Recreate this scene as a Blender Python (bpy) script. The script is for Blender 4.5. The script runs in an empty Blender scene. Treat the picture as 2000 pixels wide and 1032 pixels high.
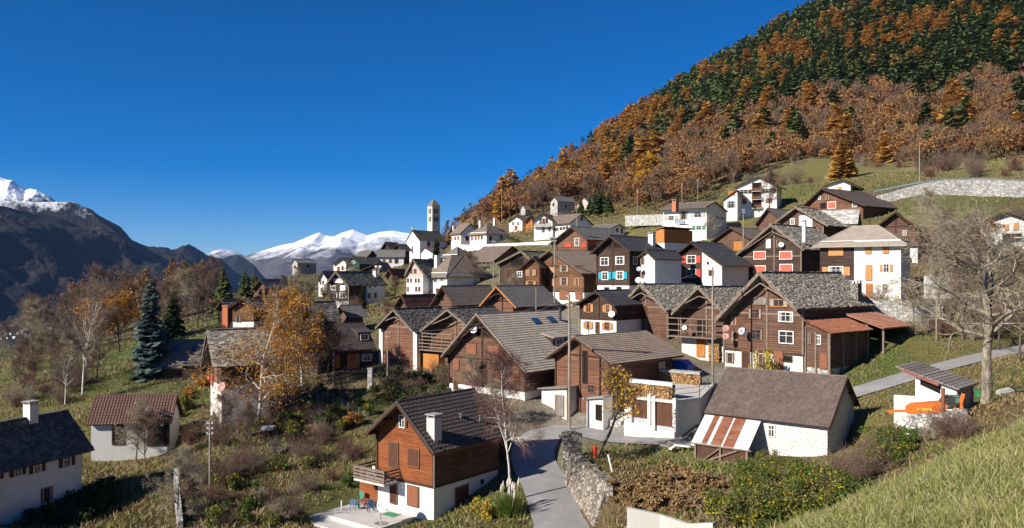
import bpy, math, random
import numpy as np
from mathutils import Vector, Matrix
R = math.radians
SC = bpy.context.scene
COL = SC.collection
# ---------------------------------------------------------------- camera, sky, sun, exposure
F = 1570.0; HY = 540.0                       # focal length and horizon of the 2000 px wide photograph
cam = bpy.data.objects.new('camera', bpy.data.cameras.new('camera')); COL.objects.link(cam)
cam.data.sensor_width = 36; cam.data.lens = 36 * F / 2000
cam.data.shift_y = (HY - 516) / 2000
cam.data.clip_start = .2; cam.data.clip_end = 60000
cam.rotation_euler = (R(90), 0, 0); SC.camera = cam
SUN_AZ = math.atan2(-.83, -.56); SUN_EL = R(30)
W = bpy.data.worlds.new('World'); SC.world = W; W.use_nodes = True
wn = W.node_tree; wn.nodes.clear()
sky = wn.nodes.new('ShaderNodeTexSky'); sky.sky_type = 'NISHITA'; sky.sun_disc = False
sky.sun_elevation = SUN_EL; sky.sun_rotation = SUN_AZ
sky.altitude = 1200; sky.air_density = .75; sky.dust_density = .35; sky.ozone_density = 6.0
bg = wn.nodes.new('ShaderNodeBackground'); bg.inputs[1].default_value = .075
wo = wn.nodes.new('ShaderNodeOutputWorld')
hs_ = wn.nodes.new('ShaderNodeHueSaturation'); hs_.inputs['Saturation'].default_value = 1.36; hs_.inputs['Hue'].default_value = .506; hs_.inputs['Value'].default_value = .95; wn.links.new(sky.outputs[0], hs_.inputs['Color']); wn.links.new(hs_.outputs[0], bg.inputs[0]); wn.links.new(bg.outputs[0], wo.inputs[0])
sl = bpy.data.lights.new('sun', 'SUN'); sl.energy = 5.0; sl.angle = R(.5); sl.color = (1, .93, .82)
sun = bpy.data.objects.new('sun', sl); COL.objects.link(sun)
SV = Vector((math.sin(SUN_AZ) * math.cos(SUN_EL), math.cos(SUN_AZ) * math.cos(SUN_EL), math.sin(SUN_EL)))
sun.rotation_euler = SV.to_track_quat('Z', 'Y').to_euler()
SC.view_settings.view_transform = 'Standard'; SC.view_settings.look = 'None'
SC.view_settings.exposure = 0.7; SC.view_settings.gamma = 1
# ---------------------------------------------------------------- helpers
def at(px, py, d): return Vector(((px - 1000) / F * d, d, -(py - HY) / F * d))
def ray(px, py): return Vector(((px - 1000) / F, 1, -(py - HY) / F))
def onplane(px, py, P, n):
    r = ray(px, py); return r * (P.dot(n) / r.dot(n))
class MB:
    def __init__(s): s.v = []; s.f = []
    def add(s, v, f):
        k = len(s.v); s.v += [tuple(p) for p in v]; s.f += [tuple(i + k for i in q) for q in f]
    def box(s, x0, x1, y0, y1, z0, z1):
        s.add([(x0,y0,z0),(x1,y0,z0),(x1,y1,z0),(x0,y1,z0),(x0,y0,z1),(x1,y0,z1),(x1,y1,z1),(x0,y1,z1)],
              [(0,3,2,1),(4,5,6,7),(0,1,5,4),(1,2,6,5),(2,3,7,6),(3,0,4,7)])
    def prism(s, prof, a, b, axis='y'):        # prof: (u,z) list counter-clockwise seen from -y
        n = len(prof)
        g = (lambda p, t: (p[0], t, p[1])) if axis == 'y' else ((lambda p, t: (t, p[0], p[1])) if axis == 'x' else (lambda p, t: (p[0], p[1], t)))
        s.add([g(p, a) for p in prof] + [g(p, b) for p in prof],
              [tuple(range(n)), tuple(range(2*n-1, n-1, -1))] + [(i, i+n, (i+1) % n + n, (i+1) % n) for i in range(n)])
    def beam(s, p, q, w, h=None):
        p = Vector(p); q = Vector(q); h = h or w
        d = (q - p).normalized(); up = Vector((0,0,1)) if abs(d.z) < .95 else Vector((1,0,0))
        a = d.cross(up).normalized() * w/2; b = a.cross(d).normalized() * h/2
        s.add([p-a-b, p+a-b, p+a+b, p-a+b, q-a-b, q+a-b, q+a+b, q-a+b],
              [(0,3,2,1),(4,5,6,7),(0,1,5,4),(1,2,6,5),(2,3,7,6),(3,0,4,7)])
    def tube(s, pts, rad, n=8, cap=True):
        rings = []; k = len(s.v)
        for i, p in enumerate(pts):
            p = Vector(p); d = (Vector(pts[min(i+1, len(pts)-1)]) - Vector(pts[max(i-1, 0)])).normalized()
            up = Vector((0,0,1)) if abs(d.z) < .9 else Vector((1,0,0))
            a = d.cross(up).normalized(); b = a.cross(d); r = rad[i] if isinstance(rad, (list, tuple)) else rad
            for j in range(n):
                t = 2*math.pi*j/n; s.v.append(tuple(p + (a*math.cos(t) + b*math.sin(t)) * r))
        for i in range(len(pts)-1):
            for j in range(n):
                s.f.append((k+i*n+j, k+i*n+(j+1) % n, k+(i+1)*n+(j+1) % n, k+(i+1)*n+j))
        if cap:
            s.f.append(tuple(k+j for j in range(n))[::-1]); s.f.append(tuple(k+(len(pts)-1)*n+j for j in range(n)))
    def build(s, name, mat, parent=None, loc=None, smooth=False, bevel=0):
        me = bpy.data.meshes.new(name); me.from_pydata(s.v, [], s.f); me.update()
        if smooth: me.polygons.foreach_set('use_smooth', [True]*len(me.polygons))
        return obj(name, me, mat, parent, loc)
def obj(name, me, mat, parent=None, loc=None):
    if mat and not me.materials: me.materials.append(mat)
    o = bpy.data.objects.new(name, me); COL.objects.link(o)
    if parent: o.parent = parent
    if loc is not None: o.location = loc
    return o
def npmesh(name, v, f, tint=None):
    """v (N,3), f (M,k) arrays; tint per vertex"""
    me = bpy.data.meshes.new(name); v = np.asarray(v, np.float32); f = np.asarray(f, np.int32); k = f.shape[1]
    me.vertices.add(len(v)); me.vertices.foreach_set('co', v.ravel())
    me.loops.add(f.size); me.loops.foreach_set('vertex_index', f.ravel())
    me.polygons.add(len(f)); me.polygons.foreach_set('loop_start', np.arange(0, f.size, k, dtype=np.int32))
    try: me.polygons.foreach_set('loop_total', np.full(len(f), k, np.int32))
    except Exception: pass
    me.update(calc_edges=True)
    if tint is not None:
        a = me.attributes.new('tint', 'FLOAT', 'POINT'); a.data.foreach_set('value', np.asarray(tint, np.float32))
    return me
def tag(o, label=None, cat=None, group=None, kind=None):
    if label: o['label'] = label
    if cat: o['category'] = cat
    if group: o['group'] = group
    if kind: o['kind'] = kind
    return o
def empty(name, loc, rz=0):
    o = bpy.data.objects.new(name, None); COL.objects.link(o); o.location = loc; o.rotation_euler = (0,0,rz); o.empty_display_size = .3
    return o
def copy_tree(o, parent=None):
    c = o.copy(); COL.objects.link(c)
    if parent: c.parent = parent
    for ch in list(o.children): copy_tree(ch, c)
    return c
# ---------------------------------------------------------------- materials
MATS = {}
class NT:
    def __init__(s, name):
        s.m = bpy.data.materials.new(name); s.m.use_nodes = True; s.t = s.m.node_tree; s.b = s.t.nodes['Principled BSDF']
        s.b.inputs['Specular IOR Level'].default_value = .25
    def n(s, ty, props=None, **inp):
        x = s.t.nodes.new(ty)
        for k, v in (props or {}).items(): setattr(x, k, v)
        for k, v in inp.items():
            k = k.replace('_', ' '); sock = x.inputs[int(k[1:])] if k[0] == 'i' and k[1:].isdigit() else x.inputs[k]
            s.set(sock, v)
        return x
    def set(s, sock, v):
        if hasattr(v, 'is_output'): s.t.links.new(v, sock)
        else:
            if isinstance(v, tuple) and len(v) == 3 and sock.type == 'RGBA': v = v + (1,)
            sock.default_value = v
    def coord(s, sc=(1,1,1), kind='Object'):
        c = s.n('ShaderNodeTexCoord').outputs[kind]
        m = s.n('ShaderNodeMapping'); s.set(m.inputs[0], c); m.inputs['Scale'].default_value = sc
        return m.outputs[0]
    def noise(s, vec, scale, det=4, rough=.6):
        return s.n('ShaderNodeTexNoise', None, Vector=vec, Scale=scale, Detail=det, Roughness=rough).outputs[0]
    def ramp(s, fac, stops, interp='LINEAR'):
        r = s.n('ShaderNodeValToRGB', None, Fac=fac); r.color_ramp.interpolation = interp; e = r.color_ramp.elements
        while len(e) < len(stops): e.new(.5)
        for i, (p, c) in enumerate(stops): e[i].position = p; e[i].color = (c + (1,)) if isinstance(c, tuple) else (c, c, c, 1)
        return r.outputs[0]
    def math(s, op, a, b=0.0): return s.n('ShaderNodeMath', {'operation': op}, i0=a, i1=b).outputs[0]
    def mix(s, fac, a, b, mode='MIX'):
        x = s.n('ShaderNodeMix', {'data_type': 'RGBA', 'blend_type': mode}); s.set(x.inputs[0], fac); s.set(x.inputs[6], a); s.set(x.inputs[7], b)
        return x.outputs[2]
    def done(s, col, rough=.8, h=None, bs=.3, bd=.05):
        s.set(s.b.inputs['Base Color'], col); s.set(s.b.inputs['Roughness'], rough)
        if h is not None:
            s.set(s.b.inputs['Normal'], s.n('ShaderNodeBump', None, Strength=bs, Distance=bd, Height=h).outputs[0])
        return s.m
def sc(c, k): return tuple(min(1, x*k) for x in c)
def mat(name):
    if name not in MATS: MATS[name] = MDEF[name](name)
    return MATS[name]
def m_wood(c, c2=None, course=.22, streak=1.0):
    def f(name):
        t = NT(name); v = t.coord((.55, .55, 9)); o = t.n('ShaderNodeObjectInfo').outputs['Random']
        n1 = t.noise(v, 1.0, 6, .68); n2 = t.noise(t.coord((.35,.35,.5)), 1.0, 3)
        z = t.n('ShaderNodeSeparateXYZ', None, i0=t.coord()).outputs[2]
        fr = t.math('FRACT', t.math('DIVIDE', z, course)); gap = t.math('GREATER_THAN', fr, .13)
        cc = t.ramp(n1, [(.3, sc(c, .5)), (.5, c), (.72, c2 or sc(c, 1.9))])
        cc = t.mix(t.ramp(n2, [(.4, 0.0), (.66, .85)]), cc, sc(c, .5))
        fl = t.math('FLOOR', t.math('DIVIDE', z, course)); wh = t.n('ShaderNodeTexWhiteNoise', {'noise_dimensions': '1D'}, W=fl).outputs[0]
        cc = t.mix(t.math('MULTIPLY', wh, .4), cc, sc(c, 1.6)); cc = t.mix(t.math('MULTIPLY', t.math('SUBTRACT', 1.0, gap), .6), cc, sc(c, .25))
        prof = t.math('SINE', t.math('MULTIPLY', fr, math.pi))
        return t.done(cc, .85, t.math('ADD', prof, t.math('MULTIPLY', n1, .4)), .7, .05)
    return f
def m_plaster(c, dirt=.25, dc=(.42,.38,.33), sc_=.5):
    def f(name):
        t = NT(name); n1 = t.noise(t.coord((1,1,.45)), sc_, 5, .65); n2 = t.noise(t.coord(), 9, 3)
        cc = t.mix(t.ramp(n1, [(.48, 0.0), (.78, dirt*2)]), c, dc); cc = t.mix(t.ramp(n2, [(.35, .13), (.6, 0.0)]), cc, sc(c, .6))
        return t.done(cc, .9, n2, .25, .03)
    return f
def m_plain(c, rough=.7, var=.35, scale=2.0, c2=None, metal=0, bs=.2):
    def f(name):
        t = NT(name); n1 = t.noise(t.coord(), scale, 5, .65); o = t.n('ShaderNodeObjectInfo').outputs['Random']
        cc = t.ramp(n1, [(.3, sc(c, 1-var)), (.52, c), (.75, c2 or sc(c, 1+var))])
        t.b.inputs['Metallic'].default_value = metal
        return t.done(cc, rough, n1, bs, .03)
    return f
def m_roof(c, c2, c3=None, scale=.9, fine=7.0, rough=.75):
    def f(name):
        t = NT(name); n1 = t.noise(t.coord(), scale, 5, .7); n2 = t.noise(t.coord(), fine, 4, .75)
        tv = t.n('ShaderNodeAttribute', {'attribute_name': 'tint'}).outputs['Fac']
        cc = t.ramp(n1, [(.3, c), (.7, c2)]); cc = t.mix(t.ramp(n2, [(.35, .65), (.6, 0.0)]), cc, sc(c, .5))
        if c3: cc = t.mix(t.ramp(n1, [(.55, 0.0), (.72, .8)]), cc, c3)
        cc = t.mix(t.math('MULTIPLY', tv, .8), cc, sc(c2, 1.7))
        return t.done(cc, rough, n2, .4, .04)
    return f
def m_stone(c, c2, scale=3.2, mortar=(.3,.28,.25), zs=1.6):
    def f(name):
        t = NT(name); v = t.coord((1,1,zs)); w = t.noise(v, 2.5, 3)
        vv = t.n('ShaderNodeVectorMath', {'operation': 'ADD'}, i0=v, i1=t.n('ShaderNodeVectorMath', {'operation': 'SCALE'}, i0=t.n('ShaderNodeTexNoise', None, Vector=v, Scale=2.5).outputs['Color'], Scale=.25).outputs[0]).outputs[0]
        vo = t.n('ShaderNodeTexVoronoi', None, Vector=vv, Scale=scale)
        ve = t.n('ShaderNodeTexVoronoi', {'feature': 'DISTANCE_TO_EDGE'}, Vector=vv, Scale=scale)
        r = t.n('ShaderNodeSeparateXYZ', None, i0=vo.outputs['Color']).outputs[0]
        cc = t.ramp(r, [(.1, sc(c, .55 if c[0] < .6 else .85)), (.5, c), (.9, c2)]); cc = t.mix(t.ramp(t.noise(v, 1.1, 4), [(.45, 0.0), (.75, .5)]), cc, sc(c, .55 if c[0] < .6 else .75))
        e = t.ramp(ve.outputs[0], [(.0, 0.0), (.09, 1.0)])
        cc = t.mix(e, mortar, cc)
        return t.done(cc, .9, t.math('ADD', e, t.math('MULTIPLY', r, .6)), .8, .08)
    return f
def m_leaf(stops, rough=.75, trans=.25, ns=.35):
    def f(name):
        t = NT(name); o = t.n('ShaderNodeObjectInfo').outputs['Random']
        tv = t.n('ShaderNodeAttribute', {'attribute_name': 'tint'}).outputs['Fac']
        x = t.math('FRACT', t.math('ADD', t.math('MULTIPLY', o, .999), tv))
        x = t.math('ADD', t.math('MULTIPLY', x, .7), t.math('MULTIPLY', t.noise(t.coord(), ns, 4), .35))
        cc = t.ramp(x, stops); t.done(cc, rough)
        tr = t.n('ShaderNodeBsdfTranslucent', None, Color=cc); mx = t.n('ShaderNodeMixShader', None, Fac=trans)
        t.set(mx.inputs[1], t.b.outputs[0]); t.set(mx.inputs[2], tr.outputs[0])
        t.set(t.t.nodes['Material Output'].inputs[0], mx.outputs[0]); return t.m
    return f
def m_bark(c, c2, scale=6, zs=.25, th=(.45,.6)):
    def f(name):
        t = NT(name); n = t.noise(t.coord((1,1,zs)), scale, 5, .7)
        return t.done(t.ramp(n, [(th[0], c), (th[1], c2)]), .9, n, .6, .04)
    return f
def m_glass(name):
    t = NT(name); n = t.noise(t.coord(kind='Generated'), 2.0, 2)
    gx = t.n('ShaderNodeSeparateXYZ', None, i0=t.n('ShaderNodeTexCoord').outputs['Generated']).outputs[0]
    o = t.n('ShaderNodeObjectInfo').outputs['Random']; side = t.math('GREATER_THAN', t.math('ABSOLUTE', t.math('SUBTRACT', gx, .5)), t.math('ADD', .18, t.math('MULTIPLY', o, .25)))
    return t.done(t.mix(t.math('MULTIPLY', side, t.math('GREATER_THAN', o, .3)), t.ramp(n, [(.3, (.016,.014,.014)), (.7, (.05,.047,.05))]), (.3,.27,.23)), .12)
def m_strips(c, c2, per=.16, axis=0):
    def f(name):
        t = NT(name); x = t.n('ShaderNodeSeparateXYZ', None, i0=t.coord()).outputs[axis]
        q = t.math('DIVIDE', x, per); fr = t.math('FRACT', q); wh = t.n('ShaderNodeTexWhiteNoise', {'noise_dimensions': '1D'}, W=t.math('FLOOR', q)).outputs[0]
        n1 = t.noise(t.coord((4,4,.5)), 2, 5)
        cc = t.mix(wh, c, c2); cc = t.mix(t.ramp(n1, [(.4, 0.0), (.7, .6)]), cc, sc(c, .5)); cc = t.mix(t.math('MULTIPLY', t.math('LESS_THAN', fr, .1), .8), cc, sc(c, .2))
        return t.done(cc, .85, fr, .3, .02)
    return f
def m_rust(name):
    t = NT(name); n1 = t.noise(t.coord(), 1.1, 6, .7); n2 = t.noise(t.coord((6,.6,.6)), 1.0, 4)
    cc = t.ramp(n1, [(.3, (.1,.045,.03)), (.5, (.22,.075,.035)), (.72, (.17,.07,.05))]); cc = t.mix(t.ramp(n2, [(.5, 0.0), (.75, .55)]), cc, (.33,.24,.2))
    return t.done(cc, .7, n1, .2, .02)
def m_snow(zlo, zhi, rock, rock2, ns):
    def f(name):
        t = NT(name); g = t.n('ShaderNodeNewGeometry'); p = g.outputs['Position']; z = t.n('ShaderNodeSeparateXYZ', None, i0=p).outputs[2]
        n1 = t.noise(p, ns, 8, .7); n2 = t.noise(p, ns*5, 5, .7)
        h = t.math('ADD', z, t.math('MULTIPLY', t.math('SUBTRACT', t.math('ADD', t.math('MULTIPLY', n1, .7), t.math('MULTIPLY', n2, .3)), .5), (zhi-zlo)*5.0))
        k = t.n('ShaderNodeMapRange', None, Value=h); k.inputs[1].default_value = zlo; k.inputs[2].default_value = zhi
        nz = t.n('ShaderNodeSeparateXYZ', None, i0=g.outputs['Normal']).outputs[2]
        steep = t.ramp(nz, [(.38, 0.0), (.55, 1.0)])
        cc = t.mix(t.math('MULTIPLY', k.outputs[0], steep), t.ramp(n2, [(.35, rock), (.65, rock2)]), (.88,.9,.94))
        return t.done(cc, .8, n2, .8, 8)
    return f
def m_hill(stops, ns, snow=None):
    def f(name):
        t = NT(name); p = t.n('ShaderNodeNewGeometry').outputs['Position']
        n1 = t.noise(p, ns, 8, .72); n2 = t.noise(p, ns*9, 5, .75)
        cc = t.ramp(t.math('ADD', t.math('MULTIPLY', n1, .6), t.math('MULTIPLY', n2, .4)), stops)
        if snow:
            z = t.n('ShaderNodeSeparateXYZ', None, i0=p).outputs[2]; k = t.n('ShaderNodeMapRange', None, Value=t.math('ADD', z, t.math('MULTIPLY', t.math('SUBTRACT', t.noise(p, ns*4, 7, .75), .5), 420)))
            k.inputs[1].default_value = snow[0]; k.inputs[2].default_value = snow[1]; cc = t.mix(k.outputs[0], cc, (.85,.87,.9))
        return t.done(cc, .95, t.math('ADD', n2, n1), 1.0, 14)
    return f
def m_ground(name):
    t = NT(name); p = t.n('ShaderNodeNewGeometry').outputs['Position']
    c = t.n('ShaderNodeAttribute', {'attribute_name': 'col'}).outputs['Color']
    n1 = t.noise(p, .22, 6, .7); n2 = t.noise(p, 2.3, 5, .75); n3 = t.noise(p, 11.0, 3, .7)
    cc = t.mix(t.ramp(n1, [(.42, 0.0), (.66, .6)]), c, (.13,.095,.05))
    cc = t.mix(t.ramp(n2, [(.35, .6), (.58, 0.0)]), cc, t.mix(1.0, c, (.42,.45,.4), 'MULTIPLY'))
    cc = t.mix(t.ramp(n2, [(.52, 0.0), (.78, .55)]), cc, t.mix(1.0, c, (1.8,1.6,1.3), 'MULTIPLY'))
    return t.done(cc, .95, t.math('ADD', n2, t.math('MULTIPLY', n3, .5)), .9, .25)
def m_road(name):
    t = NT(name); p = t.n('ShaderNodeNewGeometry').outputs['Position']
    n1 = t.noise(p, .35, 5, .65); n2 = t.noise(p, 6.0, 5, .8)
    cc = t.ramp(n1, [(.3, (.22,.215,.21)), (.55, (.29,.28,.275)), (.6, (.34,.325,.31))]); cc = t.mix(t.ramp(n2, [(.38, .5), (.6, 0.0)]), cc, (.2,.19,.18))
    return t.done(cc, .85, n2, .3, .02)
def m_logends(name):
    t = NT(name); v = t.coord(); vo = t.n('ShaderNodeTexVoronoi', None, Vector=v, Scale=7.0)
    ve = t.n('ShaderNodeTexVoronoi', {'feature': 'DISTANCE_TO_EDGE'}, Vector=v, Scale=7.0)
    r = t.n('ShaderNodeSeparateXYZ', None, i0=vo.outputs['Color']).outputs[0]
    cc = t.ramp(r, [(.1, (.32,.15,.05)), (.5, (.5,.28,.11)), (.9, (.62,.42,.2))]); e = t.ramp(ve.outputs[0], [(.03, 0.0), (.12, 1.0)])
    return t.done(t.mix(e, (.05,.03,.02), cc), .9, e, .8, .06)
MDEF = dict(
    log=m_wood((.115,.06,.04), (.23,.14,.098)), log_red=m_wood((.155,.072,.043), (.28,.15,.092)), log_black=m_wood((.058,.036,.027), (.125,.085,.065), .2),
    log_grey=m_wood((.1,.06,.042), (.24,.16,.115)), larch_clad=m_wood((.235,.07,.022), (.35,.125,.045), .16), log_warm=m_wood((.15,.075,.038), (.3,.17,.095)),
    beam=m_plain((.06,.03,.018), .85), beam_grey=m_plain((.2,.15,.115), .9), board_orange=m_strips((.42,.16,.04), (.55,.24,.07)), board_grey=m_strips((.2,.17,.15), (.33,.3,.28)), board_dark=m_strips((.06,.03,.02), (.1,.05,.032)),
    white=m_plaster((.76,.74,.69), .3), white_dirty=m_plaster((.64,.6,.53), .55), cream=m_plaster((.78,.73,.62), .2), pink=m_plaster((.52,.38,.33), .2), greyplaster=m_plaster((.5,.49,.47), .3), concrete=m_plaster((.5,.48,.45), .45),
    whitestone=m_stone((.74,.72,.68), (.82,.8,.77), 5.0, (.66,.64,.6)), stone=m_stone((.25,.21,.165), (.4,.35,.29), 2.6, (.17,.14,.11)), rubble=m_stone((.22,.195,.17), (.36,.33,.3), 3.5, (.05,.04,.035)), rubblewhite=m_stone((.5,.47,.43), (.72,.69,.65), 3.2, (.2,.18,.16)), paleStone=m_stone((.45,.43,.4), (.66,.64,.6), 3.0, (.38,.36,.33)),
    tile_dark=m_roof((.075,.06,.054), (.12,.095,.085), None, .9, 7.0, .5), tile_brown=m_roof((.18,.135,.11), (.27,.21,.17)), tile_pale=m_roof((.32,.27,.22), (.44,.38,.315)), tile_red=m_roof((.115,.062,.048), (.165,.09,.07)), tile_orange=m_roof((.3,.13,.08), (.45,.24,.16)),
    grey_roof=m_roof((.15,.14,.13), (.23,.215,.2)), blue_slate=m_roof((.065,.065,.07), (.105,.105,.11)), corr_brown=m_roof((.125,.093,.078), (.19,.145,.122), None, .6, 3.0),
    slate=m_roof((.17,.15,.12), (.3,.265,.215), (.22,.18,.12), 1.2, 5.0), slate_dark=m_roof((.065,.06,.055), (.125,.115,.1), None, 1.2, 5.0), slate_moss=m_roof((.1,.095,.075), (.16,.15,.11), (.13,.12,.06), .7, 5.0), flat_stone=m_roof((.3,.28,.26), (.42,.4,.37), None, 1.0, 5.0),
    rust=m_rust, zinc=m_plain((.55,.57,.58), .45, .15, 1.5, (.6,.52,.45)),
    glass=m_glass, w_white=m_plain((.78,.76,.72), .6, .1), w_brown=m_plain((.19,.085,.045), .7), w_orange=m_plain((.4,.17,.055), .7, .25), sh_orange=m_strips((.52,.25,.09), (.6,.32,.14), .1), sh_red=m_strips((.62,.07,.045), (.7,.1,.07), .1), sh_rose=m_strips((.55,.13,.09), (.62,.17,.12), .1), sh_brown=m_strips((.1,.042,.025), (.14,.06,.035), .1), sh_turq=m_strips((.03,.36,.46), (.05,.42,.52), .1), sh_green=m_strips((.05,.26,.17), (.08,.32,.22), .1), sh_pale=m_strips((.45,.4,.34), (.55,.5,.44), .1), sh_rust=m_strips((.26,.1,.055), (.3,.13,.075), .1),
    dark=m_plain((.012,.009,.008), .95), iron=m_plain((.09,.085,.08), .5, .2, 3, None, .6), pipe=m_plain((.4,.4,.4), .4, .15, 3, None, .7), copper=m_plain((.2,.1,.07), .4, .2, 3, None, .5),
    dish_white=m_plain((.82,.82,.8), .4, .06), dish_red=m_plain((.42,.22,.18), .5, .1), dish_grey=m_plain((.38,.42,.46), .4, .1), brick=m_plain((.5,.16,.08), .85, .2, 6), pole=m_bark((.2,.165,.125), (.33,.29,.24), 5, .12),
    skylight=m_plain((.03,.09,.22), .08, .2), blue_tarp=m_plain((.01,.12,.5), .5, .2, 3), blue_paint=m_plain((.08,.3,.5), .5), plastic_white=m_plain((.8,.8,.8), .35, .05), plastic_blue=m_plain((.09,.15,.24), .5), plastic_green=m_plain((.04,.2,.09), .6), plastic_red=m_plain((.75,.06,.02), .5, .1), crate_green=m_plain((.13,.24,.18), .8, .3), table_red=m_plain((.25,.08,.065), .6), orange_paint=m_plain((.68,.17,.03), .45, .15, 3), yellow_paint=m_plain((.85,.6,.1), .5, .1), fence_grey=m_plain((.3,.28,.26), .8),
    logends=m_logends, road=m_road, ground=m_ground, terracotta=m_plain((.42,.16,.08), .8, .2),
    conifer=m_leaf([(.1, (.04,.062,.018)), (.5, (.075,.1,.028)), (.95, (.125,.145,.04))], .8, .15), spruce_blue=m_leaf([(.1, (.05,.085,.075)), (.5, (.085,.125,.11)), (.95, (.14,.18,.16))], .8, .1),
    larch=m_leaf([(.1, (.32,.15,.03)), (.5, (.42,.22,.052)), (.95, (.54,.32,.08))], .8, .3), rusty=m_leaf([(.03, (.17,.11,.07)), (.35, (.22,.115,.055)), (.6, (.3,.142,.058)), (.8, (.37,.205,.075)), (.9, (.11,.13,.035)), (1, (.22,.14,.08))], .8, .3),
    bare=m_leaf([(.05, (.1,.068,.05)), (.35, (.145,.095,.065)), (.65, (.19,.115,.06)), (1, (.2,.145,.1))], .9, .1), gold=m_leaf([(.1, (.42,.2,.015)), (.5, (.55,.3,.02)), (.95, (.5,.36,.03))], .8, .35), amber=m_leaf([(.1, (.26,.11,.022)), (.5, (.42,.185,.032)), (.95, (.56,.29,.045))], .8, .35),
    bush=m_leaf([(.05, (.03,.05,.012)), (.3, (.06,.1,.018)), (.5, (.1,.14,.022)), (.62, (.2,.13,.06)), (.72, (.07,.11,.02)), (.82, (.48,.4,.03)), (.9, (.12,.16,.02)), (1, (.26,.17,.06))], .75, .25), green=m_leaf([(.1, (.03,.06,.012)), (.5, (.065,.12,.02)), (.95, (.13,.17,.03))], .75, .25), dkgreen=m_leaf([(.1, (.012,.025,.008)), (.5, (.028,.05,.014)), (.95, (.06,.08,.02))], .75, .15), yellowbush=m_leaf([(.1, (.2,.16,.02)), (.5, (.4,.3,.03)), (.95, (.5,.4,.06))], .75, .3),
    fern=m_leaf([(.1, (.16,.09,.04)), (.5, (.26,.16,.07)), (.95, (.36,.25,.12))], .9, .2), hay=m_leaf([(.04, (.09,.12,.02)), (.25, (.15,.185,.04)), (.5, (.23,.24,.075)), (.78, (.34,.31,.13)), (1, (.45,.4,.22))], .85, .3), cover=m_leaf([(.03, (.07,.115,.018)), (.25, (.12,.17,.026)), (.45, (.23,.23,.055)), (.62, (.2,.145,.06)), (.8, (.3,.23,.12)), (1, (.13,.085,.05))], .9, .2), grassgreen=m_leaf([(.05, (.06,.11,.012)), (.5, (.11,.17,.02)), (1, (.2,.2,.05))], .85, .25), plume=m_leaf([(.1, (.6,.55,.45)), (.9, (.75,.7,.6))], .9, .3),
    bark=m_bark((.075,.055,.042), (.17,.13,.1)), bark_pale=m_bark((.16,.13,.1), (.36,.31,.24)), birch=m_bark((.1,.08,.07), (.56,.52,.47), 3.5, 1.6, (.36,.46)), twig=m_plain((.17,.115,.085), .9), twig_pale=m_plain((.33,.28,.2), .9, .3, 1, (.38,.33,.16)), twig_red=m_plain((.16,.08,.065), .9),
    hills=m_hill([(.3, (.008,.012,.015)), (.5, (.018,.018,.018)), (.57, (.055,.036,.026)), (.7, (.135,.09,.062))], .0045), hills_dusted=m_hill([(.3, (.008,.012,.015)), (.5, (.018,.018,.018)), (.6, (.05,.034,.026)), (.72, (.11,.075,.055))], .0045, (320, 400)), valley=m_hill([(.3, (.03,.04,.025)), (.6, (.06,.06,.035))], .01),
    snow_far=m_snow(210, 460, (.05,.045,.045), (.11,.09,.085), .0011), snow_near=m_snow(400, 600, (.06,.05,.05), (.13,.11,.1), .0022),
)
# ---------------------------------------------------------------- houses: traced measures (photograph pixels + distance) turned into real sizes
H = []
def hs(n, lab, ap, d, tr=None, tl=None, wl=None, wr=None, yb=None, pr=None, L=None, yaw=None, of=.8, orr=.4, wall='log', pl=None, pm='white', rk='flat', rm='grey_roof', w=(), cat='house', rear=False, **k):
    H.append(dict(n=n, lab=lab, ap=ap, d=d, tr=tr, tl=tl, wl=wl, wr=wr, yb=yb, pr=pr, L=L, yaw=yaw, of=of, orr=orr, wall=wall, pl=pl, pm=pm, rk=rk, rm=rm, w=w, cat=cat, rear=rear, **k))
# window styles: frame, filling, shutter, shutter state
ST = dict(w=('w_white','glass',None,0), b=('w_brown','glass',None,0), o=('w_orange','glass',None,0), oo=('w_white','glass','sh_orange',1), oc=('w_orange',None,'sh_orange',2), oq=('w_orange','glass','sh_orange',1),
          rc=('w_white',None,'sh_rose',2), ro=('w_white','glass','sh_red',1), rr=('w_brown',None,'sh_red',2), bo=('w_white','glass','sh_brown',1), bc=('w_brown',None,'sh_brown',2), rb=('w_brown',None,'sh_rust',2), tq=('w_white','glass','sh_turq',1), go=('w_white','glass','sh_green',1), po=('w_white','glass','sh_pale',1),
          dk=('beam','dark',None,0), bf=('w_white',None,'plastic_white',2), db=('w_brown',None,'board_dark',3), do=('w_orange',None,'board_orange',3), dg=('beam_grey',None,'board_grey',3), dr=('w_brown',None,'sh_rust',3))
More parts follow.
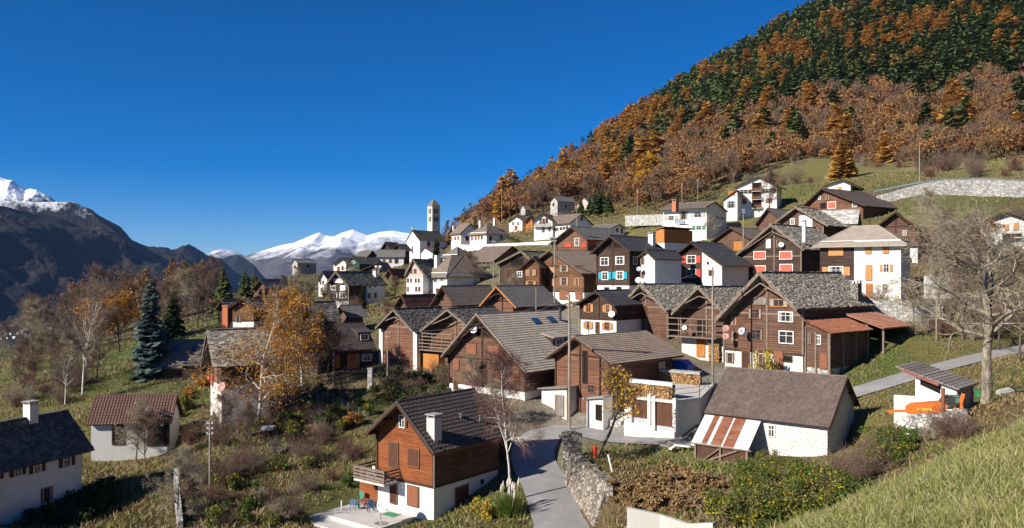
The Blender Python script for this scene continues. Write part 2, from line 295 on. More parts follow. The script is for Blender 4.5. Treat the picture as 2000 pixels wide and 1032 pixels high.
# foreground
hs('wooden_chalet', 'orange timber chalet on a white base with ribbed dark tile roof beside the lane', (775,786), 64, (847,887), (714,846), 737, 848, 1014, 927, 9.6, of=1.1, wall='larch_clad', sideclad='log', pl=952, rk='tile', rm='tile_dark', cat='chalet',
   w=[(786,823,9,22,'bo'),(769,889,17,48,'bc'),(808,894,20,33,'bc'),(807,969,19,36,'rb'),(769,962,11,40,'db'),(903,894,22,31,'bc','r'),(902,970,22,38,'bc','r'),(941,941,4,7,'dk','r')])
hs('stone_barn', 'low white barn with brown corrugated sheet roof behind the brambles', (1655,737), 64.5, (1679,792), (1620,835), 1616, 1668, 898, 1418, None, 50, of=.35, orr=.3, wall='whitestone', rk='corr', rm='corr_brown', cat='barn', w=[(1507,842,11,21,'w','l')])
hs('white_house', 'shaded white house at lower left with dark slate roof and brown shutters', (130,803), 72, (183,880), None, None, 160, 962, None, 15, -20, of=.5, orr=.7, rear=True, wall='white', rk='slate', rm='slate_dark',
   w=[(130,901,13,21,'bo','r'),(72,913,13,21,'bo','r'),(34,919,13,21,'bo','r'),(-10,928,13,21,'bo','r'),(91,966,18,24,'b','r')])
hs('garden_shed', 'long shed with red-brown tile roof on the shaded lawn', (346,770), 88, None, (349,826), None, None, 892, 186, None, 100, sidew=2.8, of=.3, orr=.3, wall='greyplaster', rk='tile', rm='tile_red', cat='shed',
   w=[(231,848,21,38,'dk','l'),(310,848,40,42,'dk','l'),(270,832,12,18,'dk','l')])
hs('cottage', 'cottage with plain grey-brown roof and two skylights behind the blue spruce', (400,664), 114, None, (405,719), None, None, 745, 300, None, 98, sidew=3.4, of=.4, wall='log', rk='flat', rm='tile_brown')
hs('farmhouse', 'narrow farmhouse with stone slab roof and red shutters beside the golden birch', (404,646), 88, (417,718), (392,716), 405, 432, 792, None, 6.5, -60, of=1.0, wall='log_black', pl=752, pm='white_dirty', rk='slate', rm='slate',
   w=[(408,733,3,17,'rr'),(415,741,3,20,'rr'),(423,735,3,24,'rc')])
hs('wooden_chalet', 'dark chalet with ribbed tile roof and a dormer right of the golden birch', (590,636), 108, (613,689), None, None, 621, 724, 711, 9.2, wall='log_black', rk='tile', rm='tile_dark', cat='chalet',
   w=[(690,706,22,26,'do','r'),(716,699,17,11,'w','r'),(657,706,10,24,'do','r')])
hs('hay_barn', 'old barn with sagging stone slab roof behind the dormer chalet', (600,591), 127, (613,630), None, None, 618, None, 654, None, -55, wall='log_black', rk='slate', rm='slate_dark', cat='barn')
hs('garden_shed', 'little shed with smooth grey roof behind the dormer chalet', (664,597), 132, (681,621), None, None, 681, None, None, 4, -45, wall='log', cat='shed')
# centre
hs('hay_barn', 'log barn between white corner pillars with dark slab roof and lean-to porch', (768,604), 108, (807,648), (733,640), 743, 812, 718, 860, 9, of=1.0, wall='log_red', rk='slate', rm='slate_dark', cat='barn', pillars=1)
hs('hay_barn', 'log barn with pole-railed balcony and pale timber shed below it', (873,604), 103, (910,634), (814,651), 829, 906, 722, 964, 9, of=1.6, wall='log_warm', rk='slate', rm='slate_dark', cat='barn')
hs('wooden_chalet', 'large brown chalet with pale ribbed roof and two blue skylights', (930,615), 88, (1026,729), (861,698), 877, 1025, 764, 1092, 15, of=1.0, wall='log', pl=766, rk='tile', rm='tile_pale', cat='chalet',
   w=[(921,682,17,18,'rb'),(964,687,19,20,'rb'),(892,712,9,18,'rb'),(921,717,17,18,'rb'),(964,722,17,18,'rb'),(1008,733,11,18,'rb'),(940,648,36,16,'dk'),(890,751,6,17,'db'),(881,742,3,9,'dk')])
hs('wooden_chalet', 'reddish brown chalet with brown tile roof behind the crooked yellow-leaved tree', (1122,658), 83, (1197,712), (1065,699), 1086, 1190, 806, 1262, 12.5, of=.9, wall='log_red', rk='tile', rm='tile_brown', cat='chalet', w=[(1143,717,8,62,'dk'),(1155,760,12,14,'b'),(1292,715,9,12,'w','r')])
hs('wooden_chalet', 'small dark chalet with white ground floor and open orange shutters', (1163,568), 103, (1199,597), (1122,595), 1134, 1205, 655, 1229, 8, wall='log_black', pl=625, rk='flat', rm='blue_slate', cat='chalet',
   w=[(1150,602,8,15,'oq'),(1187,603,8,14,'oq'),(1149,635,8,13,'oq'),(1186,637,9,14,'oq'),(1167,640,6,20,'db')])
hs('hay_barn', 'plain log barn with an arched door and mossy slab roof', (1250,556), 105, (1301,607), (1206,604), 1217, 1305, 650, 1355, 12, of=1.3, wall='log', rk='slate', rm='slate', cat='barn', w=[(1259,611,10,26,'db'),(1226,640,12,16,'dk')])
hs('hay_barn', 'log barn with cluttered balcony above white arch and firewood stack', (1363,561), 96, (1408,605), (1311,613), 1316, 1413, 706, 1450, 10, of=1.9, wall='log', pl=659, pm='white_dirty', rk='slate', rm='slate', cat='barn', w=[(1369,679,14,34,'do'),(1372,640,18,28,'dk'),(1398,690,20,34,'dk')])
hs('log_farmhouse', 'biggest log farmhouse with wide stone slab roof above the white cellar wall', (1483,533), 85, (1556,605), (1394,629), 1415, 1571, 735, 1640, 17, of=1.5, wall='log', pl=694, pm='whitestone', rk='slate', rm='slate', cat='farmhouse',
   w=[(1475,613,22,18,'b'),(1535,619,26,17,'w'),(1434,627,8,14,'o'),(1477,654,22,19,'b'),(1536,659,26,22,'w'),(1435,658,8,16,'o'),(1457,706,13,40,'db'),(1521,706,15,38,'dr'),(1426,699,13,16,'b'),(1539,701,14,9,'dk'),(1486,704,10,22,'b'),(1521,592,32,12,'o'),(1486,588,24,12,'dg')])
# middle rows
hs('wooden_chalet', 'long brown chalet with orange window frames and a red dish on its gable', (1073,489), 128, (1136,535), (1042,512), 1056, 1141, 597, 1163, 11, wall='log_warm', pl=570, rk='tile', rm='tile_brown', cat='chalet',
   w=[(1070,529,12,13,'oq'),(1102,525,15,11,'o'),(1070,552,12,14,'oq'),(1102,550,15,14,'o'),(1127,551,8,12,'o'),(1102,577,17,15,'rb'),(1131,577,12,14,'rb')])
hs('wooden_chalet', 'dark tall chalet with turquoise open shutters on its lower row', (1190,460), 118, (1230,490), (1152,495), 1166, 1229, 568, 1268, 11, of=.9, wall='log_black', pl=558, rk='flat', rm='blue_slate', cat='chalet',
   w=[(1181,511,15,14,'w'),(1211,509,16,15,'w'),(1182,539,11,14,'tq'),(1211,538,13,14,'tq'),(1190,478,46,10,'dk'),(1185,564,7,3,'dk'),(1209,563,7,3,'dk'),(1240,509,7,13,'w','r')])
hs('white_house', 'narrow white annex joined to the right of the turquoise-shuttered chalet', (1262,489), 114, (1279,506), (1247,500), 1251, 1279, 568, 1302, 7, -48, of=.4, wall='white', rk='flat', rm='blue_slate', w=[(1255,510,6,11,'b'),(1255,537,7,11,'b')])
hs('wooden_chalet', 'half timber half cream chalet with bright red open shutters', (1349,473), 128, (1414,519), (1318,497), 1328, 1410, 562, 1411, 9.5, of=.9, wall='cream', rk='flat', rm='blue_slate', cat='chalet', clad=(1328,1371),
   w=[(1351,507,17,14,'ro'),(1351,534,17,15,'ro'),(1389,533,8,9,'b'),(1383,514,2,4,'dk'),(1350,485,26,9,'dk')])
hs('wooden_chalet', 'dark log chalet with closed red shutters and a slab roof', (1506,439), 127, (1570,488), (1407,524), 1416, 1565, 575, 1592, 14, of=1.0, wall='log_black', rk='slate', rm='slate', cat='chalet',
   w=[(1484,499,22,14,'rc'),(1535,499,23,14,'rc'),(1484,527,22,15,'rc'),(1536,525,24,16,'rc'),(1501,476,7,16,'bf'),(1521,476,7,14,'b'),(1449,530,9,10,'w'),(1439,531,7,9,'w'),(1439,523,36,12,'dk')])
hs('hay_barn', 'timber barn with dark roof below the white house with a blue balcony', (1426,444), 157, (1467,467), (1387,472), 1396, 1464, 497, 1481, 10, wall='log', rk='flat', rm='tile_brown', cat='barn', w=[(1442,481,15,16,'do')])
hs('hay_barn', 'brown barn behind the log chalets with smooth grey roof', (1498,407), 165, (1527,431), (1473,440), 1480, 1523, None, 1545, 9, wall='log', rk='flat', rm='grey_roof', cat='barn')
hs('hay_barn', 'log barn with white gable panel and slim white chimney', (1553,405), 145, (1617,441), (1513,435), 1524, 1608, 478, 1597, 9, of=1.0, wall='log', rk='slate', rm='slate', cat='barn', w=[(1591,453,13,14,'o'),(1548,433,7,10,'w'),(1574,440,24,36,'bf')])
hs('log_farmhouse', 'broad brown farmhouse with long russet roof below the upper road', (1604,368), 166, (1690,402), (1568,402), 1581, 1686, 446, 1690, 16, of=1.0, wall='log_red', rk='flat', rm='corr_brown', cat='farmhouse', w=[(1601,386,4,8,'w'),(1616,386,6,9,'b'),(1625,401,15,12,'rc'),(1608,402,10,10,'dk'),(1669,400,7,8,'w')])
hs('hay_barn', 'low barn with pale weathered slab roof in front of the russet farmhouse', (1679,410), 150, None, (1675,438), 1669, None, 462, 1588, None, 62, of=.5, wall='log', rk='slate', rm='flat_stone', cat='barn', w=[(1630,449,14,9,'w','l')])
hs('hay_barn', 'barn on white stone footing right of the pale orange-shuttered house', (1748,414), 132, (1829,474), (1710,443), 1721, 1793, 507, None, 9, -31, of=.9, wall='log', pl=481, pm='whitestone', rk='flat', rm='slate_dark', cat='barn', w=[(1767,455,6,9,'w'),(1800,465,20,9,'dk')])
hs('white_house', 'white house with blue balcony and brown roof below the forest', (1398,394), 206, (1423,414), (1378,405), 1380, 1420, 472, 1308, 12.7, of=.5, wall='white', rk='flat', rm='tile_brown', w=[(1311,426,12,9,'po','l'),(1335,421,14,14,'b','l'),(1363,420,13,9,'po','l'),(1311,447,12,7,'b','l'),(1365,445,12,8,'go','l'),(1402,422,4,9,'b'),(1411,424,5,8,'b')])
hs('white_house', 'tall white house with stacked brown balconies on its gable', (1480,345), 221, (1530,367), (1433,366), 1439, 1517, 428, None, 10, -27, of=.8, wall='white', rk='flat', rm='tile_brown', w=[(1453,375,15,8,'bo'),(1502,373,13,8,'bo'),(1454,394,7,8,'rb'),(1502,392,9,8,'rb'),(1478,366,17,17,'dk'),(1478,382,17,14,'dk'),(1478,399,17,14,'dk'),(1455,417,20,12,'bf')])
hs('white_house', 'low white annex with glazed porch left of the balconied house', (1437,372), 218, (1449,381), (1411,391), 1414, 1440, 428, None, 7, -27, of=.4, wall='white', rk='flat', rm='tile_brown', w=[(1428,400,18,13,'w'),(1429,378,12,8,'do')])
hs('white_house', 'small white house with dark roof beneath the orange larch', (1644,351), 192, (1678,366), (1606,363), 1613, 1661, 378, None, 9, -38, of=.8, wall='white', rk='flat', rm='tile_brown', w=[(1640,369,6,6,'oc')])
hs('stone_house', 'white stone house with orange shutters behind the big bare tree', (1968,414), 140, (2032,434), (1912,432), 1917, 2026, 498, None, 9, -29, of=.9, wall='whitestone', rk='flat', rm='tile_brown', w=[(1941,444,7,12,'oc'),(1966,445,7,10,'oc'),(1985,443,8,13,'oc'),(1960,490,10,14,'rc'),(1975,489,22,14,'sh') if 0 else (1980,489,20,13,'rb'),(1976,461,34,6,'dk')])
# upper left rows
hs('wooden_chalet', 'brown chalet with red ground floor shutters and twin flue pipes', (1114,443), 172, (1146,468), (1070,478), 1088, 1148, 487, 1198, 14, of=1.2, wall='log_red', rk='flat', rm='grey_roof', cat='chalet', w=[(1110,479,12,7,'rr'),(1141,479,7,8,'rr'),(1127,473,8,14,'w'),(1156,473,14,14,'rr','r')])
hs('hay_barn', 'broad brown barn with low grey roof above the hipped white house', (1001,481), 200, (1041,508), (962,512), 970, 1034, 530, 944, 9, of=.7, wall='log_red', rk='flat', rm='tile_brown', cat='barn', w=[(935,512,8,7,'o','l'),(1005,505,20,14,'dk')])
hs('hay_barn', 'dark cluttered barn with mossy roof left of the orange-windowed chalet', (1017,491), 152, (1043,513), (966,517), 976, 1036, 560, None, 8, -38, wall='log_black', rk='slate', rm='slate_moss', cat='barn', w=[(1010,512,24,14,'dk'),(995,535,14,18,'db'),(1015,536,9,10,'w')])
hs('wooden_chalet', 'lower brown wing with orange shutters left of the long chalet', (1040,502), 127, (1062,522), (1010,527), 1024, 1054, 590, 1056, 6, None, of=.5, wall='log_warm', pl=568, rk='flat', rm='tile_brown', cat='chalet', w=[(1037,533,9,12,'oq'),(1037,556,9,13,'oq')])
hs('white_house', 'white gabled house with pinkish attic left of the hipped house', (806,507), 163, (829,538), (790,539), 792, 826, 577, 850, 8, of=.5, wall='white', rk='slate', rm='slate_moss', attic=541, w=[(803,530,5,8,'b'),(811,530,5,8,'b'),(797,548,3,7,'b'),(803,548,3,7,'b'),(812,548,3,7,'b'),(818,548,3,7,'b'),(813,565,3,8,'b'),(819,565,3,8,'b'),(797,565,3,8,'b')])
hs('log_farmhouse', 'dark farmhouse with white painted window surrounds and slab roof', (655,531), 167, (680,559), (638,553), 643, 681, 600, 733, 13, of=1.0, wall='log_black', pl=587, rk='slate', rm='slate_dark', cat='farmhouse', w=[(657,548,8,7,'bf'),(666,549,7,7,'bf'),(651,563,10,9,'bf'),(670,563,9,9,'bf'),(652,577,12,8,'w'),(670,577,12,9,'w')], whiteback=(714,748))
hs('white_house', 'narrow white house with grey roof behind the dark farmhouse', (629,530), 188, (641,547), (620,549), 622, 639, 578, 656, 8, of=.3, wall='white', rk='flat', rm='grey_roof', w=[(626,552,2,7,'b'),(631,552,2,7,'b'),(628,566,3,6,'b')])
hs('wooden_chalet', 'dark green chalet with pale green window frames and dark roof', (687,502), 232, (703,516), (678,516), 679, 702, 531, 737, 10, of=.4, wall='green_wood', rk='flat', rm='blue_slate', cat='chalet', w=[(687,513,9,5,'go'),(687,527,9,5,'go')])
hs('white_house', 'cream house with brown gable roof left of the green chalet', (664,504), 238, (681,515), (648,516), 651, 676, 531, 690, 8, of=.8, wall='cream', rk='flat', rm='tile_brown', w=[(661,526,4,9,'rb'),(669,524,3,7,'b')])
hs('garden_shed', 'open shed with brown mono roof in front of the green chalet', (737,513), 222, (748,531), (697,531), 706, 742, 534, None, 6, -20, wall='log', rk='flat', rm='tile_brown', cat='shed', w=[(722,530,26,8,'dk')])
hs('hay_barn', 'rusty red sheet roofed barn in the middle of the village', (783,577), 126, (796,603), (765,603), None, 800, None, 849, 8, wall='log', rk='corr', rm='rust', cat='barn')
hs('hay_barn', 'brown roofed barn between the rusty roof and the orange-edged gable', (862,559), 122, (889,597), (839,597), 846, 884, None, 957, 11, of=.9, wall='log', rk='flat', rm='tile_brown', cat='barn', w=[(864,580,4,12,'dk')])
hs('hay_barn', 'barn with fresh orange bargeboards and grey fibre roof', (969,559), 113, (1008,600), (936,597), 945, 1003, None, 1060, 10, of=1.3, wall='log_red', rk='flat', rm='grey_roof', cat='barn', barge='board_orange')
hs('hay_barn', 'small barn with rust-red roof uphill of the pink-gabled house', (759,526), 200, (768,541), (750,541), 752, 766, None, 790, 7, wall='log', rk='corr', rm='rust', cat='barn')
hs('church', 'white village church with plain gable front and brown tiled nave roof', (804.7,450), 282, (820,470), (793,471), 793.5, 820, 520, 858, 14, of=.15, orr=.1, wall='white', rk='flat', rm='slate_moss', cat='church', w=[(805.5,488,2.2,13,'b'),(837,477,5,9,'b','r'),(856,478,4,9,'b','r')])
hs('chapel_annex', 'low white sacristy with brown roof against the church side', (829,484), 276, (845,494), (821,494), 822, 846, 510, None, 8, -38, of=.2, wall='white', rk='flat', rm='tile_brown', cat='annex')
hs('white_house', 'white house with shaded gable directly right of the church', (920,436), 272, (941,460), (898,457), 900, 936, 479, 898, 9, of=.8, wall='white', rk='flat', rm='tile_brown', w=[(882,467,3,6,'rb','l'),(889,466,3,6,'rb','l'),(895,465,3,6,'rb','l'),(912,466,5,7,'b')])
hs('white_house', 'small white house with brown roof high above the church terrace', (1007,422), 290, (1022,432), (992,433), 994, 1020, 450, 1027, 7, of=.6, wall='white', rk='flat', rm='tile_brown', w=[(1002,437,3,5,'b'),(1008,445,5,7,'rb'),(1012,437,3,5,'b')])
hs('garden_shed', 'tiny shed with orange gable beside the small white house', (1035,421), 286, (1042,432), (1024,434), 1027, 1041, 446, None, 5, -15, wall='board_orange', rk='flat', rm='tile_brown', cat='shed')
hs('white_house', 'big white house with a dark wooden balcony across its gable', (1057,417), 240, (1086,436), (1038,432), 1043, 1079, 466, None, 11, -22, of=.9, wall='white', rk='flat', rm='tile_brown', w=[(1056,432,4,9,'b'),(1062,432,4,9,'b'),(1068,431,4,9,'b'),(1061,449,5,9,'b'),(1073,448,4,7,'b')])
hs('white_house', 'long white wing with shaded grey gable joined to the balconied white house', (1136,418), 238, (1161,440), (1112,436), 1114, 1156, 466, 1084, None, 42, of=.6, wall='white', rk='flat', rm='tile_brown', w=[(1083,448,4,5,'b','l'),(1089,448,4,5,'b','l'),(1096,447,4,5,'b','l'),(1102,446,4,5,'b','l'),(1108,445,4,5,'b','l'),(1136,428,4,7,'b')])
hs('white_house', 'low white house with shallow grey roof right of the long wing', (1210,438), 230, (1224,447), (1192,447), 1194, 1221, 468, 1160, None, 45, of=.5, wall='white', rk='flat', rm='grey_roof', w=[(1205,450,4,8,'b'),(1214,451,4,8,'b')])
hs('stone_house', 'grey stone house with slate roof high at the forest edge', (1081,383), 325, (1089,393), (1072,394), 1074, 1089, 415, 1118, 10, of=.6, wall='paleStone', rk='flat', rm='grey_roof', w=[(1081,400,3,6,'b'),(1105,404,3,6,'b','r')])
hs('hay_barn', 'faded pink barn beside the grey stone house at forest edge', (1139,385), 322, (1152,397), (1126,398), 1128, 1151, 413, 1160, 7, of=.5, wall='pink', rk='flat', rm='grey_roof', cat='barn')
hs('stone_hut', 'tiny pale stone hut among bare trees above the village', (1021,400), 345, (1027,410), (1015,410), 1017, 1026, 413, 1036, 5, of=.2, wall='paleStone', rk='flat', rm='flat_stone', cat='hut')
hs('white_house', 'long grey-roofed house with pale walls left of the church', (792,489), 252, None, (795,503), None, None, 517, 737, None, 96, sidew=3.6, of=.5, wall='white', rk='flat', rm='grey_roof', w=[(750,510,4,6,'b','l'),(762,510,4,6,'b','l'),(774,510,6,8,'db','l')])
hs('hay_barn', 'dark barn with green-grey roof between green chalet and church', (728,490), 262, (737,501), (717,502), 719, 735, None, 703, None, 40, wall='log_black', rk='flat', rm='slate_moss', cat='barn')
hs('hay_barn', 'leftmost of two old slab-roofed barns left of the church', (752,473), 268, (763,488), (742,488), 745, 760, None, 776, 7, wall='log_black', rk='flat', rm='slate', cat='barn')
hs('hay_barn', 'slab-roofed barn touching the white church front', (775,477), 264, (787,490), (764,490), 767, 784, None, 795, 6, wall='log_black', rk='flat', rm='slate', cat='barn')
hs('stone_house', 'distant pale stone house at the far left edge of the village', (575,506), 300, (582,514), (569,515), 571, 581, 533, 614, 10, of=.2, wall='paleStone', rk='flat', rm='flat_stone', w=[(576,522,3,5,'dk'),(602,520,4,4,'dk','r')])
hs('white_house', 'low house with an orange brick chimney stack behind the birch', (473,583), 152, (500,601), (446,601), 451, 496, 640, None, 8, -5, of=.7, wall='log_warm', pl=627, rk='flat', rm='tile_brown', w=[(465,622,9,12,'b')])
hs('garden_shed', 'dark shed with flat grey roof left of the orange chimney stack', (432,586), 156, (444,604), (420,604), 424, 440, 634, None, 6, -30, wall='log_black', rk='flat', rm='grey_roof', cat='shed')
hs('wooden_chalet', 'half hidden brown chalet with pale bargeboards behind the golden birch', (507,546), 192, (520,562), (491,566), 495, 517, None, 562, 10, of=.8, wall='log', rk='flat', rm='grey_roof', cat='chalet')
hs('garden_shed', 'small red hut among bare trees at the left village edge', (416,570), 215, (427,580), (404,581), 406, 425, 588, None, 6, -10, wall='log_red', rk='flat', rm='tile_brown', cat='shed')
MDEF['towerstone'] = m_plaster((.58,.54,.47), .5, (.36,.33,.29), 1.2)
MDEF['green_wood'] = m_wood((.02,.06,.035), (.04,.11,.065), .2)

def solve(S):
    d = S['d']; A = at(*S['ap'], d); y = S['yaw']; q = (S['pr'] - 1000) / F if S['pr'] is not None else None
    if y is not None: y = R(y)
    if y is None:
        k = (q * A.y - A.x) / S['L']; y = math.asin(max(-1, min(1, -k / math.hypot(1, q)))) - math.atan(q)
    elif S['L'] is None:
        S['L'] = (A.x - q * A.y) / (math.sin(y) + q * math.cos(y))
    n = Vector((math.sin(y), -math.cos(y), 0)); m = -n; e = Vector((math.cos(y), math.sin(y), 0)); L = S['L']
    loc = lambda P: ((P - A).dot(e), P.z)
    ur = ul = None
    if S['tr']: ur = loc(onplane(*S['tr'], A, n))
    if S.get('sidew'):
        Q = A - e * S['sidew']; ul = (-S['sidew'], -(S['tl'][1] - HY) / F * Q.y)
    elif S['tl']: ul = loc(onplane(*S['tl'], A, n))
    if ur is None: ur = (-ul[0], ul[1])
    if ul is None: ul = (-ur[0], ur[1])
    fo = S['orr'] if S['rear'] else S['of']
    FP = A + (-m if S['rear'] else m) * fo
    wl = (onplane(S['wl'], S['ap'][1], FP, n) - A).dot(e) if S['wl'] is not None else None
    wr = (onplane(S['wr'], S['ap'][1], FP, n) - A).dot(e) if S['wr'] is not None else None
    if S.get('sidew'): wl, wr = -S['sidew'] + .5, S['sidew'] - .5
    if wl is None: wl = -wr
    if wr is None: wr = -wl
    wl = max(wl, ul[0] + .15); wr = min(wr, ur[0] - .15)
    zb = None
    if S['yb'] is not None:
        zb = -(S['yb'] - HY) / F * (A - e * (S['sidew'] - .5)).y if S.get('sidew') else onplane(((S['wl'] if S['wl'] is not None else S['wr']) + (S['wr'] if S['wr'] is not None else S['wl'])) / 2, S['yb'], FP, n).z
    if S['rear']: A = A - m * L
    S.update(A=A, y=y, nn=n, m=m, e=e, ul=ul, ur=ur, uwl=wl, uwr=wr, zb=zb)
for S in H: solve(S)
# hipped houses: near corner pixel, distance, yaw of the left front, widths
HIP = [
 dict(n='white_house', lab='broad white house with hipped grey roof in the village middle', c=(873,577), d=160, yaw=-50, Wd=7.5, L=10.6, ye=535, ya=499, wall='white', rm='tile_brown', rl=3.0, ov=.7,
   w=[(838,547,5,9,'po'),(852,546,6,9,'po'),(863,545,5,9,'po'),(838,569,6,9,'po'),(855,568,5,8,'b'),(941,545,7,9,'rb','r'),(905,560,4,7,'b','r')]),
 dict(n='white_house', lab='half timber half white house with hipped roof and pale orange shutters', c=(1759.5,586), d=111, yaw=-35, Wd=10.7, L=7.5, ye=472, ya=442, wall='white', rm='tile_pale', rl=3.4, ov=.9, clad=(1595,1668),
   w=[(1633,491,27,16,'oc'),(1633,530,26,17,'oo'),(1696,487,10,17,'oc'),(1730,486,11,17,'oc'),(1697,533,11,28,'oc'),(1731,524,11,15,'oo'),(1698,568,11,26,'do'),(1729,562,10,13,'w')]),
 dict(n='white_house', lab='white hipped house on the white terrace above the church', c=(950,478), d=260, yaw=-45, Wd=8, L=10, ye=455, ya=437, wall='white', rm='tile_brown', rl=2.0, ov=.6,
   w=[(922,466,3,7,'rb'),(929,465,3,7,'rb'),(935,464,3,7,'rb'),(941,464,3,7,'b'),(958,466,4,8,'b','r'),(979,464,4,7,'b','r')]),
 dict(n='stone_hut', lab='small pavilion with steep grey pyramid roof below the church terrace', c=(893,512), d=186, yaw=-40, Wd=4.8, L=5.2, ye=499, ya=483, wall='white_dirty', rm='grey_roof', rl=.2, ov=.5, w=[], cat='hut'),
]
for S in HIP:
    C = at(*S['c'], S['d']); y = R(S['yaw']); S['C'] = C; S['y'] = y
    S['nn'] = Vector((math.sin(y), -math.cos(y), 0)); S['e'] = Vector((math.cos(y), math.sin(y), 0)); S['zb'] = C.z
# ---------------------------------------------------------------- terrain from measured ground points
GP = [(1100,1032,57),(1075,960,64),(1050,880,73),(1060,838,80),(1000,1000,60.5),(950,1010,61),(1200,858,76),(1300,862,72),(1350,866,70),(1690,762,76),(1800,728,79),(1950,690,82),(2000,680,84),(2150,655,88),
 (1370,742,87),(1440,738,90),(1300,740,88),(1490,892,63.5),(1700,800,65),(1740,870,55),(1870,802,51.5),(1770,846,48.4),(1885,842,47.2),(1765,815,53),(1920,790,52),(1980,770,54),(1250,905,68),(1300,925,63),(1215,975,57),(1350,1032,47),(1500,1010,46),(1640,945,48),(1720,905,50),(1385,955,59.5),(1450,965,57.5),(1340,930,62),
 (720,1024,64.5),(665,1035,65),(690,985,69),(560,900,78),(450,1000,66),(500,800,92),(650,765,98),(400,1032,62),(700,870,80),(760,770,95),(560,1032,61),(640,960,69),(350,960,70),(200,920,82),(100,1032,66),(240,990,70),(300,900,84),(20,1032,62),(-150,1032,60),
 (230,720,116),(330,745,104),(60,770,108),(0,745,130),(100,690,165),(-200,760,130),(240,680,150),(0,705,200),(-200,720,210),(300,640,190),(400,622,180),(430,642,150),(150,640,230),(560,640,150),(640,612,165),(700,602,160),(780,592,180),(600,548,270),(700,540,240),
 (1190,870,74),(1130,888,68.5),(1150,908,65),(1195,942,59),(1125,886,67),(1147,908,63.5),(1170,928,61),(1205,955,58),(1015,776,85),(960,776,88),(1105,1000,58.5),(1080,905,70),
 (1640,374,196),(1720,388,176),(1800,372,172),(2000,386,165),(2150,385,165),(1900,455,146),(1830,430,155),(1700,345,232),(1900,325,242),(1560,366,242),(1460,400,250),(1270,437,232),(1200,427,262),(1340,415,262),(1050,428,300),(1100,414,332),(1180,418,300),(900,446,305),(850,478,296),(1650,420,160),(1560,470,145),(1480,480,145),
 (1800,605,106),(1900,600,100),(1850,640,96),(1960,560,118),(1720,640,92),(1760,660,88),(2000,600,105),(2100,600,105),(1700,720,82),
 (1000,400,430),(1300,375,340),(1300,345,410),(1600,315,330),(2000,295,305),(2200,280,320),(1300,288,600),(1600,208,520),(1800,190,500),(2000,165,480),(2300,120,480),(1590,28,900),(1250,232,860),(1100,338,860),(1000,392,860),(920,425,900),(1400,140,880),(2000,-200,860),(2400,-380,860),(1590,60,1080),(1250,260,1080),(1000,410,1080),(2000,-150,1080),
 (800,560,330),(700,575,400),(800,610,700),(600,640,520),(450,640,330),(300,700,320),(100,820,320),(-200,900,320),(300,760,500),(0,950,500),(600,680,900),(300,800,900),(0,950,900),
 (0,1032,-20)]
G = [tuple(at(*p)) for p in GP if p[2] > 0]
for S in H:
    if S['zb'] is not None:
        c = S['A'] + S['m'] * (S['L'] - S['orr'] if S['rear'] else S['of']); c = c + S['e'] * (S['uwl'] + S['uwr']) / 2
        G.append((c.x, c.y, S['zb'] - .1))
for S in HIP: G.append((S['C'].x, S['C'].y, S['C'].z - .1))
G = np.array(G)
# the steep meadow under the photographer
near = [(x, y, -1.75 + .19*x - .235*y) for x in (-4, 0, 4, 8, 12) for y in (0, 5, 9)]
near += [(4.6,13,-4.05),(7.2,16,-4.2),(10.9,20,-4.2),(17.2,27,-4.3),(26,36,-4.2),(-3,13,-6),(-10,15,-9.5),(-12,4,-5.6),(-25,8,-11),(-30,30,-18),(10,30,-11.8),(16,36,-12.2),(23,39,-10.4),(4,24,-11),(8,36,-13),(0,32,-14),(-12,38,-18),(30,42,-6.6),(36,30,-1.5),(30,20,.8),(40,50,-6.5),(20,8,.6),(50,60,-6),(60,40,1.5),(80,70,2),(-60,40,-20)]
G = np.vstack([G, near])
def fit():
    P = G[:, :2]; n = len(P); D = np.linalg.norm(P[:, None] - P[None], axis=2)
    Amat = np.zeros((n+3, n+3)); Amat[:n, :n] = D + np.eye(n) * -1.2
    Amat[:n, n] = 1; Amat[:n, n+1:] = P; Amat[n, :n] = 1; Amat[n+1:, :n] = P.T
    return np.linalg.solve(Amat, np.concatenate([G[:, 2], [0,0,0]]))
CO = fit()
def terr0(x, y):
    x = np.atleast_1d(np.asarray(x, float)); y = np.atleast_1d(np.asarray(y, float)); out = np.empty(len(x)); n = len(G)
    for i in range(0, len(x), 20000):
        s = slice(i, i+20000); D = np.hypot(x[s, None] - G[None, :, 0], y[s, None] - G[None, :, 1])
        out[s] = D @ CO[:n] + CO[n] + CO[n+1]*x[s] + CO[n+2]*y[s]
    return out
ROADS = []      # (centre line points Nx3, half width)
def smooth_line(pts, step=1.0):
    P = np.array([tuple(p) for p in pts]); out = []
    for i in range(len(P)-1):
        p0, p1, p2, p3 = P[max(i-1,0)], P[i], P[i+1], P[min(i+2, len(P)-1)]
        k = max(2, int(np.linalg.norm(p2-p1)/step))
        for t in np.linspace(0, 1, k, endpoint=False):
            out.append(.5*((2*p1) + (-p0+p2)*t + (2*p0-5*p1+4*p2-p3)*t*t + (-p0+3*p1-3*p2+p3)*t**3))
    out.append(P[-1]); return np.array(out)
ROADS.append((smooth_line([at(1102,1075,53), at(1097,1032,57.5), at(1072,960,64.5), at(1040,890,73), at(1066,846,79), at(1120,838,80), at(1200,856,76), at(1290,862,72.5), at(1360,868,69.5)]), 2.0))
ROADS.append((smooth_line([at(1470,770,80), at(1600,782,76), at(1690,760,76.5), at(1790,730,79), at(1880,706,81), at(1950,690,82.5), at(2050,672,85), at(2200,650,88)]), 1.5))
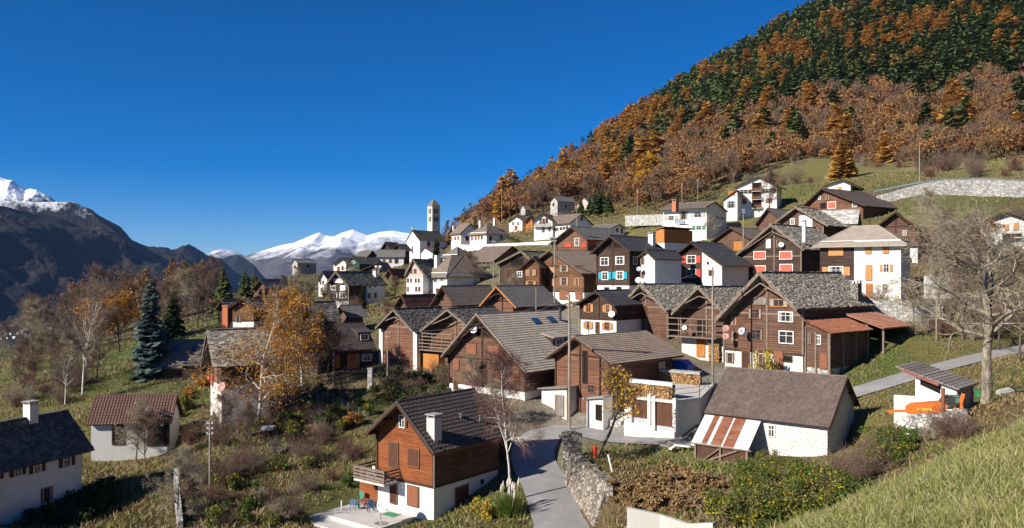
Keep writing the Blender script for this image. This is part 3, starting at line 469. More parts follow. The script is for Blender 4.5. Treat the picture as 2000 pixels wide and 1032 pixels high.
def terr(x, y, road=True):
    z = terr0(x, y); x = np.atleast_1d(np.asarray(x, float)); y = np.atleast_1d(np.asarray(y, float))
    if road:
        for P, hw in ROADS:
            m = (x > P[:,0].min()-5) & (x < P[:,0].max()+5) & (y > P[:,1].min()-5) & (y < P[:,1].max()+5)
            if not m.any(): continue
            D = np.hypot(x[m,None]-P[None,:,0], y[m,None]-P[None,:,1]); k = D.argmin(1); dm = D.min(1)
            t = np.clip((dm - hw - .3) / 1.3, 0, 1); t = t*t*(3-2*t); z[m] = (P[k,2] - .1) * (1-t) + z[m] * t
    return z
def gz(x, y): return float(terr([x], [y])[0])
def onground(px, py, dmax=1200, dmin=3):
    """where the sight line of this pixel meets the terrain"""
    r = ray(px, py); d = np.geomspace(dmin, dmax, 500); g = terr(d*r.x, d) - d*r.z; k = np.argmax(g > 0)
    if not (g > 0).any(): return Vector((d[-1]*r.x, d[-1], 0))
    a, b = d[max(k-1,0)], d[k]
    for _ in range(18):
        c = (a+b)/2
        if terr([c*r.x],[c])[0] - c*r.z > 0: b = c
        else: a = c
    return Vector((b*r.x, b, b*r.z))
# ---------------------------------------------------------------- building the houses
WIN = {}
def window(root, P, rz, w, h, style):
    """a window or door facing local -y at point P of the house, turned by rz"""
    fr, fill, sh, st = ST[style]
    w = max(.25, w); h = max(.25, h); door = st == 3
    key = (round(w, 1), round(h, 1), style); fw = min(.09, w*.14)
    far = root.get('_far', 0)
    def put(name, me, mm, par, loc=(0,0,0), r=0):
        o = obj(name, me, mat(mm), par, loc); o.rotation_euler = (0,0,r); return o
    if key not in WIN:
        f = MB(); a, b = w/2, h/2
        f.box(-a-fw, -a, -.06, .02, -b-fw, b+fw); f.box(a, a+fw, -.06, .02, -b-fw, b+fw); f.box(-a, a, -.06, .02, b, b+fw); f.box(-a, a, -.09, .02, -b-fw, -b)
        if fill == 'glass':
            f.box(-.025, .025, -.045, .02, -b, b)
            if h > .7: f.box(-a, -.025, -.045, .02, b*.28-.02, b*.28+.02); f.box(.025, a, -.045, .02, b*.28-.02, b*.28+.02)
        me = bpy.data.meshes.new('window'); me.from_pydata(f.v, [], f.f); me.materials.append(mat(fr))
        p = MB(); p.box(-a, a, -.015, .015, -b, b); pm = bpy.data.meshes.new('pane'); pm.from_pydata(p.v, [], p.f); pm.materials.append(mat(fill or 'dark'))
        s = None
        if sh:
            q = MB(); sw = (w/2 - .012) if st == 2 else (w - .02 if st == 3 else w*.5)
            q.box(-sw/2, sw/2, -.03, .01, -b+.01, b-.01)
            if st != 3:
                for z in (-b*.62, b*.62): q.box(-sw/2+.03, sw/2-.03, -.045, -.03, z-.045, z+.045)
            else:
                for z in (-b*.7, 0, b*.7): q.box(-sw/2+.05, sw/2-.05, -.05, -.03, z-.06, z+.06)
            s = bpy.data.meshes.new('shutter'); s.from_pydata(q.v, [], q.f); s.materials.append(mat(sh))
        WIN[key] = (me, pm, s)
    me, pm, s = WIN[key]
    wn_ = put('door' if door else 'window', me, fr, root, P, rz)
    put('door_leaf' if door else 'pane', pm if not door else s, fill or 'dark', wn_, (0, -.022 if not door else -.03, 0))
    if s and st == 1:
        put('shutter', s, sh, wn_, (-w*.75-fw, -.055, 0)); put('shutter', s, sh, wn_, (w*.75+fw, -.055, 0))
    if s and st == 2:
        put('shutter', s, sh, wn_, (-w/4, -.05, 0)); put('shutter', s, sh, wn_, (w/4, -.05, 0))
    return wn_
def roof_slope(mb, u0, z0, u1, z1, y0, y1, kind, d, rng, tints):
    du, dz = u1-u0, z1-z0; S = math.hypot(du, dz); ex = (du/S, dz/S); nx = (-ex[1], ex[0]) if ex[0] > 0 else (ex[1], -ex[0])
    P = lambda s, y, h: (u0+ex[0]*s+nx[0]*h, y, z0+ex[1]*s+nx[1]*h)
    flip = ex[0] < 0
    # board under the covering
    th = .10; v = [P(0,y0,0), P(S,y0,0), P(S,y1,0), P(0,y1,0), P(0,y0,-th), P(S,y0,-th), P(S,y1,-th), P(0,y1,-th)]
    f = [(0,1,2,3),(7,6,5,4),(0,4,5,1),(1,5,6,2),(2,6,7,3),(3,7,4,0)]
    if flip: f = [q[::-1] for q in f]
    n0 = len(mb.v); mb.add(v, f)
    L = y1 - y0
    if kind == 'slate':
        step = .21 if d < 115 else .36
        s = S
        while s > -.02:
            y = y0 - rng.uniform(0, .1)
            while y < y1:
                w = rng.uniform(.2, .5) * (1 if d < 115 else 1.6); a = max(-.03, s - step*rng.uniform(1.5, 1.9)); b = s + rng.uniform(-.03, .1)
                t = rng.uniform(.03, .08); h = .03 + rng.uniform(0, .045); sk = rng.uniform(-.06, .06)
                e = min(y+w, y1 + rng.uniform(0,.08)); g = rng.uniform(.0, .03)
                v = [P(a,y+g,h-.01), P(b,y+g+sk,h+.05), P(b+rng.uniform(-.06,.06),e,h+.05), P(a,e,h-.01)]
                v += [P(a,y+g,h-.01+t), P(b-.01,y+g+sk,h+.05+t), P(b-.01,e-.01,h+.05+t), P(a,e,h-.01+t)]
                f = [(4,5,6,7),(0,4,7,3),(1,5,4,0),(2,6,5,1),(3,7,6,2)]
                if not flip: f = [q for q in f]
                tv = rng.random() ** 2
                tints += [0]*(len(mb.v)-len(tints)); mb.add(v, f); tints += [tv]*8
                y += w
            s -= step
        return
    if kind == 'corr':
        nt = int(L/.045); ss = [0, S/2-.001, S/2, S+.04]
        H_ = lambda i, k: .035 + .03*math.sin(i*.045/.18*2*math.pi) + (.012 if k < 2 else 0)
        rows = [[P(s, y0+i*.045, H_(i,k)) for i in range(nt+1)] for k, s in enumerate(ss)]
    elif kind == 'tile':
        per = .3 if d < 95 else .36; nt = max(2, int(L/(per/4))); ct = .36; nc = max(2, int(S/ct)); rows = []
        def H_(i):
            ph = (i % 4); return (0, .045, .06, .03)[ph]
        for c in range(nc):
            a, b = S*c/nc, S*(c+1)/nc - .004
            rows.append([P(a, y0+i*L/nt, .012 + H_(i)) for i in range(nt+1)]); rows.append([P(b+.02, y0+i*L/nt, .06 + H_(i)) for i in range(nt+1)])
    else:
        nc = max(3, int(S/.42)); nt = max(3, int(L/.9)); rows = []
        for c in range(nc):
            a, b = S*c/nc, S*(c+1)/nc - .004
            dev = [rng.uniform(0,.012) for _ in range(nt+1)]
            rows.append([P(a, y0+i*L/nt, .01+dev[i]) for i in range(nt+1)]); rows.append([P(b+.02, y0+i*L/nt, .038+dev[i]) for i in range(nt+1)])
    k = len(mb.v); n = len(rows[0])
    for r in rows: mb.v += r
    for r in range(len(rows)-1):
        for i in range(n-1):
            q = (k+r*n+i, k+(r+1)*n+i, k+(r+1)*n+i+1, k+r*n+i+1)
            mb.f.append(q[::-1] if flip else q)
    # closing strip at the eave and the verges
    r = rows[-1]; k2 = len(mb.v); e = [P(S, y0+i*L/(n-1), -.02) for i in range(n)]; mb.v += e
    for i in range(n-1):
        q = (k+(len(rows)-1)*n+i, k2+i, k2+i+1, k+(len(rows)-1)*n+i+1); mb.f.append(q[::-1] if flip else q)
    tints += [0]*(len(mb.v)-len(tints))
def finish_roof(mb, tints, name, m_, par):
    me = bpy.data.meshes.new(name); me.from_pydata(mb.v, [], mb.f); me.update()
    tints += [0]*(len(mb.v)-len(tints)); a = me.attributes.new('tint', 'FLOAT', 'POINT'); a.data.foreach_set('value', np.array(tints, np.float32))
    return obj(name, me, mat(m_), par)
def build_house(S, seed):
    rng = random.Random(seed); d = S['d']; A = S['A']
    cen = A + S['m'] * S['L'] / 2
    zb = S['zb'] if S['zb'] is not None else gz(cen.x, cen.y) - .3
    root = empty(S['n'], (A.x, A.y, zb), S['y']); tag(root, S['lab'], S['cat'])
    hA = A.z - zb; (uL, zL), (uR, zR) = S['ul'], S['ur']; zL -= zb; zR -= zb
    L = S['L']; y0 = S['of']; y1 = L - S['orr']; wl, wr = S['uwl'], S['uwr']; th = .12
    rz = lambda u: hA + (zR-hA)*u/uR if u > 0 else hA + (zL-hA)*u/uL
    top = [(wr, rz(wr)-th), (0, hA-th), (wl, rz(wl)-th)]
    bot = -1.6
    inv = root.matrix_basis.inverted() if False else (Matrix.Translation((A.x, A.y, zb)) @ Matrix.Rotation(S['y'], 4, 'Z')).inverted()
    FP = A + S['m']*y0
    W_ = MB(); zp = None
    if S['pl']:
        q = inv @ onplane(S['wr'], S['pl'], FP, S['nn']); zp = q.z
    prof = [(wl, zp if zp is not None else bot), (wr, zp if zp is not None else bot)] + top
    W_.prism(prof, y0, y1); wall_o = W_.build('wall', mat(S['wall']), root)
    if zp is not None:
        p = MB(); p.prism([(wl+.04, bot), (wr-.04, bot), (wr-.04, zp), (wl+.04, zp)], y0+.04, y1-.04); p.build('plinth', mat(S['pm']), root)
        if S['pl'] and zp > 1.2:
            p = MB(); p.box(wl-.03, wr+.03, y0-.05, y1, zp-.12, zp+.1); p.build('sill_beam', mat('beam'), root)
    if S.get('clad'):
        a = (inv @ onplane(S['clad'][0], S['ap'][1], FP, S['nn'])).x; b = (inv @ onplane(S['clad'][1], S['ap'][1], FP, S['nn'])).x
        a = max(a, wl-.03); c = MB(); pr = [(a, -1), (b, -1), (b, rz(b)-th-.02)] + ([(0, hA-th-.02)] if a < 0 < b else []) + [(a, rz(a)-th-.02)]
        c.prism(pr, y0-.05, y0+.01); c.build('timber_cladding', mat('log_black'), root)
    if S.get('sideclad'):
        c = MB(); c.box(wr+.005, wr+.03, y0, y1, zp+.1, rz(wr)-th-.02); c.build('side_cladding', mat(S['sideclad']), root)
    if S.get('attic'):
        za = (inv @ onplane(S['wr'], S['attic'], FP, S['nn'])).z
        f = lambda z, u: u * (hA - z) / (hA - rz(u))
        c = MB(); c.prism([(wl+.05, za), (wr-.05, za), (wr-.05, rz(wr)-th-.06), (0, hA-th-.06), (wl+.05, rz(wl)-th-.06)], y0-.03, y0+.01); c.build('attic_gable', mat('pink'), root)
    wood = S['wall'].startswith('log') or S['wall'] in ('larch_clad', 'green_wood')
    # exposed timbers: purlins, corner posts, log ends
    t = MB(); yo = .12
    for u in ([wl*.98, wl*.5, 0, wr*.5, wr*.98] if d < 180 else [0]):
        z = rz(u) - th - .16; t.beam((u, yo, z), (u, y1-.3, z), .17, .2)
    if d < 180 and wood:
        zz = zp if zp is not None else -.5
        for u in (wl, wr): t.box(u-.1, u+.1, y0-.1, y0+.1, zz, rz(u)-.25)
        if d < 135 and wr - wl > 5 and S['wall'] != 'larch_clad':
            zt = hA*.0 + (rz(wl)+rz(wr))/2
            t.box(wl, wr, y0-.06, y0+.02, min(zt, hA-1.2)-.1, min(zt, hA-1.2)+.1)
            t.box(-.1, .1, y0-.09, y0+.02, zz, hA-.4)
            if S['of'] > .95:
                t.beam((0, yo+.1, hA-.35), (0, y0-.02, hA-1.6), .14); t.beam((wl*.55, yo+.05, rz(wl*.55)-.3), (0, yo+.05, hA-1.1), .12); t.beam((wr*.55, yo+.05, rz(wr*.55)-.3), (0, yo+.05, hA-1.1), .12)
    t.build('timber_frame', mat('beam_grey' if S['rk'] == 'slate' and wood else 'beam'), root)
    rb = MB(); ti = []
    roof_slope(rb, 0, hA, uR, zR, 0, L, S['rk'], d, rng, ti); roof_slope(rb, 0, hA, uL, zL, 0, L, S['rk'], d, rng, ti)
    if S['rk'] != 'slate':
        rb.tube([(0, -.03, hA+.03), (0, L+.03, hA+.03)], .11, 6); ti += [0]*(len(rb.v)-len(ti))
        if S['rk'] == 'tile':
            for u, z in ((uR, zR), (uL, zL)): rb.beam((0, .04, hA+.06), (u, .04, z+.06), .16, .1)
    else:
        y = 0
        while y < L:
            w = rng.uniform(.4, .9); rb.box(-.28, .28, y, min(y+w-.02, L), hA+.07, hA+.13+rng.uniform(0,.05)); y += w
    if S.get('striped'): pass
    finish_roof(rb, ti, 'roof', S['rm'], root)
    bb = MB(); bm = S.get('barge') or ('beam_grey' if S['rk'] == 'slate' else 'beam')
    for u, z in ((uL, zL), (uR, zR)):
        bb.beam((0, -.035, hA-.13), (u, -.035, z-.13), .05, .2)
    bb.build('bargeboard', mat(bm), root)
    if d < 130 and S['rk'] in ('tile', 'flat') and S['cat'] in ('chalet', 'house'):
        g = MB()
        for u, z in ((uL-.05, zL), (uR+.05, zR)): g.tube([(u, -.02, z-.1), (u, L, z-.1)], .065, 6)
        g.build('gutter', mat('copper'), root)
    if S.get('pillars'):
        p = MB()
        for u in (wl, wr): p.box(u-.35, u+.35, y0-.15, y0+.5, bot, rz(u)-.35)
        p.build('corner_pillar', mat('white'), root)
    if S.get('whiteback'):
        x = wr; a = (inv @ onplane(S['whiteback'][0], 570, A+S['e']*x, S['e'])).y; b = (inv @ onplane(S['whiteback'][1], 570, A+S['e']*x, S['e'])).y
        p = MB(); p.box(x-1, x+.5, a, min(b, L-.2), -1, rz(wr)-.3); p.build('rear_wing', mat('white'), root)
        for px, py, w, h in ((721,578,5,9),(733,577,5,9),(722,560,3,4),(733,559,3,4)):
            q = inv @ onplane(px, py, A+S['e']*(x+.5), S['e']); window(root, (x+.53, q.y, q.z), R(90), w*d/F*1.3, h*d/F, 'b')
    yoff = .06 if S.get('clad') else 0
    for wsp in S['w']:
        px, py, w, h, st = wsp[:5]; face = wsp[5] if len(wsp) > 5 else 'f'
        if face == 'f': P0, n0 = FP, S['nn']
        elif face == 'r': P0, n0 = A + S['e']*wr, S['e']
        else: P0, n0 = A + S['e']*wl, -S['e']
        q = inv @ onplane(px, py, P0, n0); a = inv @ onplane(px-w/2, py, P0, n0); b = inv @ onplane(px+w/2, py, P0, n0)
        ww = (b-a).length; hh = h * (P0 + Vector((0,0,0))).y / F if False else abs((inv @ onplane(px, py-h/2, P0, n0)).z - (inv @ onplane(px, py+h/2, P0, n0)).z)
        if face == 'f': window(root, (q.x, y0-.03-yoff, q.z), 0, ww, hh, st)
        elif face == 'r': window(root, (wr+.03, q.y, q.z), R(90), ww, hh, st)
        else: window(root, (wl-.03, q.y, q.z), R(-90), ww, hh, st)
    S['root'] = root; S['inv'] = inv; S['hA'] = hA; S['rz'] = rz; S['y0'] = y0; S['y1'] = y1; S['FP'] = FP; S['z0'] = zb
    return root
for i, S in enumerate(H): build_house(S, i)
def find(lab): return next(S for S in H + HIP if lab in S['lab'])
def build_hip(S, seed):
    rng = random.Random(seed); C = S['C']; d = S['d']; L, Wd = S['L'], S['Wd']
    root = empty(S['n'], C, S['y']); tag(root, S['lab'], S.get('cat', 'house'))
    M4 = (Matrix.Translation(C) @ Matrix.Rotation(S['y'], 4, 'Z')); inv = M4.inverted()
    he = -(S['ye']-HY)/F*d - C.z; cx = -Wd/2; cy = L/2; ov = S['ov']
    cd = (M4 @ Vector((cx, cy, 0))).y; ha = -(S['ya']-HY)/F*cd - C.z
    b = MB(); b.box(-Wd, 0, 0, L, -1.6, he + .3); b.build('wall', mat(S['wall']), root)
    rl = S['rl']/2
    along = L >= Wd
    r0 = (cx, cy-rl) if along else (cx-rl, cy); r1 = (cx, cy+rl) if along else (cx+rl, cy)
    drop = (ha-he)/(min(L,Wd)/2)*ov*.8; ze = he - drop
    E = [(-Wd-ov, -ov, ze), (ov, -ov, ze), (ov, L+ov, ze), (-Wd-ov, L+ov, ze)]; A0 = (*r0, ha); A1 = (*r1, ha)
    faces = [[E[0],E[1],A0],[E[1],E[2],A1,A0],[E[2],E[3],A1],[E[3],E[0],A0,A1]] if along else [[E[0],E[1],A1,A0],[E[1],E[2],A1],[E[2],E[3],A0,A1],[E[3],E[0],A0]]
    rb = MB()
    for f in faces:      # each plane in stepped courses
        b0, b1 = Vector(f[0]), Vector(f[1]); t1, t0 = Vector(f[2]), Vector(f[-1]); n = (b1-b0).cross(t0-b0).normalized()
        nc = max(4, int((t0-b0).length/.4))
        for c in range(nc):
            a, e = c/nc, (c+1)/nc
            rb.add([b0.lerp(t0,a)+n*.045, b1.lerp(t1,a)+n*.045, b1.lerp(t1,e)+n*.01, b0.lerp(t0,e)+n*.01, b0.lerp(t0,a)-n*.02, b1.lerp(t1,a)-n*.02], [(0,1,2,3),(4,5,1,0)])
        rb.add([b0-n*.1, b1-n*.1, t1-n*.1, t0-n*.1], [(3,2,1,0)])
    for i in range(4):
        p, q = Vector(E[i]), Vector(E[(i+1)%4]); rb.beam(p-Vector((0,0,.09)), q-Vector((0,0,.09)), .06, .2)
        ap = Vector((A0, A1, A1, A0)[i] if along else (A0, A1, A1, A0)[i]); rb.tube([p+Vector((0,0,.04)), ap+Vector((0,0,.05))], .09, 6)
    rb.tube([A0, A1], .11, 6) if S['rl'] > .3 else None
    rb.build('roof', mat(S['rm']), root)
    FP = C; nn, e = S['nn'], S['e']; yo = 0
    if S.get('clad'):
        a = (inv @ onplane(S['clad'][0], S['ye']+20, FP, nn)).x; bb = (inv @ onplane(S['clad'][1], S['ye']+20, FP, nn)).x
        c = MB(); c.box(max(a, -Wd-.04), bb, -.05, .01, 2.6, he+.2); c.box(-Wd-.05, -Wd-.01, -.04, L, 2.6, he+.2); c.build('timber_cladding', mat('log_black'), root)
    for wsp in S['w']:
        px, py, w, h, st = wsp[:5]; face = wsp[5] if len(wsp) > 5 else 'f'
        P0, n0 = (FP, nn) if face == 'f' else (C, e)
        q = inv @ onplane(px, py, P0, n0); ww = ((inv @ onplane(px-w/2, py, P0, n0)) - (inv @ onplane(px+w/2, py, P0, n0))).length
        hh = abs((inv @ onplane(px, py-h/2, P0, n0)).z - (inv @ onplane(px, py+h/2, P0, n0)).z)
        inclad = S.get('clad') and S['clad'][0] < px < S['clad'][1]
        if face == 'f': window(root, (q.x, -.03-(.06 if inclad else 0), q.z), 0, ww, hh, st)
        else: window(root, (.03, q.y, q.z), R(90), ww, hh, st)
    S.update(root=root, inv=inv, FP=FP, A=C, m=Vector((-math.sin(S['y']), math.cos(S['y']), 0)), hA=ha, he=he)
for i, S in enumerate(HIP): build_hip(S, 100+i)
# ---------------------------------------------------------------- ground sheet
def lines(lo, hi, fine_lo, fine_hi, st, grow):
    a = list(np.arange(fine_lo, fine_hi, st)); s = st; x = fine_hi
    while x < hi: a.append(x); s = min(s*grow, 14); x += s
    s = st; x = fine_lo - st
    while x > lo: a.insert(0, x); s = min(s*grow, 14); x -= s
    return np.array(a)
XS = lines(-420, 1300, -62, 62, 1.0, 1.035); YS = lines(-14, 1180, -6, 120, 1.0, 1.035)
GX, GY = np.meshgrid(XS, YS); gx, gy = GX.ravel(), GY.ravel(); gzv = terr(gx, gy)
dd = np.hypot(gx, gy); rs = np.random.RandomState(3)
def vnoise(x, y, s, seed):
    r = np.random.RandomState(seed); T = r.rand(128, 128); fx, fy = x/s, y/s; i, j = np.floor(fx).astype(int), np.floor(fy).astype(int); u, v = fx-i, fy-j; u = u*u*(3-2*u); v = v*v*(3-2*v)
    g = lambda a, b: T[a % 128, b % 128]
    return g(i,j)*(1-u)*(1-v)+g(i+1,j)*u*(1-v)+g(i,j+1)*(1-u)*v+g(i+1,j+1)*u*v
gzv = gzv + np.where(dd > 260, (vnoise(gx,gy,60,1)-.5)*14*np.clip((dd-260)/200,0,1), 0) + (vnoise(gx,gy,3,2)-.5)*.12
# patches of ground colour: pixel, distance, radius, colour
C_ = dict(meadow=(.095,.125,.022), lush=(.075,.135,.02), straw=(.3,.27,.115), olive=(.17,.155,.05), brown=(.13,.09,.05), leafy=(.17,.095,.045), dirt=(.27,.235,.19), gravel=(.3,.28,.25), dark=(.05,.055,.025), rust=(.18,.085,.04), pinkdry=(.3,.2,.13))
PATCH = [(560,900,78,9,'olive'),(450,950,70,9,'brown'),(600,960,70,7,'meadow'),(500,800,92,9,'brown'),(620,820,90,8,'meadow'),(700,900,76,6,'olive'),(690,770,97,7,'brown'),(380,760,98,6,'lush'),(240,740,112,14,'lush'),(230,690,140,16,'lush'),(60,760,110,16,'olive'),(40,700,150,20,'olive'),(120,800,95,9,'olive'),
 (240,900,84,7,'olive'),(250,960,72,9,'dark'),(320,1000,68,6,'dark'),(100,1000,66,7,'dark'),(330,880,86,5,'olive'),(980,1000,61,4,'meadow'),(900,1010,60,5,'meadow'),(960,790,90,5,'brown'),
 (1250,880,72,5,'olive'),(1300,890,68,5,'olive'),(1280,940,61,5,'leafy'),(1340,970,56,6,'leafy'),(1400,1000,50,6,'brown'),(1550,960,50,9,'brown'),(1640,900,55,5,'pinkdry'),(1700,880,55,5,'olive'),(1740,800,62,7,'olive'),(1700,790,68,6,'olive'),(1690,700,84,7,'lush'),(1730,640,94,7,'lush'),(1780,690,82,7,'olive'),(1850,680,84,7,'olive'),(1950,640,92,9,'olive'),(1960,750,58,5,'meadow'),(1900,760,52,4,'rust'),(1980,720,64,6,'lush'),
 (1280,850,74,6,'gravel'),(1200,830,82,6,'gravel'),(1370,735,86,7,'gravel'),(1420,735,86,7,'gravel'),(1060,830,82,4,'dirt'),(1150,800,84,4,'dirt'),
 (1000,600,115,20,'dirt'),(1150,600,115,15,'dirt'),(1300,600,115,15,'brown'),(850,600,130,25,'olive'),(700,640,120,20,'brown'),(900,540,190,30,'olive'),(1100,520,180,25,'dirt'),(1300,500,170,20,'meadow'),(1250,437,232,22,'olive'),(1450,430,200,18,'olive'),(1560,366,242,22,'meadow'),(1700,345,232,28,'olive'),(1900,325,242,28,'straw'),(1800,340,235,20,'olive'),(1900,430,150,16,'meadow'),(1800,440,150,14,'olive'),(1850,560,118,14,'brown'),(1960,540,120,14,'olive'),(1150,430,280,30,'olive'),(1000,440,300,40,'leafy'),(1650,400,180,12,'brown'),
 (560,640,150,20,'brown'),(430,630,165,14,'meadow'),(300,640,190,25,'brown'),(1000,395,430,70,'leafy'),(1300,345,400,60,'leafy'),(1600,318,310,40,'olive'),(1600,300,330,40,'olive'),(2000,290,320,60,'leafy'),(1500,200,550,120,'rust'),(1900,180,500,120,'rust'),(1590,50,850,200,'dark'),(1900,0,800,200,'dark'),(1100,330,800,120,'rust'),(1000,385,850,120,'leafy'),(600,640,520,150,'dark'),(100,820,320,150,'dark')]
PX = []; 
for px, py, d, r, c in PATCH:
    p = at(px, py, d); PX.append((p.x, p.y, r, *C_[c]))
for x, y, r, c in [(2,6,6,'straw'),(8,12,7,'straw'),(16,22,8,'straw'),(5,0,8,'straw'),(20,8,10,'straw'),(30,25,10,'straw'),(10,26,5,'brown'),(-5,20,8,'brown'),(22,38,6,'olive'),(0,34,8,'brown'),(-20,40,10,'olive')]: PX.append((x, y, r, *C_[c]))
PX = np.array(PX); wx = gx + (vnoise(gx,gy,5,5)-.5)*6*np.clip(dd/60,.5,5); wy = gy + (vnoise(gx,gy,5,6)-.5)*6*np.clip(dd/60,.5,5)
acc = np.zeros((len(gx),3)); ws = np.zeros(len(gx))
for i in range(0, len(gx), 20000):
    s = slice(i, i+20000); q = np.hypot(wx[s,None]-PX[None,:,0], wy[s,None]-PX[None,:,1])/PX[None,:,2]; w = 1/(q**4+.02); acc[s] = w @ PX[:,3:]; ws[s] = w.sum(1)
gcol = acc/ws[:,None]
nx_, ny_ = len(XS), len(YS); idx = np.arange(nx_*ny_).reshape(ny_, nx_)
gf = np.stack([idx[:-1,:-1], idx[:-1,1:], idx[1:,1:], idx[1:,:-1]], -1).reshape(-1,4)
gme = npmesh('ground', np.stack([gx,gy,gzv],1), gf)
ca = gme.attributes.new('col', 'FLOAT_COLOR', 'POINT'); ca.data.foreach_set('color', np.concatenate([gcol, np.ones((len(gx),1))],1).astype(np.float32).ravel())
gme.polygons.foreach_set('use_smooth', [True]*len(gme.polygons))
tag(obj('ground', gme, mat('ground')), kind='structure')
for P, hw in ROADS:
    T = np.gradient(P, axis=0); T[:,2] = 0; T /= np.linalg.norm(T,axis=1)[:,None]; N = np.stack([T[:,1], -T[:,0], 0*T[:,0]],1)
    cols = [P + N*k*hw + np.array([0,0,.02+.04*(1-k*k)]) for k in (-1,-.5,0,.5,1)]
    v = np.stack(cols,1).reshape(-1,3); n = len(P); ii = np.arange(n*5).reshape(n,5); f = np.stack([ii[:-1,:-1], ii[:-1,1:], ii[1:,1:], ii[1:,:-1]],-1).reshape(-1,4)
    me = npmesh('road', v, f); me.polygons.foreach_set('use_smooth', [True]*len(me.polygons)); tag(obj('road', me, mat('road')), kind='structure')
# ---------------------------------------------------------------- valley and mountains
def fbm(x, y, s, o=6, seed=11, ridged=False):
    a = 0; amp = 1; tot = 0
    for k in range(o):
        n = vnoise(x, y, s/2**k, seed+k); n = 1-abs(2*n-1) if ridged else n
        a = a + amp*n; tot += amp; amp *= .5
    return a/tot
def crest(pts): return [at(*p) for p in pts]
def mountain(name, C, foot, back, rough, mname, nr=130, nc=420, ns=900, ex=1.0, seed=3, edge=.1):
    """a ridge: from the crest line it falls to the foot on our side and to the back on the other"""
    P = np.array([tuple(p) for p in C]); t = np.concatenate([[0], np.cumsum(np.linalg.norm(np.diff(P[:,:2],axis=0),axis=1))]); tt = np.linspace(0, t[-1], nc)
    c = np.stack([np.interp(tt, t, P[:,i]) for i in range(3)], 1)
    vs = []
    for side, k in ((back, 34), (foot, nr)):
        q = np.linspace(1, 0, k, endpoint=False) if side is back else np.linspace(0, 1, k)
        for u in q:
            x = c[:,0] + side[0]*u; y = c[:,1] + side[1]*u; fz = side[2]
            n = fbm(x, y, ns, 7, seed, True)-.55; m = fbm(x, y, ns*2.3, 4, seed+20)-.5
            z = c[:,2] + (fz - c[:,2])*u**ex + (n + m)*rough*min(1, u*5 + edge)*(1-u*.5)
            vs.append(np.stack([x,y,z],1))
    v = np.concatenate(vs); n = len(vs); ii = np.arange(n*nc).reshape(n,nc); f = np.stack([ii[:-1,:-1], ii[1:,:-1], ii[1:,1:], ii[:-1,1:]],-1).reshape(-1,4)
    me = npmesh(name, v, f); me.polygons.foreach_set('use_smooth', [True]*len(me.polygons)); return tag(obj(name, me, mat(mname)), kind='structure')
vf = MB(); nv = 40
for j in range(nv):
    for i in range(nv): vf.v.append((-9000 + 14000*i/(nv-1), 300 + 14000*j/(nv-1), -300))
vf.f = [(j*nv+i, j*nv+i+1, (j+1)*nv+i+1, (j+1)*nv+i) for j in range(nv-1) for i in range(nv-1)]
tag(vf.build('valley_floor', mat('valley')), kind='structure')
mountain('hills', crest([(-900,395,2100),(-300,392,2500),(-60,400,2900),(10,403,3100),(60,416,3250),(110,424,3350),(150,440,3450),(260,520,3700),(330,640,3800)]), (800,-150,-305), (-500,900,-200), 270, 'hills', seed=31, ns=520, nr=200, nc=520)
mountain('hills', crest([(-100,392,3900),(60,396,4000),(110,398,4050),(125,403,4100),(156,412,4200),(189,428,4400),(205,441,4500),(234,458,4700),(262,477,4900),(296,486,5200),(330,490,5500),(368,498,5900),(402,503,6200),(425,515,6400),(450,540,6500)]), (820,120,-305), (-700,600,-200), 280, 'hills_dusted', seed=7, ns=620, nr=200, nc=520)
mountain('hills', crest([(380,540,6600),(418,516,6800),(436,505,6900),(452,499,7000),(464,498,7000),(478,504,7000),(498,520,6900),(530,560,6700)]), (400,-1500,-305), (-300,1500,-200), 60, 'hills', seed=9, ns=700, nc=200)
mountain('snow_mountain', crest([(-200,372,5600),(-60,362,5600),(0,349,5600),(24,352,5600),(36,363,5600),(52,374,5600),(71,371,5500),(84,377,5500),(98,384,5500),(112,394,5500),(135,404,5600),(165,420,5700),(200,440,5800)]), (700,-1500,-100), (-300,900,-100), 260, 'snow_near', seed=15, ns=500, nc=420, edge=.22)
mountain('snow_mountain', crest([(330,520,13000),(395,505,13000),(418,499,13000),(440,500,13000),(470,508,13000),(488,497,12000),(505,491,12000),(523,486,11800),(548,478,11600),(574,473,11400),(596,464,11300),(612,457,11200),(625,453,11200),(636,459,11200),(652,461,11200),(668,453,11100),(690,447,11100),(705,453,11100),(718,458,11100),(740,452,11000),(768,450,11000),(798,455,11000),(830,462,11000),(880,470,11000),(960,480,11000)]), (300,-4200,-305), (0,1600,-100), 400, 'snow_far', seed=23, ns=1900, nc=520)
# ---------------------------------------------------------------- parts added to single houses
def onroof(S, px, py, side='r'):
    u, z = S['ur'] if side == 'r' else S['ul']
    n = (S['e']*u + Vector((0,0,z - S['A'].z))).cross(S['m']).normalized()
    return S['inv'] @ onplane(px, py, S['A'], n)
def chimney(S, px, py, w, h, m_='white_dirty', side='r', cap=True):
    q = onroof(S, px, py, side) if 'ur' in S else S['inv'] @ at(px, py, S['d']+S['L']/2)
    b = MB(); b.box(q.x-w/2, q.x+w/2, q.y-w/2, q.y+w/2, q.z-.9, q.z+h); c = b.build('chimney', mat(m_), S['root'])
    if cap:
        k = MB()
        for i in (-1,1):
            for j in (-1,1): k.box(q.x+i*w*.4-.06, q.x+i*w*.4+.06, q.y+j*w*.4-.06, q.y+j*w*.4+.06, q.z+h, q.z+h+.22)
        k.box(q.x-w*.62, q.x+w*.62, q.y-w*.62, q.y+w*.62, q.z+h+.22, q.z+h+.3); k.build('chimney_cap', mat('flat_stone'), c)
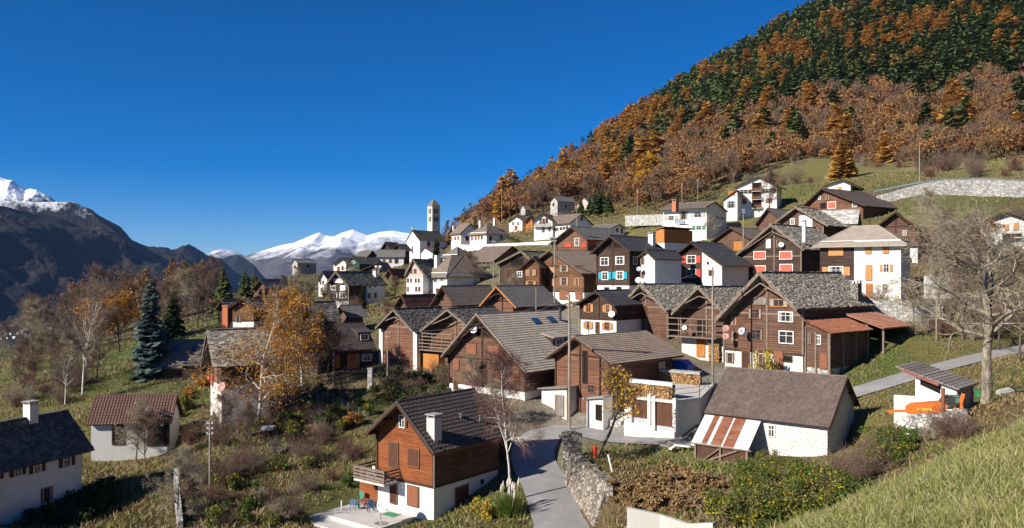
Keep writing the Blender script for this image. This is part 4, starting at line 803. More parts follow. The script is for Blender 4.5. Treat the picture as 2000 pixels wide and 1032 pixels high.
def flue(S, px, py, h, r=.11, side='r', m_='iron'):
    q = onroof(S, px, py, side) if 'ur' in S else S['inv'] @ at(px, py, S['d']+S['L']/2)
    b = MB(); b.tube([(q.x,q.y,q.z-.3),(q.x,q.y,q.z+h)], r, 8); b.tube([(q.x,q.y,q.z+h+.08),(q.x,q.y,q.z+h+.16)], r*1.7, 8); b.build('flue_pipe', mat(m_), S['root'])
def skylight(S, px, py, w, h, side='r'):
    q = onroof(S, px, py, side); u, z = S['ur'] if side == 'r' else S['ul']; a = math.atan2(S['A'].z - z, abs(u)); sg = 1 if side == 'r' else -1
    f = MB(); f.box(-w/2,w/2,-h/2,h/2,0,.14); o = f.build('skylight', mat('iron'), S['root'], q); o.rotation_euler = (0, sg*a, 0)
    p = MB(); p.box(-w/2+.07,w/2-.07,-h/2+.07,h/2-.07,.14,.16); p.build('pane', mat('skylight'), o)
def balcony(S, pl, pr, pyf, pyt, dep, m_='beam', rails=3, bars=0, face='f', fm='concrete', out=0):
    inv = S['inv']; P0, n0 = (S['FP'], S['nn']) if face == 'f' else (S['A'] + S['e']*S['uwl'], -S['e'])
    a, b = inv @ onplane(pl, pyf, P0, n0), inv @ onplane(pr, pyf, P0, n0); t = inv @ onplane((pl+pr)/2, pyt, P0, n0)
    w = (b-a).length; z = (a.z+b.z)/2; h = max(.5, t.z - z); mid = (a+b)/2
    f = MB(); f.box(-w/2, w/2, -dep, .1, -.14, 0); o = f.build('balcony', mat(fm), S['root'], (mid.x, mid.y, z))
    if face == 'l': o.rotation_euler = (0,0,R(-90))
    r = MB(); n = max(2, int(w/1.6)+1)
    for i in range(n): x = -w/2+.05+(w-.1)*i/(n-1); r.box(x-.045, x+.045, -dep, -dep+.09, -.1, h)
    for x in (-w/2+.03, w/2-.03):
        for k in range(rails): zz = h*(k+1)/rails; r.box(x-.025, x+.025, -dep+.09, 0, zz-.1, zz-.02)
    for k in range(rails): zz = h*(k+1)/rails; r.box(-w/2, w/2, -dep-.03, -dep, zz-.12*(.4 if bars else 1), zz)
    if bars:
        k = int(w/bars)
        for i in range(k): x = -w/2+(i+.5)*w/k; r.box(x-.012-.2*bars*(bars>.14), x+.012+.2*bars*(bars>.14), -dep-.015, -dep+.005, .05, h)
    r.build('railing', mat(m_), o); return o
DISH = {}
def dish(P, dia, m_, lab, face=(-.35,-.85,.4), wall=None):
    """satellite dish: shallow bowl, feed arm and bracket"""
    o = empty('satellite_dish', P); tag(o, lab, 'satellite dish', 'satellite dishes on the houses')
    f = Vector(face).normalized(); q = f.to_track_quat('Z', 'Y'); r = dia*.43; b = MB(); n = 20
    b.v.append((0,0,0))
    for k in (1,2,3):
        for j in range(n): a = 2*math.pi*j/n; b.v.append((r*k/3*math.cos(a), r*k/3*math.sin(a), .35*r*(k/3)**2))
    for j in range(n): b.f.append((0, 1+j, 1+(j+1)%n))
    for k in (0,1):
        for j in range(n): b.f.append((1+k*n+j, 1+(k+1)*n+j, 1+(k+1)*n+(j+1)%n, 1+k*n+(j+1)%n))
    c = len(b.v); b.v += [(x,y,z-.03) for x,y,z in b.v[:c]]; b.f += [tuple(i+c for i in g)[::-1] for g in list(b.f)]
    for j in range(n): b.f.append((1+2*n+j, c+1+2*n+j, c+1+2*n+(j+1)%n, 1+2*n+(j+1)%n))
    d = b.build('reflector', mat(m_), o, smooth=True); d.rotation_mode = 'QUATERNION'; d.rotation_quaternion = q
    a = MB(); a.tube([(0,-r*.9,.3*r),(0,-r*.25,r*.95)], .018, 5); a.tube([(0,-r*.3,r*.85),(0,-r*.15,r*1.08)], .05, 6); ao = a.build('feed_arm', mat('pipe'), o); ao.rotation_mode = 'QUATERNION'; ao.rotation_quaternion = q
    s = MB(); w = Vector(wall) if wall else Vector((.1,.5,-.3)); s.tube([Vector((0,0,0))-f*.03, w*.55, w], .03, 6); s.build('bracket', mat('pipe'), o)
def dish_at(S, px, py, dia, m_, lab, off=.45, u=None):
    n = S['nn']; P = onplane(px, py, S['FP'] + n*off, n); dish(P, dia, m_, lab, wall=tuple(-n*off*1.05))
ch = find('orange timber chalet'); sk = find('two blue skylights')
chimney(ch, 848, 853, .85, 1.5, 'concrete'); flue(ch, 937, 826, .5, .07, m_='pipe'); flue(ch, 900, 818, .25, .1, m_='pipe')
skylight(sk, 1046, 628, 1.0, 1.25); skylight(sk, 1076, 625.5, 1.0, 1.25); flue(sk, 1094, 627, 1.5, .16)
S = find('shaded white house'); chimney(S, 60, 822, .8, 1.4, 'cream', 'r'); chimney(find('white gable panel'), 1571, 462, .5, 2.2, 'white', 'r')
chimney(find('with a blue balcony'), 1319, 404, .8, .9, 'brick', 'l'); chimney(find('turquoise'), 1273, 478, .8, 1.6, 'white', 'r'); chimney(find('biggest log'), 1672, 586, .9, 1.9, 'rubble', 'r')
for px in (1144, 1151): flue(find('twin flue'), px, 462, 1.3, .1)
for px, py in ((938,440), (966,436)): chimney(find('white terrace above'), px, py, .7, 1.5, 'white', cap=False)
for px, py, w in ((854,516,.9), (862,521,.35)): chimney(find('broad white house'), px, py, w, 1.8, 'white' if w > .5 else 'iron', cap=False)
chimney(find('directly right'), 886, 446, .6, .9, 'white', 'l'); chimney(find('dark farmhouse with'), 733, 541, .8, 1.3, 'white', 'r')
for px in (344, 382): skylight(find('two skylights'), px, 681, .8, .9, 'l')
S = find('cottage with'); 
q = S['inv'] @ onplane(380, 715, S['A'] + S['e']*S['uwl'], -S['e']); b = MB(); b.box(q.x-1.2, q.x+1.5, q.y-1.3, q.y+1.3, q.z-1.6, q.z+.2); b.build('porch', mat('log_black'), S['root'])
b = MB(); b.box(q.x-1.6, q.x+1.8, q.y-1.6, q.y+1.6, q.z+.2, q.z+.32); b.build('porch_roof', mat('tile_brown'), S['root'])
# roof dormers
def dormer(S, px, py, w, dep, h, rm, win='w', side='r'):
    q = onroof(S, px, py, side); sg = 1 if side == 'r' else -1; u, z = S['ur'] if side == 'r' else S['ul']; t = (S['A'].z - z)/abs(u)
    L = h/t + .6
    b = MB(); b.prism([(q.x, q.z-.2), (q.x+sg*.01, q.z+h), (q.x-sg*L, q.z+h+.15), (q.x-sg*L, q.z-.2)] if sg > 0 else [(q.x, q.z-.2), (q.x+L, q.z-.2), (q.x+L, q.z+h+.15), (q.x, q.z+h)], q.y-w/2, q.y+w/2)
    o = b.build('dormer', mat('log_black'), S['root']); r = MB(); x0, x1 = q.x+sg*.35, q.x-sg*(L+.8)
    r.add([(x0,q.y-w/2-.25,q.z+h-.03),(x0,q.y+w/2+.25,q.z+h-.03),(x1,q.y+w/2+.25,q.z+h+.62),(x1,q.y-w/2-.25,q.z+h+.62),(x0,q.y-w/2-.25,q.z+h+.1),(x0,q.y+w/2+.25,q.z+h+.1),(x1,q.y+w/2+.25,q.z+h+.75),(x1,q.y-w/2-.25,q.z+h+.75)],
          [(0,1,2,3),(7,6,5,4),(0,4,5,1),(1,5,6,2),(2,6,7,3),(3,7,4,0)]); r.build('dormer_roof', mat(rm), o)
    window(S['root'], (q.x+sg*.03, q.y, q.z+h*.5), R(90)*sg, w*.6, h*.55, win)
dormer(sk, 1092, 675, 2.4, 2, .9, 'tile_pale'); dormer(find('a dormer'), 712, 667, 1.9, 2, 1.2, 'tile_dark')
# balconies
a = find('pole-railed'); balcony(a, 822, 899, 683, 650, 1.5, 'beam_grey', 5, fm='beam_grey')
q0, q1 = a['inv'] @ onplane(831, 700, a['FP'], a['nn']), a['inv'] @ onplane(866, 722, a['FP'], a['nn']); b = MB(); b.box(q0.x, q1.x, a['y0']-.9, a['y0']+.1, q1.z-.6, q0.z+.75); b.build('timber_lean_to', mat('board_orange'), a['root'])
b7 = find('cluttered'); balcony(b7, 1316, 1411, 657, 621, 1.5, 'beam_grey', 3, fm='beam_grey')
balcony(find('closed red shutters'), 1419, 1459, 551, 536, 1.0, 'beam', 2, .16, fm='beam'); balcony(find('pale orange'), 1672, 1760, 547.5, 537, 1.0, 'iron', 1, .14)
for y in (374, 390, 407): balcony(find('stacked brown'), 1469, 1488, y, y-6, 1.0, 'w_brown', 2, .2)
balcony(find('with a blue balcony'), 1327, 1346, 438, 429, 1.1, 'blue_paint', 2, .22, 'l'); balcony(find('dark wooden balcony'), 1043, 1078, 443, 436, 1.2, 'beam', 2, .25); balcony(find('behind the big bare tree'), 1958, 1995, 464, 456, 1.1, 'beam', 2, .25)
q = ch['inv'] @ onplane(777, 935, ch['FP'], ch['nn']); w0 = ch['uwl']; zf = (ch['inv'] @ onplane(848, 952, ch['FP'], ch['nn'])).z
f = MB(); f.box(w0-1.0, q.x+.2, ch['y0']-1.7, ch['y0']+.02, zf-.25, zf-.08); f.box(w0-1.0, w0-.05, ch['y0'], ch['y0']+1.4, zf-.25, zf-.08); bo = f.build('balcony', mat('concrete'), ch['root'])
r = MB(); X0, X1, Y = w0-1.0, q.x+.2, ch['y0']-1.7
for i in range(4): x = X0+.06+(X1-X0-.12)*i/3; r.box(x-.05, x+.05, Y, Y+.1, zf-.2, zf+.95)
for k in range(4): z = zf+.1+k*.26; r.box(X0, X1, Y-.04, Y, z-.07, z+.07); r.box(X1-.04, X1, Y+.1, ch['y0'], z-.07, z+.07); r.box(X0, X0+.04, Y, ch['y0']+1.4, z-.07, z+.07)
r.box(X0-.03, X1+.03, Y-.08, Y+.1, zf+.95, zf+1.02); r.build('railing', mat('beam_grey'), bo)
p = MB(); p.tube([(ch['uwr']+.1, ch['y0']-.1, -.3), (ch['uwr']+.1, ch['y0']-.1, ch['rz'](ch['uwr'])-.5), (ch['uwr']+.8, ch['y0']-.6, ch['rz'](ch['uwr'])-.35)], .06, 8); p.build('downpipe', mat('pipe'), ch['root'])
# dishes
dish_at(find('open orange shutters'), 1195, 614.5, 1.0, 'dish_white', 'white dish on the small chalet with orange shutters'); dish_at(find('narrow white annex'), 1247, 548, 1.0, 'dish_white', 'white dish low on the turquoise-shuttered chalet corner', 1.2)
dish_at(find('narrow white annex'), 1248, 526, .8, 'dish_grey', 'grey dish high on the turquoise-shuttered chalet corner', .9); dish_at(find('closed red shutters'), 1526, 479, .95, 'dish_white', 'white dish under the gable of the red-shuttered log chalet')
dish_at(find('white house with a blue') if 0 else find('below the white house'), 1400, 484, 1.3, 'dish_grey', 'large grey dish left of the timber barn with dark roof', 1.0); dish_at(find('pale orange'), 1769, 503, 1.2, 'dish_white', 'white dish at the right corner of the hipped orange-shuttered house', .6)
dish_at(find('two blue skylights'), 926, 645, .95, 'dish_white', 'white dish under the gable of the skylight chalet', .5); dish_at(find('red dish on its gable'), 1056, 517, 1.25, 'dish_red', 'red dish on the gable of the long brown chalet', .7)
dish_at(find('golden birch') if 0 else find('narrow farmhouse'), 434, 757, 1.15, 'dish_red', 'round red dish beside the narrow slab-roofed farmhouse', 1.0)
B8 = find('biggest log'); dish_at(B8, 1418, 642, .85, 'dish_red', 'upper of two red dishes at the big farmhouse corner', 1.5); dish_at(B8, 1418, 658, .85, 'dish_red', 'lower of two red dishes at the big farmhouse corner', 1.5); dish_at(B8, 1450, 648, 1.0, 'dish_grey', 'blue-grey dish on an arm before the big farmhouse', 1.1)
dish_at(b7, 1337, 641, .7, 'dish_white', 'small white dish on the cluttered barn balcony', 1.6)
# big farmhouse annexes
inv = B8['inv']; wr = B8['uwr']; Rp = (B8['A'] + B8['e']*wr, B8['e']); yA = (inv @ onplane(1575, 623, *Rp)).y; yB = (inv @ onplane(1646, 620, *Rp)).y; zt = (inv @ onplane(1575, 623, *Rp)).z
yA = B8['y0']+.1; yB = min(max(yB, yA+6), yA+9); zh = zt; xw = 3.0; zl = zh - 1.15
def lean(root, x0, x1, ya, yb, z0, z1, m_, kind, name='lean_to_roof'):
    r = MB(); t = []; rr = random.Random(5)
    roof_slope(r, x0, z0, x1, z1, ya, yb, kind, 80, rr, t); return finish_roof(r, t, name, m_, root)
w = MB(); w.prism([(wr, -1.5), (wr+xw-.4, -1.5), (wr+xw-.4, 1.4), (wr, 1.4)], yA+.2, yB); w.build('annex_base', mat('paleStone'), B8['root'])
w = MB(); w.prism([(wr, 1.4), (wr+xw-.3, 1.4), (wr+xw-.3, zl-.05), (wr, zh-.2)], yA+.15, yB); w.build('annex_wall', mat('log'), B8['root'])
t = MB()
for x in (wr+.15, wr+1.3, wr+xw-.3): t.box(x-.09, x+.09, yA+.02, yA+.2, -.3, zl-.1+(.5 if x < wr+1 else 0))
for y in np.linspace(yA+.1, yB, 4): t.box(wr+xw-.3, wr+xw-.12, y-.09, y+.09, -.5, zl-.1)
t.build('annex_post', mat('beam_grey'), B8['root']); lean(B8['root'], wr, wr+xw+.3, yA-.3, yB+.2, zh, zl-.12, 'rust', 'corr')
for px, py, wd, h, st in ((1596,664,9,17,'w'), (1579,662,5,20,'b'), (1539+70,706,11,26,'dr')):
    q = inv @ onplane(px, py, B8['FP'], B8['nn']); window(B8['root'], (min(q.x, wr+xw-.9), yA+.12, q.z), 0, wd*85/F/.9, h*85/F, st)
r = obj('log_store', bpy.data.meshes.new('x'), None) if 0 else None
ls = empty('log_store', inv.inverted() @ Vector((wr, yB+.4, 0)), B8['y']); tag(ls, 'open store with orange-red tile roof on the grass behind the big farmhouse', 'store')
yC = 6.5; zz = zh + .3
b = MB()
for x in (.3, 2.4, 4.2):
    for y in (.2, yC-.2): b.box(x-.1, x+.1, y-.1, y+.1, -1, zz-x*.32)
b.build('post', mat('beam_grey'), ls); b = MB(); b.box(.1, 4.2, yC-.3, yC-.1, -1, zz-1.4); b.box(.2, 2.6, .15, .3, -1, zz-1.0); b.build('board_wall', mat('board_dark'), ls)
b = MB(); rr = random.Random(8)
for i in range(46):
    x, y, z = rr.uniform(2.6,4.4), rr.uniform(-.1,.5), rr.uniform(-.6,.9); s = rr.uniform(.12,.25); b.box(x-s*1.3,x+s,y-s,y+s,z-s,z+s*.8)
b.build('stone_heap', mat('paleStone'), ls); lean(ls, -.1, 4.5, -.4, yC+.3, zz+.1, zz-1.4, 'tile_orange', 'tile')
# ---------------------------------------------------------------- lean-to with rusty sheets before the low white barn
bn = find('brown corrugated'); inv = bn['inv']; M4 = inv.inverted(); ul = bn['uwl']
lt = empty('tin_shed', M4 @ Vector((ul, 0, 0)), bn['y']); tag(lt, 'timber shed with grey and rust striped tin roof before the low white barn', 'shed')
pl = lambda px, py, dx: inv @ onplane(px, py, bn['A'] + bn['e']*(ul-dx), bn['e'])
TL, TR, BR, BL = pl(1380.6,811.8,.35), pl(1490.7,822.6,.35), pl(1456.6,878.5,2.7), pl(1346.5,863,2.7)
o_ = Vector((ul, 0, 0)); q4 = [p - o_ for p in (TL, TR, BR, BL)]
zt, zl = (q4[0].z+q4[1].z)/2, (q4[2].z+q4[3].z)/2; ys = sorted([(q4[1].y+q4[2].y)/2, (q4[0].y+q4[3].y)/2]); Y0, Y1 = ys
def sheet(y0, y1, h): 
    b = MB(); n = 10
    for i in range(n+1):
        y = y0+(y1-y0)*i/n; k = .018*(i%2)
        b.v += [(-.3,y,zt+h+k), (-2.75,y,zl+h+k), (-2.75,y,zl+h+k-.03), (-.3,y,zt+h+k-.03)]
    for i in range(n): a = i*4; b.f += [(a,a+4,a+5,a+1),(a+3,a+2,a+6,a+7),(a+1,a+5,a+6,a+2)]
    return b
sheet(Y0, Y1, 0).build('roof', mat('zinc'), lt)
for k, (f0, f1) in enumerate(((.25,.44), (.47,.66), (.72,.82))):
    o = sheet(Y0+(Y1-Y0)*f0, Y0+(Y1-Y0)*f1, .03).build('roof_sheet', mat('rust'), lt); o['label'] = 'rust red sheet in the tin roof'
b = MB(); b.box(-2.45,-2.35,Y0+.2,Y1-.3,-1.0,zl-.1); b.build('board_wall', mat('board_dark'), lt)
b = MB()
for y in (Y0+.2, (Y0+Y1)/2, Y1-.25): b.box(-2.6,-2.42,y-.08,y+.08,-1.1,zl-.05)
b.beam((-2.55,Y1-.3,-.85),(-2.55,Y0+1.0,zl-.2),.14); b.beam((-2.6,Y1-.4,-.85),(-2.6,(Y0+Y1)/2,zl-.2),.09); b.beam((-2.62,Y0-.2,zl-.08),(-2.62,Y1+.2,zl-.08),.12); b.build('timber_frame', mat('beam_grey'), lt)
b = MB(); b.box(-2.9,-.4,Y0+.1,Y1-.2,-3.6,-1.0); b.build('stone_base', mat('white_dirty') if 0 else mat('whitestone'), lt)
# ---------------------------------------------------------------- garage with roof terrace
zt = -11.33; gp = []
for px, py in ((1219,771),(1317,782),(1366,776),(1394,748),(1246,748)): k = -zt*F/(py-HY); gp.append(at(px,py,k))
ga = empty('garage', (gp[0].x, gp[0].y, zt)); tag(ga, 'white double garage with dark red doors under a concrete terrace', 'garage')
pr = [(p.x-gp[0].x, p.y-gp[0].y) for p in gp]; gm = MB(); n = len(pr); ex = Vector((pr[1][0], pr[1][1], 0)).normalized(); gn = Vector((ex.y, -ex.x, 0))
gm.prism(pr[::1], -5, -.28, 'z'); gm.build('wall', mat('white_dirty'), ga)
cx, cy = sum(p[0] for p in pr)/n, sum(p[1] for p in pr)/n
gs = MB(); gs.prism([(cx+(p[0]-cx)*1.05, cy+(p[1]-cy)*1.05) for p in pr], -.28, 0, 'z'); gs.build('terrace_slab', mat('concrete'), ga)
gi = (Matrix.Translation(gp[0]) @ Matrix.Rotation(math.atan2(ex.y, ex.x), 4, 'Z')).inverted(); gr = math.atan2(ex.y, ex.x)
for a, c, yt, yb in ((1237,1268,776,822),(1282,1317,784,838)):
    q0, q1 = gi @ onplane(a, yb, gp[0], gn), gi @ onplane(c, yt, gp[0], gn); w = q1.x-q0.x; zc = (q0.z+q1.z)/2; h = q1.z-q0.z
    b = MB(); b.box(-w/2, w/2, -.03, .05, -h/2+.35, h/2); o = b.build('garage_door', mat('sh_brown'), ga, Matrix.Rotation(gr,3,'Z') @ Vector((q0.x+w/2, 0, zc))); o.rotation_euler = (0,0,gr)
    k = MB(); k.box(-w/2, w/2, -.035, .05, -h/2, -h/2+.35); k.build('kick_plate', mat('dish_grey'), o)
    k = MB(); k.box(-w/2-.3, -w/2, -.32, .05, -h/2, h/2+.3); k.box(w/2, w/2+.3, -.32, .05, -h/2, h/2+.3); k.build('door_pier', mat('white'), o)
rl = MB(); edge = [Vector((p[0],p[1],0)) for p in pr]
ep = [edge[1]*.9+edge[0]*.1, edge[1], edge[2], edge[2]*.4+edge[3]*.6, edge[3]]
for i, p in enumerate(ep): rl.tube([p, p+Vector((0,0,1.0))], .035, 6)
for i in range(len(ep)-1):
    for z in (.5, 1.0): rl.tube([ep[i]+Vector((0,0,z)), ep[i+1]+Vector((0,0,z))], .025, 5)
rl.build('railing', mat('iron'), ga)
def woodstack(P, rz, L, H_, dep, lab, top='plastic_white'):
    o = empty('firewood_stack', P, rz); tag(o, lab, 'firewood', 'firewood stacks of the village'); b = MB(); rr = random.Random(int(L*100)); z = .08; row = 0
    while z < H_:
        x = .08 + .07*(row % 2)
        while x < L:
            r = rr.uniform(.055,.1); b.tube([(x, rr.uniform(-.06,.03), z+rr.uniform(-.02,.02)), (x, dep, z)], r, 6); x += r*1.9
        z += .145; row += 1
    b.build('logs', mat('logends'), o); c = MB(); x = 0
    while x < L:
        w = min(rr.uniform(.5,1.2), L-x); c.add([(x,-.08,H_+.06+rr.uniform(0,.1)),(x+w,-.08,H_+.06+rr.uniform(0,.1)),(x+w,dep+.1,H_+.16),(x,dep+.1,H_+.16),(x,-.1,H_-.12),(x+w,-.1,H_-.15)],[(0,1,2,3),(4,5,1,0)]); x += w*.95
    c.build('cover_sheet', mat(top), o)
rg = Matrix.Rotation(gr, 3, 'Z')
woodstack(gp[0] + rg @ Vector((.5,.15,0)), gr, (gp[1]-gp[0]).length*.86, 1.35, .5, 'long firewood stack with white sheets on the garage terrace edge')
p = at(1262,742,-zt*F/(742-HY) if 0 else 88); woodstack(Vector((gp[4].x+2.4, gp[4].y+.6, zt-.05)), gr+R(4), 4.6, 1.3, .5, 'shorter firewood stack under a grey cover behind the terrace', 'flat_stone')
q = b7['FP'] + b7['nn']*.5; P = onplane(1383,707,q,b7['nn']); woodstack(P, b7['y'], 1.5, 2.7, .6, 'tall firewood stack beneath the cluttered barn balcony', 'beam_grey')
# ---------------------------------------------------------------- small sheds
def box_shed(name, lab, px0, px1, py, d, yaw, dep, h0, h1, m_, rm, door=None, cat='shed', ov=.3, roofdir='x'):
    P = at(px0, py, d); y = R(yaw); n = Vector((math.sin(y),-math.cos(y),0)); o = empty(name, P, y); tag(o, lab, cat)
    w = ((Matrix.Translation(P) @ Matrix.Rotation(y,4,'Z')).inverted() @ onplane(px1, py, P, n)).x
    b = MB(); b.prism([(0,-1),(w,-1),(w,h1),(0,h0)], 0, dep); b.build('wall', mat(m_), o)
    r = MB(); s = (h1-h0)/w; r.prism([(-ov,h0-s*ov+.01),(w+ov,h1+s*ov+.01),(w+ov,h1+s*ov+.13),(-ov,h0-s*ov+.13)], -ov*1.3, dep+ov); r.build('roof', mat(rm), o)
    for x, ww, hh, st in door or []: window(o, (w*x, -.03, hh/2), 0, ww, hh, st)
    return o
box_shed('garden_shed', 'small white shed with grey plank door and board roof by the lane', 1058, 1107, 806, 85, -42, 2.6, 2.5, 2.9, 'white_dirty', 'board_grey', [(.3,.1,.1,'dk'),(.72,1.0,2.0,'dg')])
box_shed('garden_shed', 'tiny white hut with stone slab lid under the crooked tree', 1146, 1178, 816, 81, -42, 1.6, 1.9, 2.2, 'white', 'flat_stone', [(.75,.6,1.4,'dk')])
# ---------------------------------------------------------------- shed with tilted roof, retaining wall and orange machine
sh = empty('tool_shed', (0,0,0)); tag(sh, 'white shed with tilted grey plank roof above the stone wall', 'shed')
c1 = at(1868,800,52); yw = R(-45); nf = Vector((math.sin(yw),-math.cos(yw),0)); c0 = onplane(1788,782,c1,nf); e = c1-c0; e.z = 0; sh.location = (c0.x, c0.y, c1.z); sh.rotation_euler = (0,0,yw)
I = (Matrix.Translation(sh.location) @ Matrix.Rotation(yw,4,'Z')).inverted(); wv = e.length; dv = 3.5
nf = Vector((math.sin(yw),-math.cos(yw),0)); zA = (I @ onplane(1788,729,c0,nf)).z; zB = (I @ onplane(1868,758,c0,nf)).z
b = MB(); b.prism([(0,-1.6),(wv,-1.6),(wv,zB),(0,zA)], 0, dv); b.build('wall', mat('white'), sh)
b = MB(); b.box(wv, wv+.05, .05, dv, -.6, zB-.12); b.build('board_wall', mat('board_grey'), sh)
s = (zB-zA)/wv; b = MB(); x0, x1 = -1.15, wv+.3; k = 26
for i in range(k):
    xa, xb = x0+(x1-x0)*i/k, x0+(x1-x0)*(i+1)/k-.02; h = .08+.03*(i%2); b.prism([(xa,zA+s*xa),(xb,zA+s*xb),(xb,zA+s*xb+h),(xa,zA+s*xa+h)], -.45, dv+.3)
b.build('roof', mat('board_grey'), sh); b = MB(); b.beam((x0+.3,-.32,zA+s*x0-.1),(wv*.62,-.32,zA+s*wv*.62-.1),.1,.28); b.build('fascia', mat('table_red'), sh)
b = MB(); b.box(wv*.25, wv*.62, -.02, .01, zA*.55+.6, zA*.55+1.1) if 0 else b.prism([(wv*.12,zA-.75),(wv*.62,zB-.5),(wv*.62,zB+.0),(wv*.12,zA-.35)],-.02,.01); b.build('gap', mat('dark'), sh)
def wall_run(name, lab, pts, h, th, m_, cat='wall', rubble=0, tops=None, seed=1, group=None):
    """a free-standing wall along ground points; height to the top from each point"""
    P = [Vector(p) for p in pts]; o0 = P[0].copy(); b = MB(); rr = random.Random(seed); n = len(P); hh = h if isinstance(h, (list, tuple)) else [h]*n
    prev = None
    for i, p in enumerate(P):
        d = (P[min(i+1,n-1)] - P[max(i-1,0)]); d.z = 0; d.normalize(); nn = Vector((-d.y,d.x,0))*th/2; q = p - o0
        ring = [q-nn-Vector((0,0,1.5)), q+nn-Vector((0,0,1.5)), q+nn+Vector((0,0,hh[i])), q-nn+Vector((0,0,hh[i]))]; k = len(b.v); b.v += [tuple(v) for v in ring]
        if i: 
            for j in range(4): b.f.append((k-4+j, k-4+(j+1)%4, k+(j+1)%4, k+j))
        if i in (0, n-1): b.f.append((k,k+1,k+2,k+3))
    o = b.build(name, mat(m_), None, o0); tag(o, lab, cat, group)
    if rubble:
        c = MB()
        for i in range(n-1):
            L = (P[i+1]-P[i]).length
            for k in range(int(L*rubble)):
                t = rr.random(); q = P[i].lerp(P[i+1], t) - o0; s = rr.uniform(.1,.28); z = hh[i]+(hh[i+1]-hh[i])*t
                c.box(q.x-s+rr.uniform(-th,th)*.4, q.x+s*rr.uniform(.5,1), q.y-s, q.y+s*rr.uniform(.5,1), q.z+z-.15, q.z+z+s*rr.uniform(.3,1))
        c.build('coping_stones', mat(m_), o)
    return o
wall_run('retaining_wall', 'low whitewashed wall stub left of the tool shed', [at(1747,797,55.5), at(1790,800,54.5)], .9, .25, 'white_dirty')
wall_run('stone_wall', 'rough white rubble wall holding up the orange machine', [at(1771,838,48.5), at(1805,842,48), at(1845,844,47.5), at(1882,838,47.5)], [.6,.8,.9,1.1], .8, 'rubblewhite', rubble=14)
mc = empty('orange_machine', at(1762,812,49.5), R(-12)); tag(mc, 'orange farm machine parked behind the white rubble wall', 'machine')
b = MB(); b.prism([(0.3,.15),(2.3,.35),(2.45,.75),(2.2,.95),(.6,.75),(.3,.55)], -.45, .45); b.build('body', mat('orange_paint'), mc)
b = MB(); b.tube([(2.0,-.3,.8),(2.2,-.3,1.25),(2.5,-.25,1.35)], .09, 8); b.tube([(2.1,.3,.8),(2.5,.3,1.3)], .09, 8); b.box(2.3,2.9,-.3,.3,.75,1.25); b.build('engine', mat('iron'), mc)
b = MB(); b.box(2.9,3.3,-.4,.4,.1,.8); b.beam((3.1,-.3,.5),(3.35,-.3,1.5),.16); b.build('rear_frame', mat('orange_paint'), mc); b = MB(); b.beam((-.7,0,.25),(.4,0,.3),.22,.12); b.beam((-.7,-.4,.2),(-.7,.4,.2),.1); b.build('hitch', mat('orange_paint'), mc)
for y in (-.55,.55):
    b = MB(); b.tube([(2.35,y-.1,.0),(2.35,y+.1,.0)], .48, 14); b.build('wheel', mat('iron'), mc)
b = MB(); 
for i, x in enumerate((.75,.9,1.03,1.17,1.3,1.44)): b.box(x, x+.09, -.462, -.45, .42, .56) if i != 1 else b.beam((x,-.456,.43),(x+.09,-.456,.56),.04,.012)
b.build('lettering', mat('yellow_paint'), mc)
b = MB(); b.tube([(0,0,-1),(0,0,2.35)], .11, 8); o = b.build('rusty_post', mat('rust'), None, at(1842,836,47.6)); tag(o, 'rusty iron post standing before the orange machine', 'post')
b = MB(); b.box(-.4,.4,-.3,.3,0,.75); b.box(-.43,.43,-.33,.33,.75,.82); o = b.build('green_crate', mat('crate_green'), None, at(1858,798,50.3)); tag(o, 'faded green box between machine and white shed', 'box')
# ---------------------------------------------------------------- walls
bo_ = [at(1101,935,66.5), at(1112,962,64), at(1128,995,61), at(1152,1036,57.5), at(1185,1100,53)]; to_ = [at(1112,884,66.8), at(1132,902,64.2), at(1155,922,61.3), at(1187,944,58), at(1192,947,57.7)]
lw = MB(); lo = bo_[0].copy(); rr = random.Random(3); nseg_ = 14
for side in range(4):
    a_, b_ = bo_[side], bo_[side+1]; c_, d_ = to_[side], to_[side+1]
    if side == 3: break
    for k in range(6):
        t0, t1 = k/6, (k+1)/6; q = [a_.lerp(b_,t0)-lo-Vector((0,0,.6)), a_.lerp(b_,t1)-lo-Vector((0,0,.6)), c_.lerp(d_,t1)-lo, c_.lerp(d_,t0)-lo]; bk = Vector((.75,.2,0))
        lw.add([q[0],q[1],q[2],q[3],q[2]+bk,q[3]+bk,q[0]+bk*2,q[1]+bk*2], [(0,1,2,3),(3,2,4,5),(5,4,7,6)] + ([(0,3,5,6)] if side==0 and k==0 else []) + ([(1,7,4,2)] if side==2 and k==5 else []))
        for j in range(2): s_ = rr.uniform(.1,.2); u_ = c_.lerp(d_, rr.uniform(t0,t1))-lo+bk*rr.random(); lw.box(u_.x-s_,u_.x+s_,u_.y-s_,u_.y+s_*.8,u_.z-.2,u_.z+s_*.5)
tag(lw.build('retaining_wall', mat('stone'), None, lo), 'tall rough stone wall along the right side of the lane', 'wall')
wall_run('retaining_wall', 'return of the lane wall facing the brown dry grass', [at(1190,1030,57.6), at(1222,1000,59.5)], [3.1,2.0], .6, 'rubble', rubble=4)
wall_run('stone_pillar', 'ivy-grown rubble block at the lane corner below the tall pole', [at(1104,915,68.6), at(1118,909,68.4), at(1136,903,68.4)], [2.6,2.9,2.2], 1.4, 'rubble', rubble=8)
wall_run('concrete_wall', 'pale bare concrete wall at the bottom below the brown mound', [at(1225,1046,47), at(1290,1054,46.5), at(1345,1070,45), at(1395,1075,43.5)], [1.65,1.45,1.35,1.5], .25, 'concrete')
